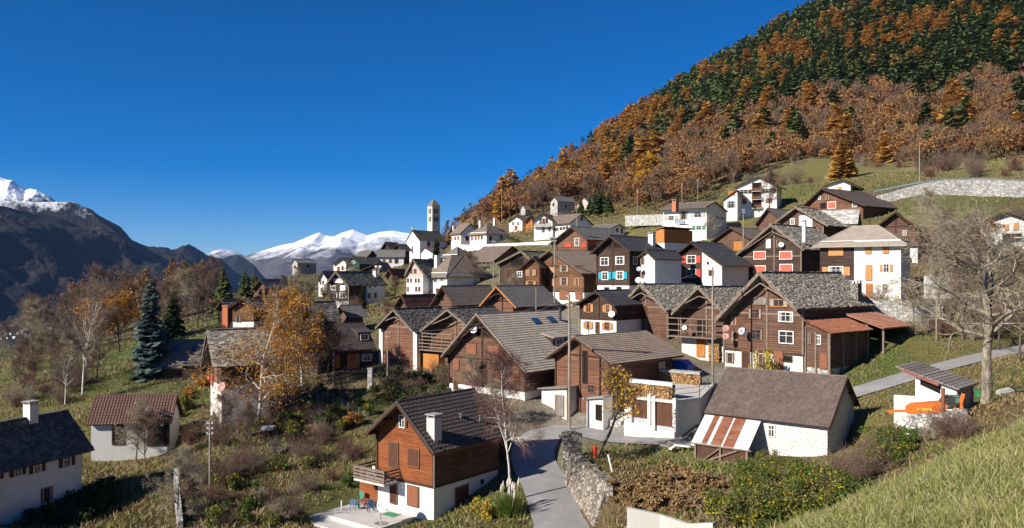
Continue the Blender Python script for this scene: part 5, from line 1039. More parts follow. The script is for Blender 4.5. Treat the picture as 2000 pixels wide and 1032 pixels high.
wall_run('retaining_wall', 'long white terrace wall below the houses near the church', [at(900,494,255), at(925,493,250), at(960,491,245), at(1000,487,240), at(1040,484,236), at(1078,480,232)], [2.6,2.2,2.2,1.8,1.6,1.4], .5, 'white')
P = [at(1712,394,172), at(1760,384,171), at(1800,377,170), at(1850,371,169), at(1900,370,168), at(1960,371,166), at(2010,373,165), at(2080,374,164)]
wall_run('retaining_wall', 'long pale stone wall carrying the upper road at right', P, [1.2,1.5,1.9,2.1,1.9,1.9,1.9,1.9], .6, 'paleStone')
gr_ = MB()
for a, c in zip(P[:-1], P[1:]):
    a = a + Vector((0,1.2,2.3)); c = c + Vector((0,1.2,2.3)); gr_.beam(a, c, .06, .3)
    for k in range(3): q = a.lerp(c, k/3); gr_.box(q.x-.06,q.x+.06,q.y,q.y+.1,q.z-1.2,q.z+.15)
tag(gr_.build('guard_rail', mat('pipe'), None), 'thin guard rail along the top of the upper road wall', 'guard rail')
wall_run('stone_wall', 'grey dry stone wall between lawn and white hipped house', [at(1690,603,100), at(1740,606,99), at(1800,604,98), at(1840,600,98)], 1.1, .5, 'paleStone', rubble=1.5)
wall_run('stone_wall', 'pale roofless ruin wall right of the white hipped house', [at(1806,576,112), at(1830,576,112), at(1858,573,112)], [2.4,2.9,2.0], .5, 'whitestone', rubble=1.5)
wall_run('stone_wall', 'grey wall edge beside the grassy path lower left', [at(344,930,72), at(347,980,67), at(352,1036,62)], .7, .4, 'paleStone')
wall_run('retaining_wall', 'stone garden wall below the fence left of the orange chalet', [at(640,800,94), at(680,822,90), at(720,850,85.5)], [.9,1.0,1.2], .4, 'paleStone')
wall_run('retaining_wall', 'concrete wall under the golden birch beside the narrow farmhouse', [at(432,796,90), at(500,794,91), at(560,790,92)], 1.0, .3, 'concrete')
wall_run('stone_wall', 'white stone terrace wall below the houses by the upper lane', [at(1222,432,235), at(1290,430,228), at(1300,432,226)], 1.6, .5, 'paleStone')
for i, (px, py, d, hh) in enumerate(((626,838,88,1.9),(617,842,87.5,1.4),(723,745,97,1.5))):
    b = MB(); b.box(-.28,.28,-.28,.28,-1,hh); b.box(-.33,.33,-.33,.33,hh,hh+.1); o = b.build('stone_post', mat('paleStone'), None, at(px,py,d)); tag(o, ['taller pale stone post in the garden left of the lane','shorter stone post beside the taller garden post','pinkish stone post before the dormer chalet'][i], 'post')
# ---------------------------------------------------------------- bell tower, chimney stack
d = 294; yw = R(-52); T = at(847,489,d); tw = empty('bell_tower', T, yw); tag(tw, 'slender stone bell tower with pointed roof behind the white church', 'tower'); hw = 1.72*.97
ht = (489-403)/F*d; b = MB(); b.box(-hw,hw,-hw,hw,-3,ht-6.5); b.build('shaft', mat('towerstone') , tw); b = MB(); q = .45
for sx in (-1,1):
    for sy in (-1,1): b.box(sx*hw-(q if sx>0 else 0), sx*hw+(q if sx<0 else 0), sy*hw-(q if sy>0 else 0), sy*hw+(q if sy<0 else 0), ht-6.5, ht)
for z0, z1 in ((ht-6.5,ht-6.0),(ht-3.6,ht-2.9),(ht-.7,ht)): b.box(-hw+.02,hw-.02,-hw+.02,hw-.02,z0,z1)
for s in (-1,1): b.box(-.13,.13,s*hw-.2 if s>0 else -hw, hw if s>0 else -hw+.2, ht-6,ht-.7); b.box(s*hw-.2 if s>0 else -hw, hw if s>0 else -hw+.2,-.13,.13, ht-6,ht-.7)
b.box(-hw*.55,hw*.55,-hw*.55,hw*.55,ht-6,ht-.7) if 0 else None
b.box(-hw+.12,hw-.12,-hw+.12,hw-.12,ht-6.5,ht-.1); b.build('belfry', mat('towerstone'), tw); b = MB()
for s in (-1,1):
    for z0, z1 in ((ht-2.8,ht-1.0),(ht-5.7,ht-4.0)):
        for c in (-.52,.52): b.box(c-.3,c+.3,s*(hw-.13)-.03,s*(hw-.13)+.03,z0,z1); b.box(s*(hw-.13)-.03,s*(hw-.13)+.03,c-.3,c+.3,z0,z1)
b.build('bell_opening', mat('dark'), tw);
b = MB(); o = hw+.25; b.add([(-o,-o,ht),(o,-o,ht),(o,o,ht),(-o,o,ht),(0,0,ht+2.75)], [(3,2,1,0),(0,1,4),(1,2,4),(2,3,4),(3,0,4)]); b.tube([(0,0,ht+2.6),(0,0,ht+3.4)], .06, 6); b.build('spire', mat('grey_roof'), tw)
S = find('plain gable front'); b = MB(); b.box(-.2,.2,.1,.5,S['hA']-.1,S['hA']+1.2); b.box(-.5,.5,.22,.38,S['hA']+.55,S['hA']+.8); b.build('gable_cross', mat('paleStone'), S['root'])
S = find('orange brick chimney'); q = S['inv'] @ onplane(442,618,S['FP'],S['nn']); b = MB(); b.box(q.x-.5,q.x+.5,S['y0']-.6,S['y0']+.5,-1,(S['inv'] @ onplane(442,599,S['FP'],S['nn'])).z); b.box(q.x-.6,q.x+.6,S['y0']-.7,S['y0']+.6,*(lambda z:(z,z+.25))((S['inv'] @ onplane(442,599,S['FP'],S['nn'])).z)); b.build('chimney_stack', mat('brick'), S['root'])
S = find('with a blue balcony'); w = MB(); q0 = S['inv'] @ onplane(1301,478,S['A']+S['e']*S['uwl'],-S['e']); q1 = S['inv'] @ onplane(1356,455,S['A']+S['e']*S['uwl'],-S['e'])
wsd = empty('garden_shed', S['inv'].inverted() @ Vector((S['uwl']-2.2, min(q0.y,q1.y)-.3, q0.z)), S['y']); tag(wsd, 'orange-brown timber shed against the foot of the blue-balcony house', 'shed'); Lw = abs(q0.y-q1.y)
b = MB(); b.box(0,2,0,Lw,.35,2.9); b.build('wall', mat('board_orange'), wsd); b = MB(); b.box(.05,2,.05,Lw-.05,-1.5,.35); b.build('base', mat('white'), wsd); b = MB(); b.prism([(-.4,2.75),(2.1,3.25),(2.1,3.4),(-.4,2.9)],-.3,Lw+.3); b.build('roof', mat('tile_brown'), wsd)
# ---------------------------------------------------------------- poles and wires
def pole(px, pyt, pyb, d, lab, r=.11, kind=1):
    top = -(pyt-HY)/F*d; b_ = at(px, pyb, d); g = gz(b_.x, b_.y); h = top - min(g, b_.z); o = empty('utility_pole', (b_.x, b_.y, min(g, b_.z))); tag(o, lab, 'pole', 'utility poles of the village')
    b = MB(); b.tube([(0,0,-.5),(0,0,h*.5),(0,0,h)], [r,r*.85,r*.65], 10); b.build('shaft', mat('pole'), o)
    if kind:
        c = MB()
        for k in range(kind+1): z = h-.25-.45*k; c.tube([(-.22,0,z),(.22,0,z)], .025, 5); 
        for k in range(kind+1):
            for s in (-.22,.22): z = h-.25-.45*k; c.tube([(s,0,z),(s,0,z+.16)], .05, 6)
        c.tube([(0,.0,h-.3-.45*kind),(0,0,h)], .03, 5); c.build('insulators', mat('dish_white'), o)
    return Vector((b_.x, b_.y, top))
T0 = pole(1112,575,838,79.5,'tall thick grey pole at the lane corner before the skylight chalet',.155,2)
T1 = pole(757,647,790,98,'grey pole among bushes left of the pole-railed barn',.12); T2 = pole(651,688,752,101,'thin pole before the dormer chalet',.08,0); T3 = pole(410,822,982,69,'slanting brown pole in the bare garden at lower left',.11,2)
T4 = pole(1392,522,722,84,'pale pole before the left edge of the biggest farmhouse',.13,0); T5 = pole(1083,462,585,117,'dark pole before the long orange-windowed chalet',.13,1); T6 = pole(964,470,560,135,'thin pole right of the hipped white house',.1,1); T7 = pole(1047,562,610,100,'steel pole rising over the grey fibre roof',.08,0)
T8 = pole(1452,408,492,148,'pole before the timber barn with dark roof',.12,1); T9 = pole(1796,276,378,190,'tall pale mast above the upper road wall',.14,0); T10 = pole(1126,402,470,200,'pole in front of the long white wing',.12,1); T11 = pole(371,738,800,90,'short pole beside the narrow farmhouse',.09,0) if 0 else pole(451,735,800,89,'short pole beside the narrow farmhouse',.09,0)
T12 = pole(1332,358,412,240,'left of two thin poles above the blue-balcony house',.11,1); T13 = pole(1363,350,410,240,'right of two thin poles above the blue-balcony house',.11,1); T14 = pole(980,355,430,310,'thin pole on the slope above the hipped terrace house',.12,0); T15 = pole(1245,370,430,250,'pole on the meadow below the yellow trees',.12,1); T16 = pole(714,475,540,235,'pale pole before the green chalet roofs',.12,0); T17 = pole(1829,560,690,88,'thin grey pole among the bare trees at right',.1,0); T18 = pole(403,572,640,160,'white pole at the left village edge',.09,0); T19=pole(854,500,545,200,'thin mast behind the hipped white house roof',.07,0)
def lamp(px, pyt, pyb, d):
    b_ = at(px, pyb, d); o = empty('street_lamp', (b_.x,b_.y,gz(b_.x,b_.y))); tag(o, 'double white globe lamp beside the dark slab-roofed farmhouse', 'street lamp'); h = -(pyt-HY)/F*d - o.location.z
    b = MB(); b.tube([(0,0,-.3),(0,0,h)], .09, 8); b.beam((-.5,0,h),(.5,0,h),.06); b.build('post', mat('pipe'), o)
    for s in (-.5,.5):
        c = MB(); c.tube([(s,0,h+.03),(s,0,h+.2),(s,0,h+.5),(s,0,h+.62)], [.15,.34,.34,.12], 10); c.build('globe', mat('dish_white'), o)
lamp(739, 524, 560, 190)
def wire(a, b, sag, lab, r=.014):
    n = 16; pts = [Vector(a).lerp(Vector(b), i/n) - Vector((0,0,sag*4*(i/n)*(1-i/n))) for i in range(n+1)]; o0 = pts[0].copy(); m = MB(); m.tube([p-o0 for p in pts], r, 4)
    tag(m.build('overhead_wire', mat('pipe'), None, o0), lab, 'wire', 'overhead wires between the poles')
wire(T0, T1, 1.2, 'wire from the tall lane pole to the left bush pole'); wire(T0+Vector((0,0,-.4)), T1+Vector((0,0,-.4)), 1.3, 'wire from the tall lane pole to the left bush pole'); wire(T1, T3, 2.0, 'wire from the bush pole down to the slanting garden pole'); wire(T1+Vector((0,0,-.4)), T3+Vector((0,0,-.4)), 2.1, 'wire from the bush pole down to the slanting garden pole')
wire(T0, T4, .8, 'wire from the tall lane pole to the pale farmhouse pole'); wire(T0, T5, .8, 'wire from the tall lane pole up to the dark chalet pole'); wire(T5, T6, .8, 'wire between the dark chalet pole and the thin pole'); wire(T4, T8, .8, 'wire from the farmhouse pole up to the barn pole'); wire(T3, at(190,700,100), 2.0, 'wire from the slanting pole across the red-brown shed roof')
wire(at(1262,842,77), at(1397,1034,43), .4, 'stay rope running down across the brown mound', .02); wire(T0, at(1240,800,78), .5, 'thin service wire from the tall pole to the garage')
# ---------------------------------------------------------------- small things
def wld(S, x, y, z): return S['inv'].inverted() @ Vector((x, y, z))
tz = .4; tr = empty('terrace', wld(ch, ch['uwl'], 0, 0), ch['y']); tag(tr, 'pale concrete terrace with a lower step before the orange chalet', 'terrace')
b = MB(); b.box(-2.4, 4.4, -2.9, ch['y0']+.06, -1.8, tz); b.build('slab', mat('concrete'), tr); b = MB(); b.box(-4.0, 3.4, -4.3, -2.95, -2, tz-.35); b.box(-4.0,-2.45,-2.95,1.0,-2,tz-.35); b.build('step', mat('concrete'), tr)
b = MB(); b.box(-2.3,-.02,ch['y0']+.1,ch['y0']+.2,tz,tz+2.3); b.box(-2.3,-2.2,-.6,ch['y0']+.1,tz,tz+2.3) if 0 else None; o = b.build('privacy_screen', mat('larch_clad'), None, wld(ch, ch['uwl'],0,0)); o.rotation_euler = (0,0,ch['y']); tag(o, 'brown timber screen at the back of the chalet terrace', 'screen')
def chair(P, rz, m_, lab):
    o = empty('plastic_chair', P, rz); tag(o, lab, 'chair', 'plastic chairs at the orange chalet'); b = MB(); b.box(-.25,.25,-.25,.25,.42,.47); b.build('seat', mat(m_), o)
    for x in (-.22,.22):
        for y in (-.22,.22): l = MB(); l.beam((x*1.15,y*1.15,0),(x,y,.43),.05); l.build('leg', mat(m_), o)
    b = MB(); k = [(-.25,.45),(.25,.45),(.27,.8),(.17,.95),(-.17,.95),(-.27,.8)]; b.prism(k, .23, .27); b.build('backrest', mat(m_), o); b = MB()
    for x in (-.27,.27): b.beam((x,-.22,.66),(x,.25,.66),.05); b.beam((x,-.22,.45),(x,-.22,.66),.04)
    b.build('armrests', mat(m_), o)
chair(wld(ch, ch['uwl']+.1, ch['y0']-.8, zf-.08), ch['y']+R(-20), 'plastic_white', 'white plastic chair on the chalet balcony'); chair(wld(ch, ch['uwl']+.7, -.2, tz), ch['y']+R(60), 'plastic_blue', 'blue chair nearer the wall under the balcony'); chair(wld(ch, ch['uwl']-.9, -.6, tz), ch['y']+R(200), 'plastic_blue', 'blue chair at the outer side of the red table')
o = empty('balcony_table', wld(ch, ch['uwl']+.75, ch['y0']-.9, zf-.08)); tag(o, 'low white round table beside the balcony chair', 'table'); b = MB(); b.tube([(0,0,.62),(0,0,.67)], .42, 16); b.build('top', mat('plastic_white'), o); b = MB(); b.tube([(0,0,0),(0,0,.62)], .05, 8); b.tube([(0,0,0),(0,0,.04)], .25, 10); b.build('stand', mat('plastic_white'), o)
o = empty('garden_table', wld(ch, ch['uwl']-.3, .1, tz), ch['y']); tag(o, 'dark red table on the chalet terrace', 'table'); b = MB(); b.box(-.6,.6,-.4,.4,.68,.74); b.build('top', mat('table_red'), o)
for x in (-.5,.5):
    for y in (-.3,.3): b = MB(); b.box(x-.03,x+.03,y-.03,y+.03,0,.68); b.build('leg', mat('iron'), o)
o = empty('folding_chair', wld(ch, ch['uwl']-1.5, .75, tz), ch['y']); tag(o, 'dark green folding chair against the timber screen', 'chair'); b = MB(); b.box(-.28,.28,-.05,.0,.45,1.15); b.build('backrest', mat('sh_green'), o); b = MB(); b.box(-.28,.28,-.5,-.05,.42,.46); b.build('seat', mat('sh_green'), o); b = MB(); b.beam((-.27,-.5,0),(-.27,0,.9),.04); b.beam((.27,-.5,0),(.27,0,.9),.04); b.beam((-.27,0,0),(-.27,-.45,.5),.04); b.beam((.27,0,0),(.27,-.45,.5),.04); b.build('frame', mat('iron'), o)
b = MB(); b.box(-.7,.7,-.45,.45,0,.02); o = b.build('door_mat', mat('plastic_green'), None, wld(ch, ch['uwl']+2.5, .3, tz)); o.rotation_euler = (0,0,ch['y']); tag(o, 'bright green mat on the chalet terrace', 'mat')
P = wld(ch, ch['uwl']+3.6, -1.9, tz); o = empty('dish_stand', P); tag(o, 'thin stand with round base on the chalet terrace', 'stand'); b = MB(); b.tube([(0,0,0),(0,0,1.7)], .04, 8); b.tube([(0,0,0),(0,0,.06)], .5, 16); b.build('stand_pole', mat('pipe'), o); dish(P + Vector((.35,-.25,1.6)), 1.5, 'dish_white', 'large white dish on a stand at the orange chalet terrace', (-.62,-.7,.35), (-.35,.25,-.2))
def post(px, py, d, h, r, m_, lab, name='marker_post', tilt=0):
    b = MB(); b.tube([(0,0,-.3),(tilt*h,0,h)], r, 8); P = at(px,py,d); P.z = gz(P.x,P.y) - .05; tag(b.build(name, mat(m_), None, P), lab, 'post')
post(1198,938,62,1.35,.07,'plastic_white','leaning white post on the grass edge above the lane wall',tilt=-.3); post(1166,893,67,1.0,.05,'plastic_white','thin white stake beside the red hydrant'); post(667,998,66,1.6,.05,'plastic_white','white pipe standing at the edge of the chalet terrace')
P = at(1162,893,67); P.z = gz(P.x,P.y); o = empty('hydrant', P); tag(o, 'red hydrant on the grass by the lane corner', 'hydrant'); b = MB(); b.tube([(0,0,0),(0,0,.75),(0,0,.9),(0,0,1.0)], [.16,.15,.19,.08], 12); b.build('body', mat('plastic_red'), o); b = MB(); b.tube([(-.28,0,.6),(.28,0,.6)], .07, 8); b.build('nozzles', mat('plastic_red'), o)
def onplace(o, px, py, d=None):
    P = onground(px, py) if d is None else at(px, py, d); o.location = (P.x, P.y, gz(P.x, P.y)); return o
b = MB(); b.tube([(-.75,0,.05),(-.6,0,.12),(.1,.05,.22),(.55,.1,.3),(.7,.1,.3)], [.1,.26,.31,.26,.1], 9); o = b.build('stone_slab', mat('flat_stone'), None); onplace(o,1966,771); tag(o, 'pale rounded stone slab lying on the grass at right', 'slab')
tub = empty('green_tub', (0,0,0)); onplace(tub,1913,775); tag(tub, 'green plastic tub by the trunk of the big bare tree', 'tub'); b = MB(); b.tube([(0,0,0),(0,0,.4)], [.28,.36], 12); b.build('body', mat('plastic_green'), tub); b = MB(); b.tube([(0,0,.38),(0,0,.44)], .39, 12); b.build('rim', mat('plastic_green'), tub)
tb = empty('boarded_pile', (0,0,0)); onplace(tb,1330,905,68); tag(tb, 'heap of white boards and scrap left of the tin shed', 'scrap heap'); rr = random.Random(4)
for i in range(7):
    b = MB(); x, y = rr.uniform(-1.6,1.8), rr.uniform(-.5,.5); a = rr.uniform(0,3); b.beam((x-math.cos(a)*.7,y-math.sin(a)*.4,.15+rr.uniform(0,.2)),(x+math.cos(a)*.7,y+math.sin(a)*.4,.2+rr.uniform(0,.4)),.3,.12); b.build('board', mat(['plastic_white','beam_grey','board_grey'][i%3]), tb)
cp = empty('scrap_heap', (0,0,0)); onplace(cp,525,866,84); tag(cp, 'pile of boards under a grey sheet in the tangled garden', 'scrap heap')
for i in range(9):
    b = MB(); x, y = rr.uniform(-1.4,1.4), rr.uniform(-.7,.7); b.beam((x-.9,y,.2+rr.uniform(0,.5)),(x+.9,y+rr.uniform(-.3,.3),.2+rr.uniform(0,.7)),.25,.08); b.build('board', mat(['board_grey','rust','sh_brown'][i%3]), cp)
b = MB(); b.box(-.7,.6,-.5,.5,.6,.95); b.build('cover_sheet', mat('dish_grey'), cp)
# trailer load under a blue tarp in front of the cluttered barn
P = at(1326,700,90); P.z = gz(P.x,P.y); bt = empty('covered_trailer', P, R(-35)); tag(bt, 'trailer under a bright blue tarp before the cluttered barn', 'trailer'); b = MB(); b.prism([(-1.4,.6),(1.4,.6),(1.4,1.2),(.7,1.75),(-.7,1.75),(-1.4,1.2)],-.9,.9); b.build('tarp', mat('blue_tarp'), bt); b = MB(); b.box(-1.5,1.5,-.8,.8,.45,.6); b.beam((1.5,0,.5),(2.6,0,.4),.1); b.build('chassis', mat('iron'), bt)
for y in (-.85,.85): b = MB(); b.tube([(0,y-.1,.32),(0,y+.1,.32)], .32, 14); b.build('wheel', mat('iron'), bt)
# bicycle on the white house wall
hp = find('pale orange'); P = onplane(1713,563,hp['FP']+hp['nn']*.12,hp['nn']); bk = empty('bicycle', P, hp['y']); tag(bk, 'old bicycle hung on the wall of the hipped orange-shuttered house', 'bicycle')
for x in (-.5,.5):
    b = MB(); pts = [(x+.33*math.cos(t*math.pi/8), 0, .33*math.sin(t*math.pi/8)) for t in range(17)]; b.tube(pts, .025, 5, False); b.build('wheel', mat('iron'), bk)
b = MB()
for p, q in (((-.5,0,0),(-.15,0,.5)),((-.15,0,.5),(.35,0,.5)),((.5,0,0),(.32,0,.62)),((-.5,0,0),(0,0,-.02)),((0,0,-.02),(.35,0,.5)),((0,0,-.02),(-.18,0,.62))): b.tube([p,q], .02, 5)
b.build('frame', mat('iron'), bk); b = MB(); b.box(-.28,-.08,-.06,.06,.6,.66); b.build('saddle', mat('iron'), bk); b = MB(); b.tube([(.32,-.2,.66),(.32,.2,.66)], .02, 5); b.build('handlebar', mat('pipe'), bk)
for i, (px, py, lab) in enumerate(((1714,582,'small planter by the orange door of the hipped house'),(1738,582,'long planter below the ground floor window of the hipped house'))):
    P = onplane(px,py,hp['FP']+hp['nn']*.7,hp['nn']); o = empty('planter', P, hp['y']); tag(o, lab, 'planter', 'planters before the hipped house'); w = .4+.5*i; b = MB(); b.box(-w,w,-.2,.2,0,.35); b.build('trough', mat('w_brown'), o); b = MB()
    for k in range(40): x, y, z = rr.uniform(-w,w), rr.uniform(-.2,.2), rr.uniform(.3,.65); b.add([(x,y,z),(x+.12,y+.05,z+.05),(x+.05,y,z+.14)],[(0,1,2)])
    b.build('plants', mat('green'), o)
P = onplane(1756,582,hp['FP']+hp['nn']*.8,hp['nn']); o = empty('bench', P, hp['y']); tag(o, 'orange-brown bench at the right end of the hipped house wall', 'bench')
b = MB(); b.box(-.7,.7,-.2,.2,.42,.48); b.build('seat', mat('board_orange'), o); b = MB(); b.box(-.7,.7,.17,.22,.5,.9); b.build('backrest', mat('board_orange'), o)
for x in (-.6,.6): b = MB(); b.box(x-.05,x+.05,-.18,.2,0,.42); b.build('leg', mat('board_orange'), o)
o = empty('bench', at(556,772,93), R(10)); tag(o, 'weathered bench before the wall under the golden birch', 'bench'); o.location.z = gz(o.location.x,o.location.y)
b = MB(); b.box(-.9,.9,-.2,.2,.42,.48); b.build('seat', mat('beam_grey'), o); b = MB(); b.box(-.9,.9,.17,.22,.55,.95); b.build('backrest', mat('beam_grey'), o)
for x in (-.8,.8): b = MB(); b.box(x-.05,x+.05,-.18,.2,-.2,.42); b.build('leg', mat('beam_grey'), o)
# garden fence above the stone wall
fe = empty('wire_fence', at(690,818,90)); tag(fe, 'thin grey garden fence on the stone wall left of the orange chalet', 'fence'); pts = [at(600,788,97), at(640,798,94.2), at(680,818,90.2), at(722,842,86)]
b = MB(); w = MB()
for i in range(len(pts)-1):
    for k in range(4):
        q = pts[i].lerp(pts[i+1], k/4) - fe.location; b.box(q.x-.04,q.x+.04,q.y-.04,q.y+.04,q.z,q.z+1.9)
    for z in (.9,1.2,1.5,1.8): w.tube([pts[i]-fe.location+Vector((0,0,z)), pts[i+1]-fe.location+Vector((0,0,z))], .012, 4)
b.build('fence_posts', mat('fence_grey'), fe); w.build('fence_wire', mat('pipe'), fe)
# stone steps by the reddish chalet
st = empty('stone_steps', at(1196,822,80), R(-42)); tag(st, 'rough stone steps between the tiny hut and the garage', 'steps'); b = MB()
for i in range(7): b.box(-1.0,1.0,i*.45,(i+1)*.45+.1,-1,.05+i*.22)
b.build('treads', mat('paleStone'), st)
# ---------------------------------------------------------------- vegetation
def unit(a): return a / np.maximum(np.linalg.norm(a, axis=-1, keepdims=True), 1e-9)
def tubes_np(p0, p1, r0, r1, n=4):
    p0, p1 = np.asarray(p0, float), np.asarray(p1, float); r0 = np.asarray(r0, float); r1 = np.asarray(r1, float)
    d = unit(p1-p0); ref = np.where(np.abs(d[:,2:3]) < .9, [[0,0,1.]], [[1.,0,0]]); a = unit(np.cross(d, ref)); b = np.cross(d, a)
    t = np.arange(n)*2*math.pi/n; c = a[:,None]*np.cos(t)[None,:,None] + b[:,None]*np.sin(t)[None,:,None]
    v = np.stack([p0[:,None]+c*r0[:,None,None], p1[:,None]+c*r1[:,None,None]], 1).reshape(-1,3)
    k = np.arange(len(p0))[:,None]*2*n; i = np.arange(n)[None]; j = (i+1) % n
    return v, np.stack([k+i, k+j, k+n+j, k+n+i], -1).reshape(-1,4)
def quads_np(c, s, rs, asp=1.0, flat=0.0, direc=None):
    c = np.asarray(c, float); n = len(c); u = unit(rs.randn(n,3)) if direc is None else unit(direc); w = rs.randn(n,3); w[:,2] *= (1-flat)
    v = unit(np.cross(u, w)); s = np.broadcast_to(np.asarray(s, float), (n,))[:,None]; u = u*s*.5*asp; v = v*s*.5
    V = np.stack([c-u*.9, c-v, c+u*1.1, c+v], 1).reshape(-1,3); return V, np.arange(4*n).reshape(-1,4)
def joinv(parts):
    V, Fc, T = [], [], []; k = 0
    for p in parts:
        V.append(p[0]); Fc.append(p[1]+k); T.append(p[2] if len(p) > 2 else np.zeros(len(p[0]))); k += len(p[0])
    return np.concatenate(V), np.concatenate(Fc), np.concatenate(T)
def grow(seed, h, r, lv=3, start=.28, nseg=9, nb=(3,2,2), ang=(55,45,40), ratio=(.45,.5,.55), wob=(.06,.16,.22,.25), grav=(.05,.05,.02,-.02), lean=(0,0), fork=0, taper=.85):
    rng = random.Random(seed); S = [[] for _ in range(lv+1)]; tips = []
    def br(p, d, L, rad, l):
        n = nseg if l == 0 else (4 if l == 1 else (3 if l == 2 else 2))
        for i in range(n):
            d = (d + Vector((rng.gauss(0,1),rng.gauss(0,1),rng.gauss(0,.6)))*wob[min(l,3)] + Vector((0,0,grav[min(l,3)]))).normalized()
            q = p + d*(L/n); t0, t1 = i/n, (i+1)/n; S[l].append((tuple(p), tuple(q), rad*(1-taper*t0), rad*(1-taper*t1)))
            p = q
            if l == lv or (l == lv-1 and i): tips.append((tuple(q), tuple(d)))
            if l < lv and t1 >= (start if l == 0 else .2):
                for k in range(nb[l]):
                    a = R(ang[l]*rng.uniform(.6,1.3)); ax = d.orthogonal().normalized(); ax.rotate(Matrix.Rotation(rng.uniform(0,6.283),3,d)); c = d.copy(); c.rotate(Matrix.Rotation(a,3,ax))
                    f = (1.15-.75*((t1-start)/(1-start)) if l == 0 else 1.1-.5*t1)*rng.uniform(.6,1.15)
                    br(p, c, L*ratio[l]*f, rad*(1-taper*t1)*.62 + .002, l+1)
    br(Vector((0,0,0)), Vector((lean[0],lean[1],1)).normalized(), h, r, 0)
    return S, np.array([t[0] for t in tips]), np.array([t[1] for t in tips])
def segs(S, ls, n, rmin=.006):
    a = [s for l in ls for s in S[l]]
    if not a: return np.zeros((0,3)), np.zeros((0,4), int)
    return tubes_np([s[0] for s in a],[s[1] for s in a],[max(rmin,s[2]) for s in a],[max(rmin*.7,s[3]) for s in a], n)
PROTO = {}
def make_tree(key, name, lab, cat, seed, h, r, bark, twigm, leafm=None, nleaf=2, lsize=.16, lsp=.25, twig=.008, twl=.45, drop=0, group=None, leaf_top=1.0, ntw=2, **gk):
    """tree = trunk (with limbs), twigs, foliage"""
    o = empty(name, (0,0,0)); tag(o, lab, cat, group); S, T, D = grow(seed, h, r, **gk); rs = np.random.RandomState(seed); lv = len(S)-1
    v, f = segs(S, range(0, max(1, lv)), 6); me = npmesh('trunk', v, f); me.polygons.foreach_set('use_smooth',[True]*len(me.polygons)); obj('trunk', me, mat(bark), o)
    parts = [segs(S, [lv], 3, twig)]
    k = np.repeat(np.arange(len(T)), ntw); dirs = unit(D[k] + rs.randn(len(k),3)*.55 + np.array([0,0,-drop])); L = twl*rs.uniform(.5,1.3,len(k)); parts.append(tubes_np(T[k], T[k]+dirs*L[:,None], np.full(len(k),twig), np.full(len(k),twig*.5), 3))
    v, f, t = joinv(parts); obj('twigs', npmesh('twigs', v, f), mat(twigm), o)
    if leafm:
        m = T[:,2] < h*leaf_top*rs.uniform(.8,1.2,len(T)); TT, DD = T[m], D[m]; k = np.repeat(np.arange(len(TT)), nleaf); c = TT[k] + rs.randn(len(k),3)*lsp + np.array([0,0,-drop*.3])*rs.rand(len(k),1)*2
        v, f = quads_np(c, lsize*rs.uniform(.6,1.4,len(k)), rs, 1.2, direc=(np.array([[0,0,-1]])+rs.randn(len(k),3)*.5) if drop else None); cl = rs.rand(len(TT))*.5 + .5*(np.sin(TT[:,0]*1.3)+np.sin(TT[:,2]*1.7)+2)/4
        obj('foliage', npmesh('foliage', v, f, np.repeat(np.clip(cl[k]+rs.randn(len(k))*.1,0,.95),4)), mat(leafm), o)
    PROTO[key] = o; return o
def cone_np(seed, h, Rr, nlev, nb, droop=.25, sub=1, size=1.0, low=.06, ex=.85, wid=.32):
    rs = np.random.RandomState(seed); P = []; Dv = []; Sz = []; C = []; tz = []
    V = []; 
    for i in range(nlev):
        z = h*(low+(1-low)*(i/nlev)**.9); rad = Rr*(1-(z/h))**ex*rs.uniform(.75,1.2)+.12; m = max(4, int(nb*(1-.6*i/nlev)))
        for k in range(m):
            a = rs.rand()*6.283; L = rad*rs.uniform(.7,1.15); zz = z + rs.uniform(-.5,.5)*h/nlev; dz = -droop*L*rs.uniform(.6,1.4)
            for q in range(sub):
                f0 = q/sub*.85; f1 = min(1, (q+1.35)/sub); p0 = np.array([math.cos(a)*L*f0, math.sin(a)*L*f0, zz+dz*f0**1.5]); p1 = np.array([math.cos(a)*L*f1, math.sin(a)*L*f1, zz+dz*f1**1.5 + rs.uniform(-.05,.1)])
                sd = np.array([-math.sin(a), math.cos(a), rs.uniform(-.65,.65)])*L*wid*rs.uniform(.7,1.3)/(sub**.5); mid = p0*.45+p1*.55; V += [p0, mid-sd, p1, mid+sd]; t = rs.rand()*.35; tz += [t,t,t+.1,t]
    V += [np.array([0,0,h*.86]), np.array([-.12*Rr**.5,0,h*.92]), np.array([0,0,h*1.02]), np.array([.12*Rr**.5,0,h*.92])]; tz += [0]*4
    return np.array(V), np.arange(len(V)).reshape(-1,4), np.array(tz)
def make_conifer(key, name, lab, seed, h, Rr, m_, nlev=26, nb=15, sub=3, droop=.25, group=None, low=.05, ex=.8, wid=.3):
    o = empty(name, (0,0,0)); tag(o, lab, 'tree', group); v, f, t = cone_np(seed, h, Rr, nlev, nb, droop, sub, low=low, ex=ex, wid=wid); obj('crown', npmesh('crown', v, f, t), mat(m_), o)
    b = MB(); b.tube([(0,0,-.5),(0,0,h*.6),(0,0,h*.97)], [Rr*.07+.06,Rr*.045+.03,.02], 8); b.build('trunk', mat('bark'), o); PROTO[key] = o; return o
def put(key, px, py, d, scale=1.0, rz=0, lab=None, group=None, first=False, sz=None, xyz=None):
    src = PROTO[key]
    if src.get('_used'): o = copy_tree(src)
    else: o = src; src['_used'] = 1
    if lab: o['label'] = lab
    if group: o['group'] = group
    P = Vector(xyz) if xyz else (at(px,py,d) if d else onground(px,py)); o.location = (P.x, P.y, gz(P.x,P.y)-.08); o.rotation_euler = (0,0,rz); o.scale = (scale,scale,(sz or scale)); return o
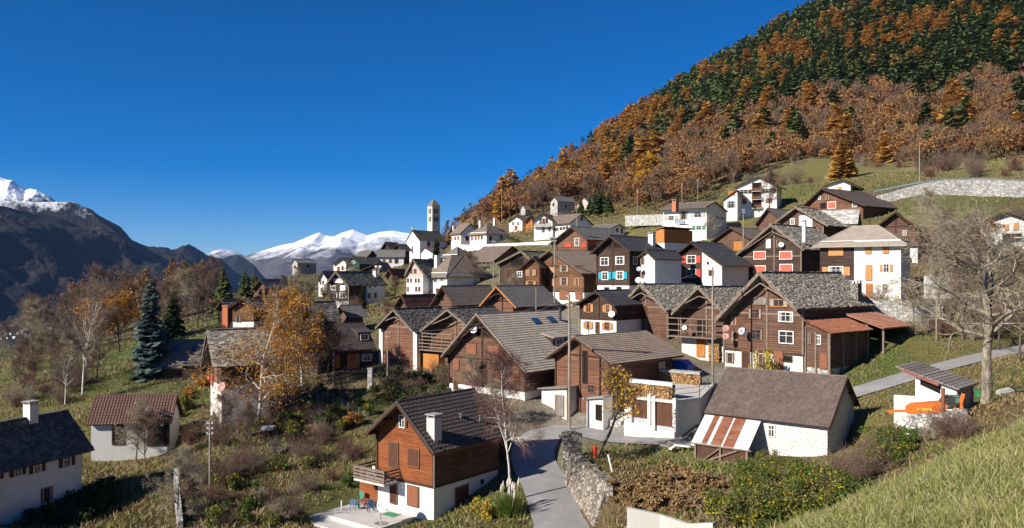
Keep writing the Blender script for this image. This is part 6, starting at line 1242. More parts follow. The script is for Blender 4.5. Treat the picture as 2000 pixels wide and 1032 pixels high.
# --- single trees
make_tree('birch1','birch_tree','white-stemmed bare birch standing at the lane beside the orange chalet','tree',11,11.2,.125,'birch','twig_red',twig=.007,twl=.55,ntw=3,nb=(2,2,2),start=.3,nseg=11,ang=(50,48,45),ratio=(.36,.5,.5),grav=(.03,.06,-.02,-.06)); put('birch1',997,962,62.5,rz=1)
make_tree('crook','fruit_tree','crooked small tree with sparse yellow leaves at the lane corner','tree',23,7.2,.17,'bark','twig','gold',nleaf=1,lsize=.17,lsp=.2,nb=(3,2,2),start=.45,nseg=6,lean=(.12,.05),wob=(.2,.25,.25,.25)); put('crook',1166,888,68.5)
make_tree('goldbirch','birch_tree','large golden birch with drooping leaves in the left village','tree',31,14.5,.2,'birch','twig','amber',nleaf=3,lsize=.145,lsp=.55,drop=1.3,nb=(3,2,2),start=.12,nseg=10,ang=(55,50,50),ratio=(.42,.5,.55),grav=(.05,.0,-.1,-.16)); put('goldbirch',505,806,86,1.12,0,None,None,sz=.92)
make_tree('goldbirch2','birch_tree','second golden birch with yellow-green top right behind the large one','tree',37,12,.17,'birch','twig','amber',nleaf=4,lsize=.2,lsp=.35,drop=.8,nb=(3,2,2),start=.15,nseg=8,ratio=(.4,.5,.55),grav=(.05,.0,-.08,-.13)); put('goldbirch2',590,765,101,.95)
make_tree('bigbare','bare_tree','big leafless tree with pale trunk right of the tool shed','tree',53,12.2,.34,'bark_pale','twig_pale',None,twig=.009,twl=.5,ntw=1,nb=(3,3,2),start=.36,nseg=8,ang=(62,55,50),ratio=(.56,.52,.55),wob=(.1,.3,.32,.34),lean=(.02,0)); put('bigbare',1926,772,53.5,1.12,.4,sz=1.0)
for i, key in enumerate(('bareA','bareB','bareC')):
    make_tree(key,'bare_tree','leafless grey tree','tree',60+i,9,.14,'bark','twig' if i != 1 else 'twig_pale',None,twig=.012,twl=.6,ntw=2,nb=(3,2,2),start=.25,nseg=7,ang=(48,45,42),ratio=(.45,.5,.52))
make_tree('bareleaf','bare_tree','bare tree with remaining brown leaves','tree',71,10,.15,'bark','twig','rusty',nleaf=1,lsize=.3,lsp=.3,nb=(3,2,2),start=.25,nseg=7,twig=.012)
make_tree('yellowtree','maple_tree','tree with golden leaves and a bare top beside the blue spruce','tree',83,12,.2,'bark','twig','amber',nleaf=5,lsize=.3,lsp=.5,leaf_top=.7,nb=(3,2,2),start=.2,nseg=8,twig=.012); put('yellowtree',233,702,142,1.08)
make_tree('yellow2','maple_tree','lower bright yellow tree at the foot of the forest','tree',85,13,.2,'bark','twig','gold',nleaf=5,lsize=.6,lsp=.6,nb=(3,2,1),start=.12,nseg=8,twig=.015); put('yellow2',1259,415,318,.85,1); put('yellow2',1273,392,345,1.1,2.4,'upper tall yellow-green tree at the foot of the forest')
put('bareA',158,806,103,1.0,.3); PROTO['bareA']['_used'] = 1
make_tree('birch2','birch_tree','tall bare birch with white stem left of the red-brown shed','tree',91,15,.13,'birch','twig',None,twig=.009,twl=.6,ntw=3,nb=(3,2,2),start=.22,nseg=9,ang=(40,42,40),ratio=(.4,.5,.5)); put('birch2',161,806,104,1.0)
make_tree('birch3','birch_tree','small twin-stemmed pale birch left of the tall birch','tree',93,8,.085,'birch','twig',None,twig=.009,ntw=2,nb=(3,2,2),start=.2,nseg=7,ang=(28,40,40)); put('birch3',127,802,100,1.0)
PROTO['bareA'].location = (0,0,0); PROTO['bareA']['label'] = 'leafless tree rising behind the tall white-stemmed birch'; onplace(PROTO['bareA'], 190, 770, 112)
make_conifer('bluespruce','blue_spruce','tall narrow blue-grey spruce on the green lawn at left',5,13.6,2.5,'spruce_blue',50,24,3,.22,None,.01,.5,.42); put('bluespruce',294,772,111,1.0)
make_conifer('spruce','spruce_tree','dark spruce with spreading branches behind the skylight cottage',6,9.5,2.8,'conifer',34,20,3,.3,None,.04,.75,.36); put('spruce',338,672,150,.95)
put('spruce',437,592,188,1.12,1,'taller of two dark spruces at the left village edge'); put('spruce',479,585,196,.95,2,'shorter dark spruce right of the tall edge spruce'); put('spruce',497,590,210,.7,2,'smallest dark spruce behind the two edge spruces')
make_conifer('cypress','column_shrub','columnar dark green shrub before the dark slab-roofed farmhouse',8,4.8,.9,'dkgreen',20,12,2,-.5,None,.02,.5,.5); put('cypress',708,618,158); put('cypress',852,513,255,1.3,1,'green columnar shrub against the white church side')
make_conifer('larch1','larch_tree','glowing orange larch alone on the upper meadow',9,12.8,4.3,'larch',46,34,3,.15,None,.02,.6,.3); put('larch1',1645,354,250,1.02)
put('larch1',884,448,318,.72,2,'reddish larch on the ridge right of the bell tower')
for i, (px, py, d, s) in enumerate(((1152,424,303,.75),(1163,423,300,.95),(1175,424,302,1.0),(1188,424,300,.9),(1135,420,306,.7),(906,445,330,.8),(917,446,333,.95),(928,447,331,.9))):
    put('spruce',px,py,d,s,i,'dark spruce in the row above the long white wing' if i < 5 else 'dark spruce in the group behind the house right of the church','spruces above the long white wing' if i < 5 else 'spruces behind the church houses')
make_tree('poplar','poplar_tree','thin bare poplar on the ridge right of the bell tower','tree',95,9,.12,'bark','twig',None,nb=(3,2,1),ang=(18,25,30),start=.15,ratio=(.3,.4,.4),twig=.02); put('poplar',868,450,315,1.05)
TR = [('bareB',1806,452,138,1.0,'leafless tree behind the barn on white stone footing'),('bareC',1502,432,204,1.15,'leafless tree before the balconied white house'),('bareleaf',1640,420,170,.3,'small brown-leaved shrub tree by the russet farmhouse'),('bareleaf',1942,412,138,.55,'small russet tree above the white stone house'),
      ('bareA',1860,560,104,1.1,'leafless tree behind the pale ruin wall'),('bareC',1785,600,96,.55,'low leafless tree on the lawn right of the hipped house'),('bareB',1950,620,84,1.0,'leafless tree behind the big pale-trunked one'),('bareA',1990,640,76,.95,'leafless tree at the right edge by the lane'),('bareC',1880,640,88,.9,'leafless tree left behind the big pale-trunked one'),('bareB',1840,640,92,.75,'leafless tree above the lane behind the tool shed'),
      ('bareC',1900,470,128,.9,'leafless tree on the slope below the upper road wall'),('bareA',1850,460,135,.8,'leafless tree between barn and white stone house'),('bareB',1390,455,190,.55,'leafless small tree at the shaded side of the blue-balcony house'),('bareleaf',905,585,176,.5,'small tree with reddish leaves before the hipped white house'),
      ('bareC',640,740,104,.75,'grey leafless tree at the foot of the dormer chalet'),('bareA',600,750,100,.7,'grey leafless tree right below the golden birch'),('bareB',265,880,84,.62,'leafless fruit tree on the shaded lawn before the shed'),('bareC',285,900,80,.55,'second leafless fruit tree on the shaded lawn'),('bareA',430,890,80,.6,'leafless fruit tree beside the slanting garden pole'),('bareB',345,1010,64,.55,'leafless tree low beside the grassy path'),
      ('bareC',480,900,78,.55,'leafless fruit tree in the middle of the tangled garden'),('bareA',960,780,86,.5,'bare thicket tree before the skylight chalet'),('bareB',925,770,88,.45,'bare thicket tree left before the skylight chalet'),('bareB',1000,560,130,.5,'bare small tree beside the dark mossy-roofed barn'),('bareC',690,560,185,.6,'bare tree behind the dark slab-roofed farmhouse'),('bareA',770,560,180,.55,'bare tree between farmhouse and pink-gabled house'),
      ('bareB',970,760,80,.45,'reddish bare thicket tree behind the orange chalet'),('bareC',955,850,72,.5,'reddish bare tree at the rear corner of the orange chalet')]
for k, px, py, d, s, lab in TR: put(k, px, py, d, s, px*.7, lab)
rr = random.Random(77)
GL = 'bare trees along the left village edge'
for i in range(46):
    px = rr.uniform(-10,430); d = rr.uniform(150,235); k = rr.choice(['bareA','bareB','bareC','bareleaf','bareA']); x = (px-1000)/F*d
    put(k,0,0,0,rr.uniform(.7,1.25),rr.uniform(0,6),'leafless tree in the belt along the left village edge' if k != 'bareleaf' else 'tree with a few brown leaves in the belt along the left edge',GL if k != 'bareleaf' else 'brown-leaved trees along the left edge',xyz=(x,d,0))
for i in range(26):
    px = rr.choice([rr.uniform(540,660),rr.uniform(540,720),rr.uniform(850,960),rr.uniform(-20,130)]); d = rr.uniform(150,210) if px > 200 else rr.uniform(105,150); k = rr.choice(['bareA','bareB','bareC']); x = (px-1000)/F*d
    put(k,0,0,0,rr.uniform(.35,.65),rr.uniform(0,6),'small leafless tree among the houses of the left half','small bare trees among the houses',xyz=(x,d,0))
# --- shrubs
def make_shrub(key, name, lab, seed, h, w, leafm, n, size, twigm=None, ntw=60, cat='shrub', asp=1.2, flat=0):
    rs = np.random.RandomState(seed); o = empty(name,(0,0,0)); tag(o, lab, cat)
    nc = 14; cc = rs.randn(nc,3)*[w*.3,w*.3,h*.2]+[0,0,h*.52]; k = rs.randint(0,nc,n); c = cc[k] + unit(rs.randn(n,3))*(rs.rand(n,1)**.5)*[w*.24,w*.24,h*.24]; c[:,2] = np.abs(c[:,2])
    v, f = quads_np(c, size*rs.uniform(.5,1.5,n), rs, asp, flat); ct = rs.rand(nc)*.8; obj('foliage', npmesh('foliage', v, f, np.repeat(np.clip(ct[k]+rs.randn(n)*.15,0,.95),4)), mat(leafm), o)
    m = ntw; a = rs.rand(m)*6.283; e = np.stack([np.cos(a)*w*.5*rs.rand(m), np.sin(a)*w*.5*rs.rand(m), h*rs.uniform(.6,1.05,m)],1); b = e*[.15,.15,0]; mid = (b+e)/2*[.8,.8,1.1]
    v1 = tubes_np(b,mid,np.full(m,.022),np.full(m,.014),3); v2 = tubes_np(mid,e,np.full(m,.014),np.full(m,.005),3); v, f, t = joinv([v1,v2]); obj('stems', npmesh('stems', v, f), mat(twigm or 'twig'), o); PROTO[key] = o
def make_bareshrub(key, name, lab, seed, h, w, tw, cat='shrub', n=26):
    rs = np.random.RandomState(seed); o = empty(name,(0,0,0)); tag(o, lab, cat); P0, P1, r0, r1 = [], [], [], []
    for i in range(n):
        a = rs.rand()*6.283; p = np.array([rs.randn()*.12*w, rs.randn()*.12*w, 0]); d = np.array([math.cos(a)*rs.rand()*.8, math.sin(a)*rs.rand()*.8, 1.]); L = h*rs.uniform(.6,1.1)
        for s in range(4):
            d = unit(d+rs.randn(3)*.22); q = p+d*L/4; P0.append(p); P1.append(q); r0.append(.02*(1-s*.22)); r1.append(.02*(1-(s+1)*.22)); 
            for k in range(5):
                e = q + unit(d+rs.randn(3)*.75)*L*rs.uniform(.12,.32); P0.append(q); P1.append(e); r0.append(.009); r1.append(.004)
                for m in range(2): g = e + unit(d+rs.randn(3)*.9)*L*rs.uniform(.08,.18); P0.append(e); P1.append(g); r0.append(.006); r1.append(.003)
            p = q
    v, f = tubes_np(P0,P1,np.array(r0)*1.25,np.array(r1)*1.25,3); obj('stems', npmesh('stems', v, f), mat(tw), o); PROTO[key] = o
make_bareshrub('scrubA','bare_shrub','leafless brown shrub in the tangled garden',1,2.2,1.6,'twig'); make_bareshrub('scrubB','bare_shrub','leafless reddish shrub in the tangled garden',2,1.7,1.8,'twig_red'); make_bareshrub('scrubC','bare_shrub','pale dry shrub in the tangled garden',3,1.6,1.4,'twig_pale')
make_shrub('bramble','bramble_bush','bramble bush with green and yellow leaves',4,1.9,2.6,'bush',3200,.1); make_shrub('greenbush','green_shrub','low green shrub',5,1.2,1.6,'green',700,.15); make_shrub('darkbush','evergreen_shrub','dark evergreen shrub',6,1.8,2.2,'dkgreen',1100,.17); make_shrub('yellowbush','yellow_shrub','round yellow shrub at the foot of the white birch',7,1.5,1.7,'yellowbush',900,.13); make_shrub('fern','dry_bracken','brown dry bracken clump on the mound',8,1.0,2.0,'fern',900,.17,None,40,'bracken',2.6); make_shrub('olive','garden_shrub','yellow-green garden shrub',9,1.7,1.9,'bush',800,.16); make_shrub('rustbush','rust_shrub','rusty orange garden shrub',10,1.6,1.9,'amber',700,.16)
FOOT = []
for S in H:
    FOOT.append((np.array(S['A'].xy), np.array(S['e'].xy), np.array(S['m'].xy), S['uwl']-.4, S['uwr']+.4, S['of']-.5, S['L']))
for S in HIP: FOOT.append((np.array(S['C'].xy), np.array(S['e'].xy), np.array(S['m'].xy), -S['Wd']-.4, .4, -.4, S['L']+.4))
FOOT.append((np.array(gp[0].xy), np.array([ex.x,ex.y]), np.array([-ex.y,ex.x]), -1, 9, -1.2, 13)); FOOT.append((np.array(ch['A'].xy), np.array(ch['e'].xy), np.array(ch['m'].xy), ch['uwl']-4.2, ch['uwl']+4.6, -4.5, 2)); FOOT.append((np.array(bn['A'].xy), np.array(bn['e'].xy), np.array(bn['m'].xy), bn['uwl']-3.2, bn['uwl'], Y0-.2, Y1+.2)); FOOT.append((np.array(B8['A'].xy), np.array(B8['e'].xy), np.array(B8['m'].xy), wr, wr+3.5, 0, yB+7)); FOOT.append((np.array(sh.location.xy), np.array([1.,0]), np.array([0,1.]), -1, 4.5, -2.6, 4))
def free(x, y, road=.5):
    x = np.atleast_1d(x); y = np.atleast_1d(y); ok = np.ones(len(x), bool)
    for A, e_, m_, a, b, c, d in FOOT:
        u = (x-A[0])*e_[0]+(y-A[1])*e_[1]; w = (x-A[0])*m_[0]+(y-A[1])*m_[1]; ok &= ~((u>a)&(u<b)&(w>c)&(w<d))
    for P, hw in ROADS:
        for i in range(0, len(x), 20000):
            s = slice(i,i+20000); ok[s] &= np.hypot(x[s,None]-P[None,:,0], y[s,None]-P[None,:,1]).min(1) > hw+road
    return ok
def scatter(poly, n, keys, seed, lab, group, smin=.7, smax=1.3, dmax=400, dmin=43):
    rg = random.Random(seed); xs = [p[0] for p in poly]; ys = [p[1] for p in poly]; k = 0; t = 0
    while k < n and t < n*25:
        t += 1; px, py = rg.uniform(min(xs),max(xs)), rg.uniform(min(ys),max(ys)); ins = False; j = len(poly)-1
        for i in range(len(poly)):
            if (poly[i][1] > py) != (poly[j][1] > py) and px < (poly[j][0]-poly[i][0])*(py-poly[i][1])/(poly[j][1]-poly[i][1])+poly[i][0]: ins = not ins
            j = i
        if not ins: continue
        P = onground(px, py, dmax)
        if P.y < dmin or not free(P.x, P.y)[0]: continue
        q = rg.choice(keys); put(q,0,0,0,rg.uniform(smin,smax),rg.uniform(0,6.28),lab[q] if isinstance(lab,dict) else lab,group[q] if isinstance(group,dict) else group,xyz=tuple(P)); k += 1
LG = dict(scrubA='leafless brown shrub in the tangled garden left of the orange chalet', scrubB='leafless reddish shrub in the tangled garden left of the orange chalet', scrubC='pale dry shrub in the tangled garden left of the orange chalet', greenbush='low green shrub in the tangled garden left of the orange chalet', olive='yellow-green shrub in the tangled garden left of the orange chalet', rustbush='rusty orange shrub in the gardens of the left half', darkbush='dark evergreen shrub in the gardens of the left half', bramble='bramble bush with green and yellow leaves below the low white barn')
GG = dict(scrubA='brown garden shrubs', scrubB='reddish garden shrubs', scrubC='pale garden shrubs', greenbush='green garden shrubs', olive='yellow-green garden shrubs', rustbush='rusty garden shrubs', darkbush='evergreen shrubs', bramble='bramble bushes')
scatter([(360,1030),(352,900),(400,800),(520,790),(640,810),(700,870),(700,950),(640,1000),(650,1032)], 80, ['scrubA','scrubC','scrubC','scrubA','scrubB','greenbush','olive'], 1, LG, GG, .5, 1.1, 130)
scatter([(440,800),(560,760),(720,770),(740,830),(640,860),(450,850)], 36, ['scrubA','scrubB','greenbush','olive','olive','rustbush'], 2, LG, GG, .5, 1.1, 140)
scatter([(700,740),(880,735),(930,780),(960,780),(870,800),(730,800)], 22, ['olive','olive','scrubA','darkbush','scrubB'], 3, LG, GG, .6, 1.2, 140)
scatter([(1000,850),(960,880),(985,930),(1000,900)], 5, ['scrubB'], 4, 'reddish bare shrub behind the white birch by the lane', 'lane shrubs', .6, 1.1)
scatter([(1440,1032),(1425,1000),(1480,940),(1560,945),(1650,985),(1570,1032)], 44, ['bramble'], 5, LG, GG, .65, 1.05, 90)
scatter([(1470,925),(1500,905),(1520,925),(1490,950)], 4, ['bramble'], 25, LG, GG, .6, .8, 90)
scatter([(1600,975),(1680,950),(1780,880),(1760,860),(1650,930)], 22, ['scrubB','scrubA','bramble'], 6, dict(scrubA='brown dry shrub along the foot of the steep meadow', scrubB='reddish dry shrub along the foot of the steep meadow', bramble='bramble bush along the foot of the steep meadow'), dict(scrubA='brown shrubs below the meadow', scrubB='reddish shrubs below the meadow', bramble='brambles below the meadow'), .5, .9, 90)
scatter([(1215,985),(1235,945),(1300,925),(1370,940),(1400,985),(1330,1010)], 40, ['fern'], 7, 'brown dry bracken clump on the mound beside the lane wall', 'bracken on the mound', .4, .85, 80)
scatter([(60,1032),(110,985),(200,960),(215,1032)], 14, ['darkbush'], 8, 'dark evergreen shrub at the foot of the shaded white house', 'shrubs by the shaded white house', .7, 1.1)
scatter([(370,760),(400,735),(405,790),(340,830)], 8, ['rustbush','olive','greenbush'], 9, LG, GG, .6, 1.0, 140)
scatter([(1690,600),(1800,610),(2000,560),(2000,660),(1850,670),(1740,650)], 34, ['scrubC','scrubA','scrubB'], 10, dict(scrubA='brown bare shrub on the slope behind the tool shed', scrubB='reddish bare shrub on the slope behind the tool shed', scrubC='pale bare shrub on the slope behind the tool shed'), dict(scrubA='brown slope shrubs', scrubB='reddish slope shrubs', scrubC='pale slope shrubs'), .7, 1.4, 200)
scatter([(1790,470),(2000,430),(2000,520),(1850,560),(1800,540)], 24, ['scrubC','scrubA','scrubB'], 11, dict(scrubA='brown bare shrub around the white stone house', scrubB='reddish bare shrub around the white stone house', scrubC='pale bare shrub around the white stone house'), dict(scrubA='brown upper shrubs', scrubB='reddish upper shrubs', scrubC='pale upper shrubs'), .9, 1.7, 250)
scatter([(560,590),(760,560),(800,620),(640,640)], 20, ['scrubA','scrubB','olive','rustbush'], 12, dict(scrubA='brown bare shrub among the left village houses', scrubB='reddish bare shrub among the left village houses', olive='yellow-green shrub among the left village houses', rustbush='rusty shrub among the left village houses'), dict(scrubA='brown village shrubs', scrubB='reddish village shrubs', olive='green village shrubs', rustbush='rusty village shrubs'), .7, 1.4, 300)
scatter([(0,740),(110,700),(220,700),(160,790),(0,800)], 22, ['scrubA','scrubC','scrubB'], 13, dict(scrubA='brown bare shrub on the meadow left of the birches', scrubB='reddish bare shrub on the meadow left of the birches', scrubC='pale bare shrub on the meadow left of the birches'), dict(scrubA='brown left meadow shrubs', scrubB='reddish left meadow shrubs', scrubC='pale left meadow shrubs'), .8, 1.5, 260)
scatter([(1420,345),(1620,315),(1980,330),(1980,345),(1700,352),(1420,372)], 40, ['scrubA','scrubB','scrubC'], 14, dict(scrubA='brown bush at the forest edge above the upper meadow', scrubB='reddish bush at the forest edge above the upper meadow', scrubC='pale bush at the forest edge above the upper meadow'), dict(scrubA='brown forest edge bushes', scrubB='reddish forest edge bushes', scrubC='pale forest edge bushes'), 1.2, 2.6, 420)
put('yellowbush',948,1006,60.5,1.0); put('darkbush',941,742,84,1.0,0,'green conifer-like shrub at the front of the skylight chalet'); put('greenbush',1052,515,170,1.2,0,'green shrub on the white terrace wall'); put('greenbush',1476,728,83,.9,0,'green shrub by the cellar door of the biggest farmhouse'); put('yellowbush',1495,724,83.5,1.1,0,'yellow climbing shrub on the cellar wall of the biggest farmhouse',sz=2.3); put('yellowbush',1748,590,101,1.0,0,'yellow shrub right of the pale orange-shuttered house',sz=1.7)
for i,(px,py,d,s) in enumerate(((1010,470,243,1.3),(1080,468,236,1.2),(1000,470,255,1.1))): put('greenbush',px,py,d,s,i,'green shrub below the balconied white house','shrubs of the white house terrace')
scatter([(1765,850),(1890,846),(1895,858),(1765,864)], 12, ['scrubA','scrubC','greenbush'], 15, 'small bush at the foot of the white rubble wall', 'bushes below the white rubble wall', .4, .7, 80)
# pampas grass by the lane
rs = np.random.RandomState(5); pg = empty('pampas_grass', (0,0,0)); tag(pg, 'tall grass clump with cream plumes beside the lane and birch', 'grass clump'); n = 900; a = rs.rand(n)*6.283; b = np.stack([rs.randn(n)*.35, rs.randn(n)*.35, 0*a],1); e2 = b + np.stack([np.cos(a)*.7*rs.rand(n), np.sin(a)*.7*rs.rand(n), rs.uniform(.7,1.6,n)],1); v, f = tubes_np(b, e2, np.full(n,.02), np.full(n,.004), 3); obj('blades', npmesh('blades', v, f, np.repeat(rs.rand(n)*.9,6)), mat('grassgreen'), pg)
for k in range(9):
    m = MB(); x, y = rs.randn(2)*.55; z = rs.uniform(1.5,2.3); m.tube([(x*.5,y*.5,.6),(x,y,z)], .012, 4); m.tube([(x,y,z-.05),(x+.03,y,z+.25),(x+.06,y,z+.62)], [.04,.1,.02], 7); m.build('plume', mat('plume'), pg)
onplace(pg, 994, 990, 60.3)
# --- forest on the hillside
def forest_tree(kind, seed, hi):
    rs = np.random.RandomState(seed)
    if kind == 'spruce': V, Fc, T = cone_np(seed, 1, .17 if seed % 2 else .2, 20 if hi else 10, 13 if hi else 7, .35, 1, ex=.8, wid=.36 if hi else .42)
    elif kind == 'larch': V, Fc, T = cone_np(seed, 1, .2 if seed % 2 else .24, 22 if hi else 10, 16 if hi else 7, .22, 1, ex=.7, wid=.27 if hi else .36, low=.1)
    else:
        n = (420 if hi else 170); nc = 12; u = unit(rs.randn(nc,3)); cc = u*[.27,.27,.25]*rs.uniform(.5,1,(nc,1))+[0,0,.62]; k = rs.randint(0,nc,n); c = cc[k]+unit(rs.randn(n,3))*(rs.rand(n,1)**.4)*.15; c[:,2] = np.maximum(c[:,2], .15)
        if kind == 'oak': V, Fc = quads_np(c, (.05 if hi else .075)*rs.uniform(.6,1.4,n), rs, 1.2); T = np.repeat(rs.rand(nc)[k]*.3+rs.rand(n)*.12,4)
        else:
            d = c - np.array([0,0,.12]); V, Fc = quads_np(c, (.016 if hi else .024), rs, 9 if hi else 7, direc=d+rs.randn(n,3)*.28); T = np.repeat(rs.rand(n)*.3,4)
            m = 26; e = cc[rs.randint(0,nc,m)]; tv, tf = tubes_np(np.tile([0,0,.25],(m,1))+rs.randn(m,3)*[0,0,.08], e, np.full(m,.008), np.full(m,.003), 3); V, Fc, T = joinv([(V,Fc,T),(tv,tf,np.full(len(tv),.4))])
    tv, tf = tubes_np([[0,0,-.06],[0,0,.25]], [[0,0,.25],[0,0,.75]], [.014,.01], [.01,.003], 4); nf = len(Fc); V, Fc, T = joinv([(V,Fc,T),(tv,tf)]); return V, Fc, T, nf
KINDS = dict(spruce=('spruce_tree','conifer'), larch=('larch_tree','larch'), oak=('autumn_tree','rusty'), bare=('bare_tree','bare'))
LOW = np.array([(800,455),(900,446),(1000,424),(1100,402),(1200,408),(1250,415),(1330,405),(1400,372),(1460,350),(1500,338),(1600,322),(1700,325),(1800,331),(1900,336),(2100,340)], float)
CON = np.array([(900,425),(1000,350),(1100,300),(1180,250),(1300,262),(1400,232),(1500,205),(1600,185),(1700,165),(1800,170),(1900,150),(2100,135)], float)
LB = [(1690,105,42),(1755,95,52),(1800,70,40),(1835,75,28),(1530,105,30),(1562,128,26),(1418,160,22),(1450,190,18),(1290,232,34),(1235,240,36),(1180,265,30),(1640,55,22),(1955,95,26),(1975,60,26),(1945,20,22),(1790,55,24),(1600,120,22),(1500,120,20),(1345,210,18),(1375,150,16),(1620,90,16),(1720,40,16),(1860,40,16)]
rs = np.random.RandomState(42); C = []
for dlo, dhi, sp in ((255,420,6.2),(420,640,7.0),(640,1010,8.4)):
    xx = np.arange(-140, 720, sp); yy = np.arange(200, 1010, sp); a, b = np.meshgrid(xx, yy); a = a.ravel()+rs.uniform(-.45,.45,a.size)*sp; b = b.ravel()+rs.uniform(-.45,.45,b.size)*sp; d = b; m = (d>=dlo)&(d<dhi); a, b = a[m], b[m]; pxs = 1000+a/b*F; m = (pxs>840)&(pxs<2070); C.append(np.stack([a[m],b[m]],1))
C = np.concatenate(C); zz = terr(C[:,0],C[:,1],False); px = 1000+C[:,0]/C[:,1]*F; py = HY-zz/C[:,1]*F; low = np.interp(px,LOW[:,0],LOW[:,1]); m = (py < low+rs.randn(len(px))*4)&(py > -60); C, zz, px, py = C[m], zz[m], px[m], py[m]
# leave out what stands wholly behind the crest
con = np.interp(px,CON[:,0],CON[:,1]); up = (con-py)/45 + rs.randn(len(px))*.55 + (vnoise(C[:,0],C[:,1],45,8)-.5)*1.4; kind = np.where(up > 0, 0, np.where(rs.rand(len(px)) < .58 + .5*(vnoise(C[:,0],C[:,1],38,9)-.5), 2, 3))
lar = np.zeros(len(px), bool)
for x, y, r in LB: lar |= (np.hypot(px-x, py-12-y) < r*.8) & (rs.rand(len(px)) < .55)
kind = np.where(lar, 1, kind); q_ = rs.rand(len(px)); kind = np.where((kind>1)&(q_<.045), 0, np.where((kind>1)&(q_>.97), 1, kind)); kind = np.where((kind==0)&(rs.rand(len(px))<.07), 1, kind); kind = np.where((px<1180)&(kind==0)&(rs.rand(len(px))<.6), 2, kind)
hh = np.where(kind==0, rs.uniform(13,25,len(px)), np.where(kind==1, rs.uniform(15,25,len(px)), rs.uniform(9,17,len(px)))); hh *= np.clip(.72+.28*(C[:,1]-260)/120,.6,1.0); fr_ = free(C[:,0],C[:,1],1.5); C, zz, px, py, kind, hh = C[fr_], zz[fr_], px[fr_], py[fr_], kind[fr_], hh[fr_]
for ki, kn in enumerate(('spruce','larch','oak','bare')):
    on, mn = KINDS[kn]; I = np.where(kind==ki)[0]; I = I[np.argsort(-(hh[I]/C[I,1]))]; top = I[:280]; rest = I[280:]
    lab = dict(spruce='dark green spruce in the forest on the steep right hillside', larch='orange larch in the forest on the steep right hillside', oak='rust-brown leafy tree in the forest on the steep right hillside', bare='bare grey-brown tree in the forest on the steep right hillside')[kn]
    meshes = []
    for s in range(4):
        V, Fc, T, nf = forest_tree(kn, 200+s, True); me = npmesh(on, V, Fc, T); me.materials.append(mat(mn)); me.materials.append(mat('bark')); me.polygons.foreach_set('material_index', np.where(np.arange(len(Fc)) >= nf, 1, 0).astype(np.int32)); meshes.append(me)
    for i in top:
        o = bpy.data.objects.new(on, meshes[rs.randint(4)]); COL.objects.link(o); o.location = (C[i,0],C[i,1],zz[i]-.3); h = hh[i]; o.scale = (h*rs.uniform(.85,1.2),)*2+(h,); o.rotation_euler = (0,0,rs.rand()*6.283); tag(o, lab, 'tree', {'spruce':'spruces','larch':'larches','oak':'rusty trees','bare':'bare trees'}[kn]+' of the hillside forest')
    LV = [forest_tree(kn, 300+s, False)[:3] for s in range(4)]; out = []
    for i in rest:
        V, Fc, T = LV[rs.randint(4)]; a = rs.rand()*6.283; c, s = math.cos(a), math.sin(a); h = hh[i]; w = h*rs.uniform(.9,1.25); out.append((np.stack([(V[:,0]*c-V[:,1]*s)*w+C[i,0], (V[:,0]*s+V[:,1]*c)*w+C[i,1], V[:,2]*h+zz[i]-.3],1), Fc, T + np.clip(.75*vnoise(C[i:i+1,0],C[i:i+1,1],22,77)[0] + .3*(rs.rand()-.5),0,.62)))
    if out: v, f, t = joinv(out); tag(obj(on.replace('tree','forest'), npmesh('forest', v, f, t), mat(mn)), kind='stuff')
# --- grass of the steep meadow in front, and low ground cover over the gardens
def blades(name, x, y, h, w, mname, tint, lean=.5, seed=1):
    rs = np.random.RandomState(seed); n = len(x); z = terr(x,y); a = rs.rand(n)*6.283; b = np.stack([x,y,z-.02],1); s = np.stack([np.cos(a),np.sin(a),0*a],1)*w[:,None]*.5; t = b + np.stack([rs.randn(n)*lean*h, rs.randn(n)*lean*h, h],1); m = (b+t)/2 + np.array([0,0,.12])*h[:,None]
    V = np.stack([b-s, b+s, m+s*.7, t, m-s*.7],1).reshape(-1,3); k = np.arange(n)[:,None]*5; Fc = np.concatenate([k+[[0,1,2,4]], k+[[4,2,3,3]]],0); Fc = np.concatenate([k+[[0,1,2,4]]],0); F3 = k+[[4,2,3]]
    me = bpy.data.meshes.new(name); me.vertices.add(len(V)); me.vertices.foreach_set('co', V.astype(np.float32).ravel()); idx = np.concatenate([Fc.ravel(), F3.ravel()]).astype(np.int32); me.loops.add(len(idx)); me.loops.foreach_set('vertex_index', idx); st = np.concatenate([np.arange(n)*4, n*4+np.arange(n)*3]).astype(np.int32); me.polygons.add(2*n); me.polygons.foreach_set('loop_start', st); me.update(calc_edges=True)
    at_ = me.attributes.new('tint','FLOAT','POINT'); at_.data.foreach_set('value', np.repeat(tint,5).astype(np.float32)); return tag(obj(name, me, mat(mname)), kind='stuff')
rs = np.random.RandomState(8); n = 300000; dd_ = 5 + 36*rs.rand(n)**1.25; pp = rs.uniform(1250,2080,n); x = (pp-1000)/F*dd_; y = dd_; crest_ = 4.6 + 0*x; m = (y < 13 + (x-4.6)*.98 + 1.5); x, y = x[m], y[m]
q = np.hypot(x,y); tn = np.clip(vnoise(x,y,2.4,4)*.5 + vnoise(x,y,.5,5)*.4 + rs.randn(len(x))*.17, 0, .98); blades('meadow_grass', x, y, rs.uniform(.04,.15,len(x))*(.35+1.1*vnoise(x,y,.9,6))*np.where(rs.rand(len(x))<.04,2.2,1), (.006+.0008*q)*rs.uniform(.6,1.6,len(x)), 'hay', tn, .55)
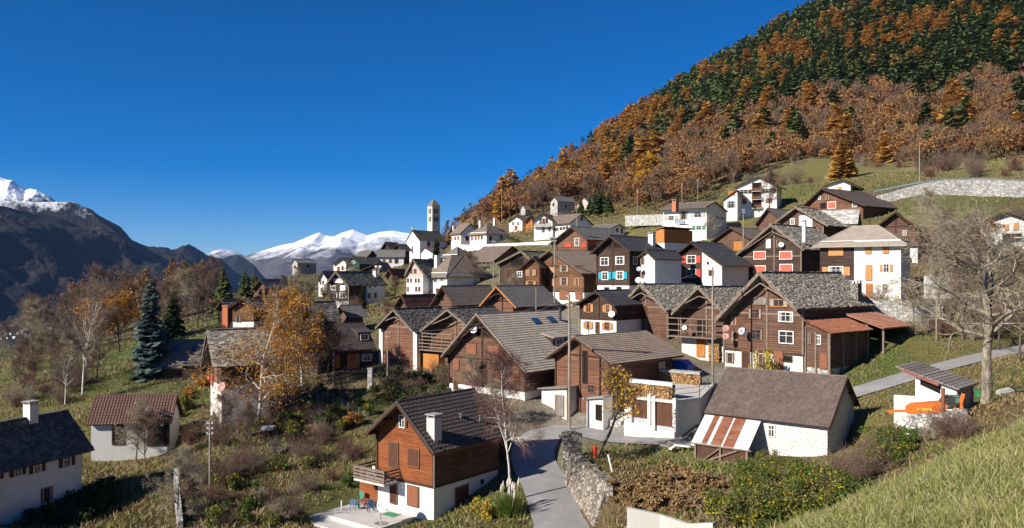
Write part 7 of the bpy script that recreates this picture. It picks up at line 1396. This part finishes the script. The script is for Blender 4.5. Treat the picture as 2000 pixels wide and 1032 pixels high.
n = 130000; dd_ = 44 + 76*rs.rand(n)**.9; pp = rs.uniform(-30,2040,n); x = (pp-1000)/F*dd_; y = dd_; m = free(x,y,.1)&~((pp>900)&(pp<1460)&(y>73)); x, y = x[m], y[m]; cv = vnoise(x,y,4.5,14)*.55+vnoise(x,y,1.3,15)*.35+rs.randn(len(x))*.14
right = (x > 18); cv = np.where(right & (x > 25), cv*.55, np.where(x < -5, cv*.72, cv))
blades('ground_cover', x, y, rs.uniform(.12,.5,len(x))*(.35+1.1*vnoise(x,y,5,16))*np.where(right,.55,1), rs.uniform(.05,.16,len(x)), 'cover', np.clip(cv,0,.98), .6, 3)

n = 90000; dd_ = 115 + 270*rs.rand(n)**1.1; pp = rs.uniform(-30,2060,n); x = (pp-1000)/F*dd_; y = dd_; m = free(x,y,.1); x, y = x[m], y[m]
blades('ground_cover', x, y, rs.uniform(.1,.5,len(x))*(.3+1.1*vnoise(x,y,9,26)), rs.uniform(.15,.45,len(x))*np.clip(y/200,.6,1.6), 'cover', np.clip(vnoise(x,y,14,24)*.6+vnoise(x,y,4,25)*.3+rs.randn(len(x))*.13,0,.98), .7, 4)

# ---------------------------------------------------------------- tiny village in the shaded valley
bpy.context.view_layer.update(); mt = [o for o in bpy.data.objects if o.name.startswith('hills') or o.name.startswith('valley_floor')]; rr = random.Random(12)
hv = MB(); hv.prism([(-5,-3),(5,-3),(5,6),(0,10),(-5,6)], -7, 7); hme = bpy.data.meshes.new('valley_house'); hme.from_pydata(hv.v, [], hv.f); hme.materials.append(mat('white'))
for i in range(42):
    px = rr.uniform(-5,112); py = 657 - px*.09 + rr.uniform(-7,7); r = ray(px,py); best = None
    for o in mt:
        ok, p, n, k = o.ray_cast(Vector((0,0,0)), r.normalized())
        if ok and (best is None or p.y < best.y): best = p
    if best is None or best.y < 500: continue
    o = bpy.data.objects.new('valley_house', hme); COL.objects.link(o); o.location = best; o.rotation_euler = (0,0,rr.uniform(0,3)); o.scale = (rr.uniform(.35,.6),)*3; tag(o, 'tiny pale house in the shaded valley village at the far left', 'house', 'houses of the valley village')

# ---------------------------------------------------------------- air: blue distance over the valley
hz = MB(); hz.box(-9200, 4900, -80, 14200, -306, 900); hm = bpy.data.materials.new('haze'); hm.use_nodes = True; ht_ = hm.node_tree; ht_.nodes.remove(ht_.nodes['Principled BSDF'])
pv = ht_.nodes.new('ShaderNodeVolumePrincipled'); pv.inputs['Color'].default_value = (.3,.52,1,1); pv.inputs['Density'].default_value = 1.8e-5; pv.inputs['Anisotropy'].default_value = 0
ht_.links.new(pv.outputs[0], ht_.nodes['Material Output'].inputs['Volume']); tag(hz.build('haze', None), kind='stuff').data.materials.append(hm)
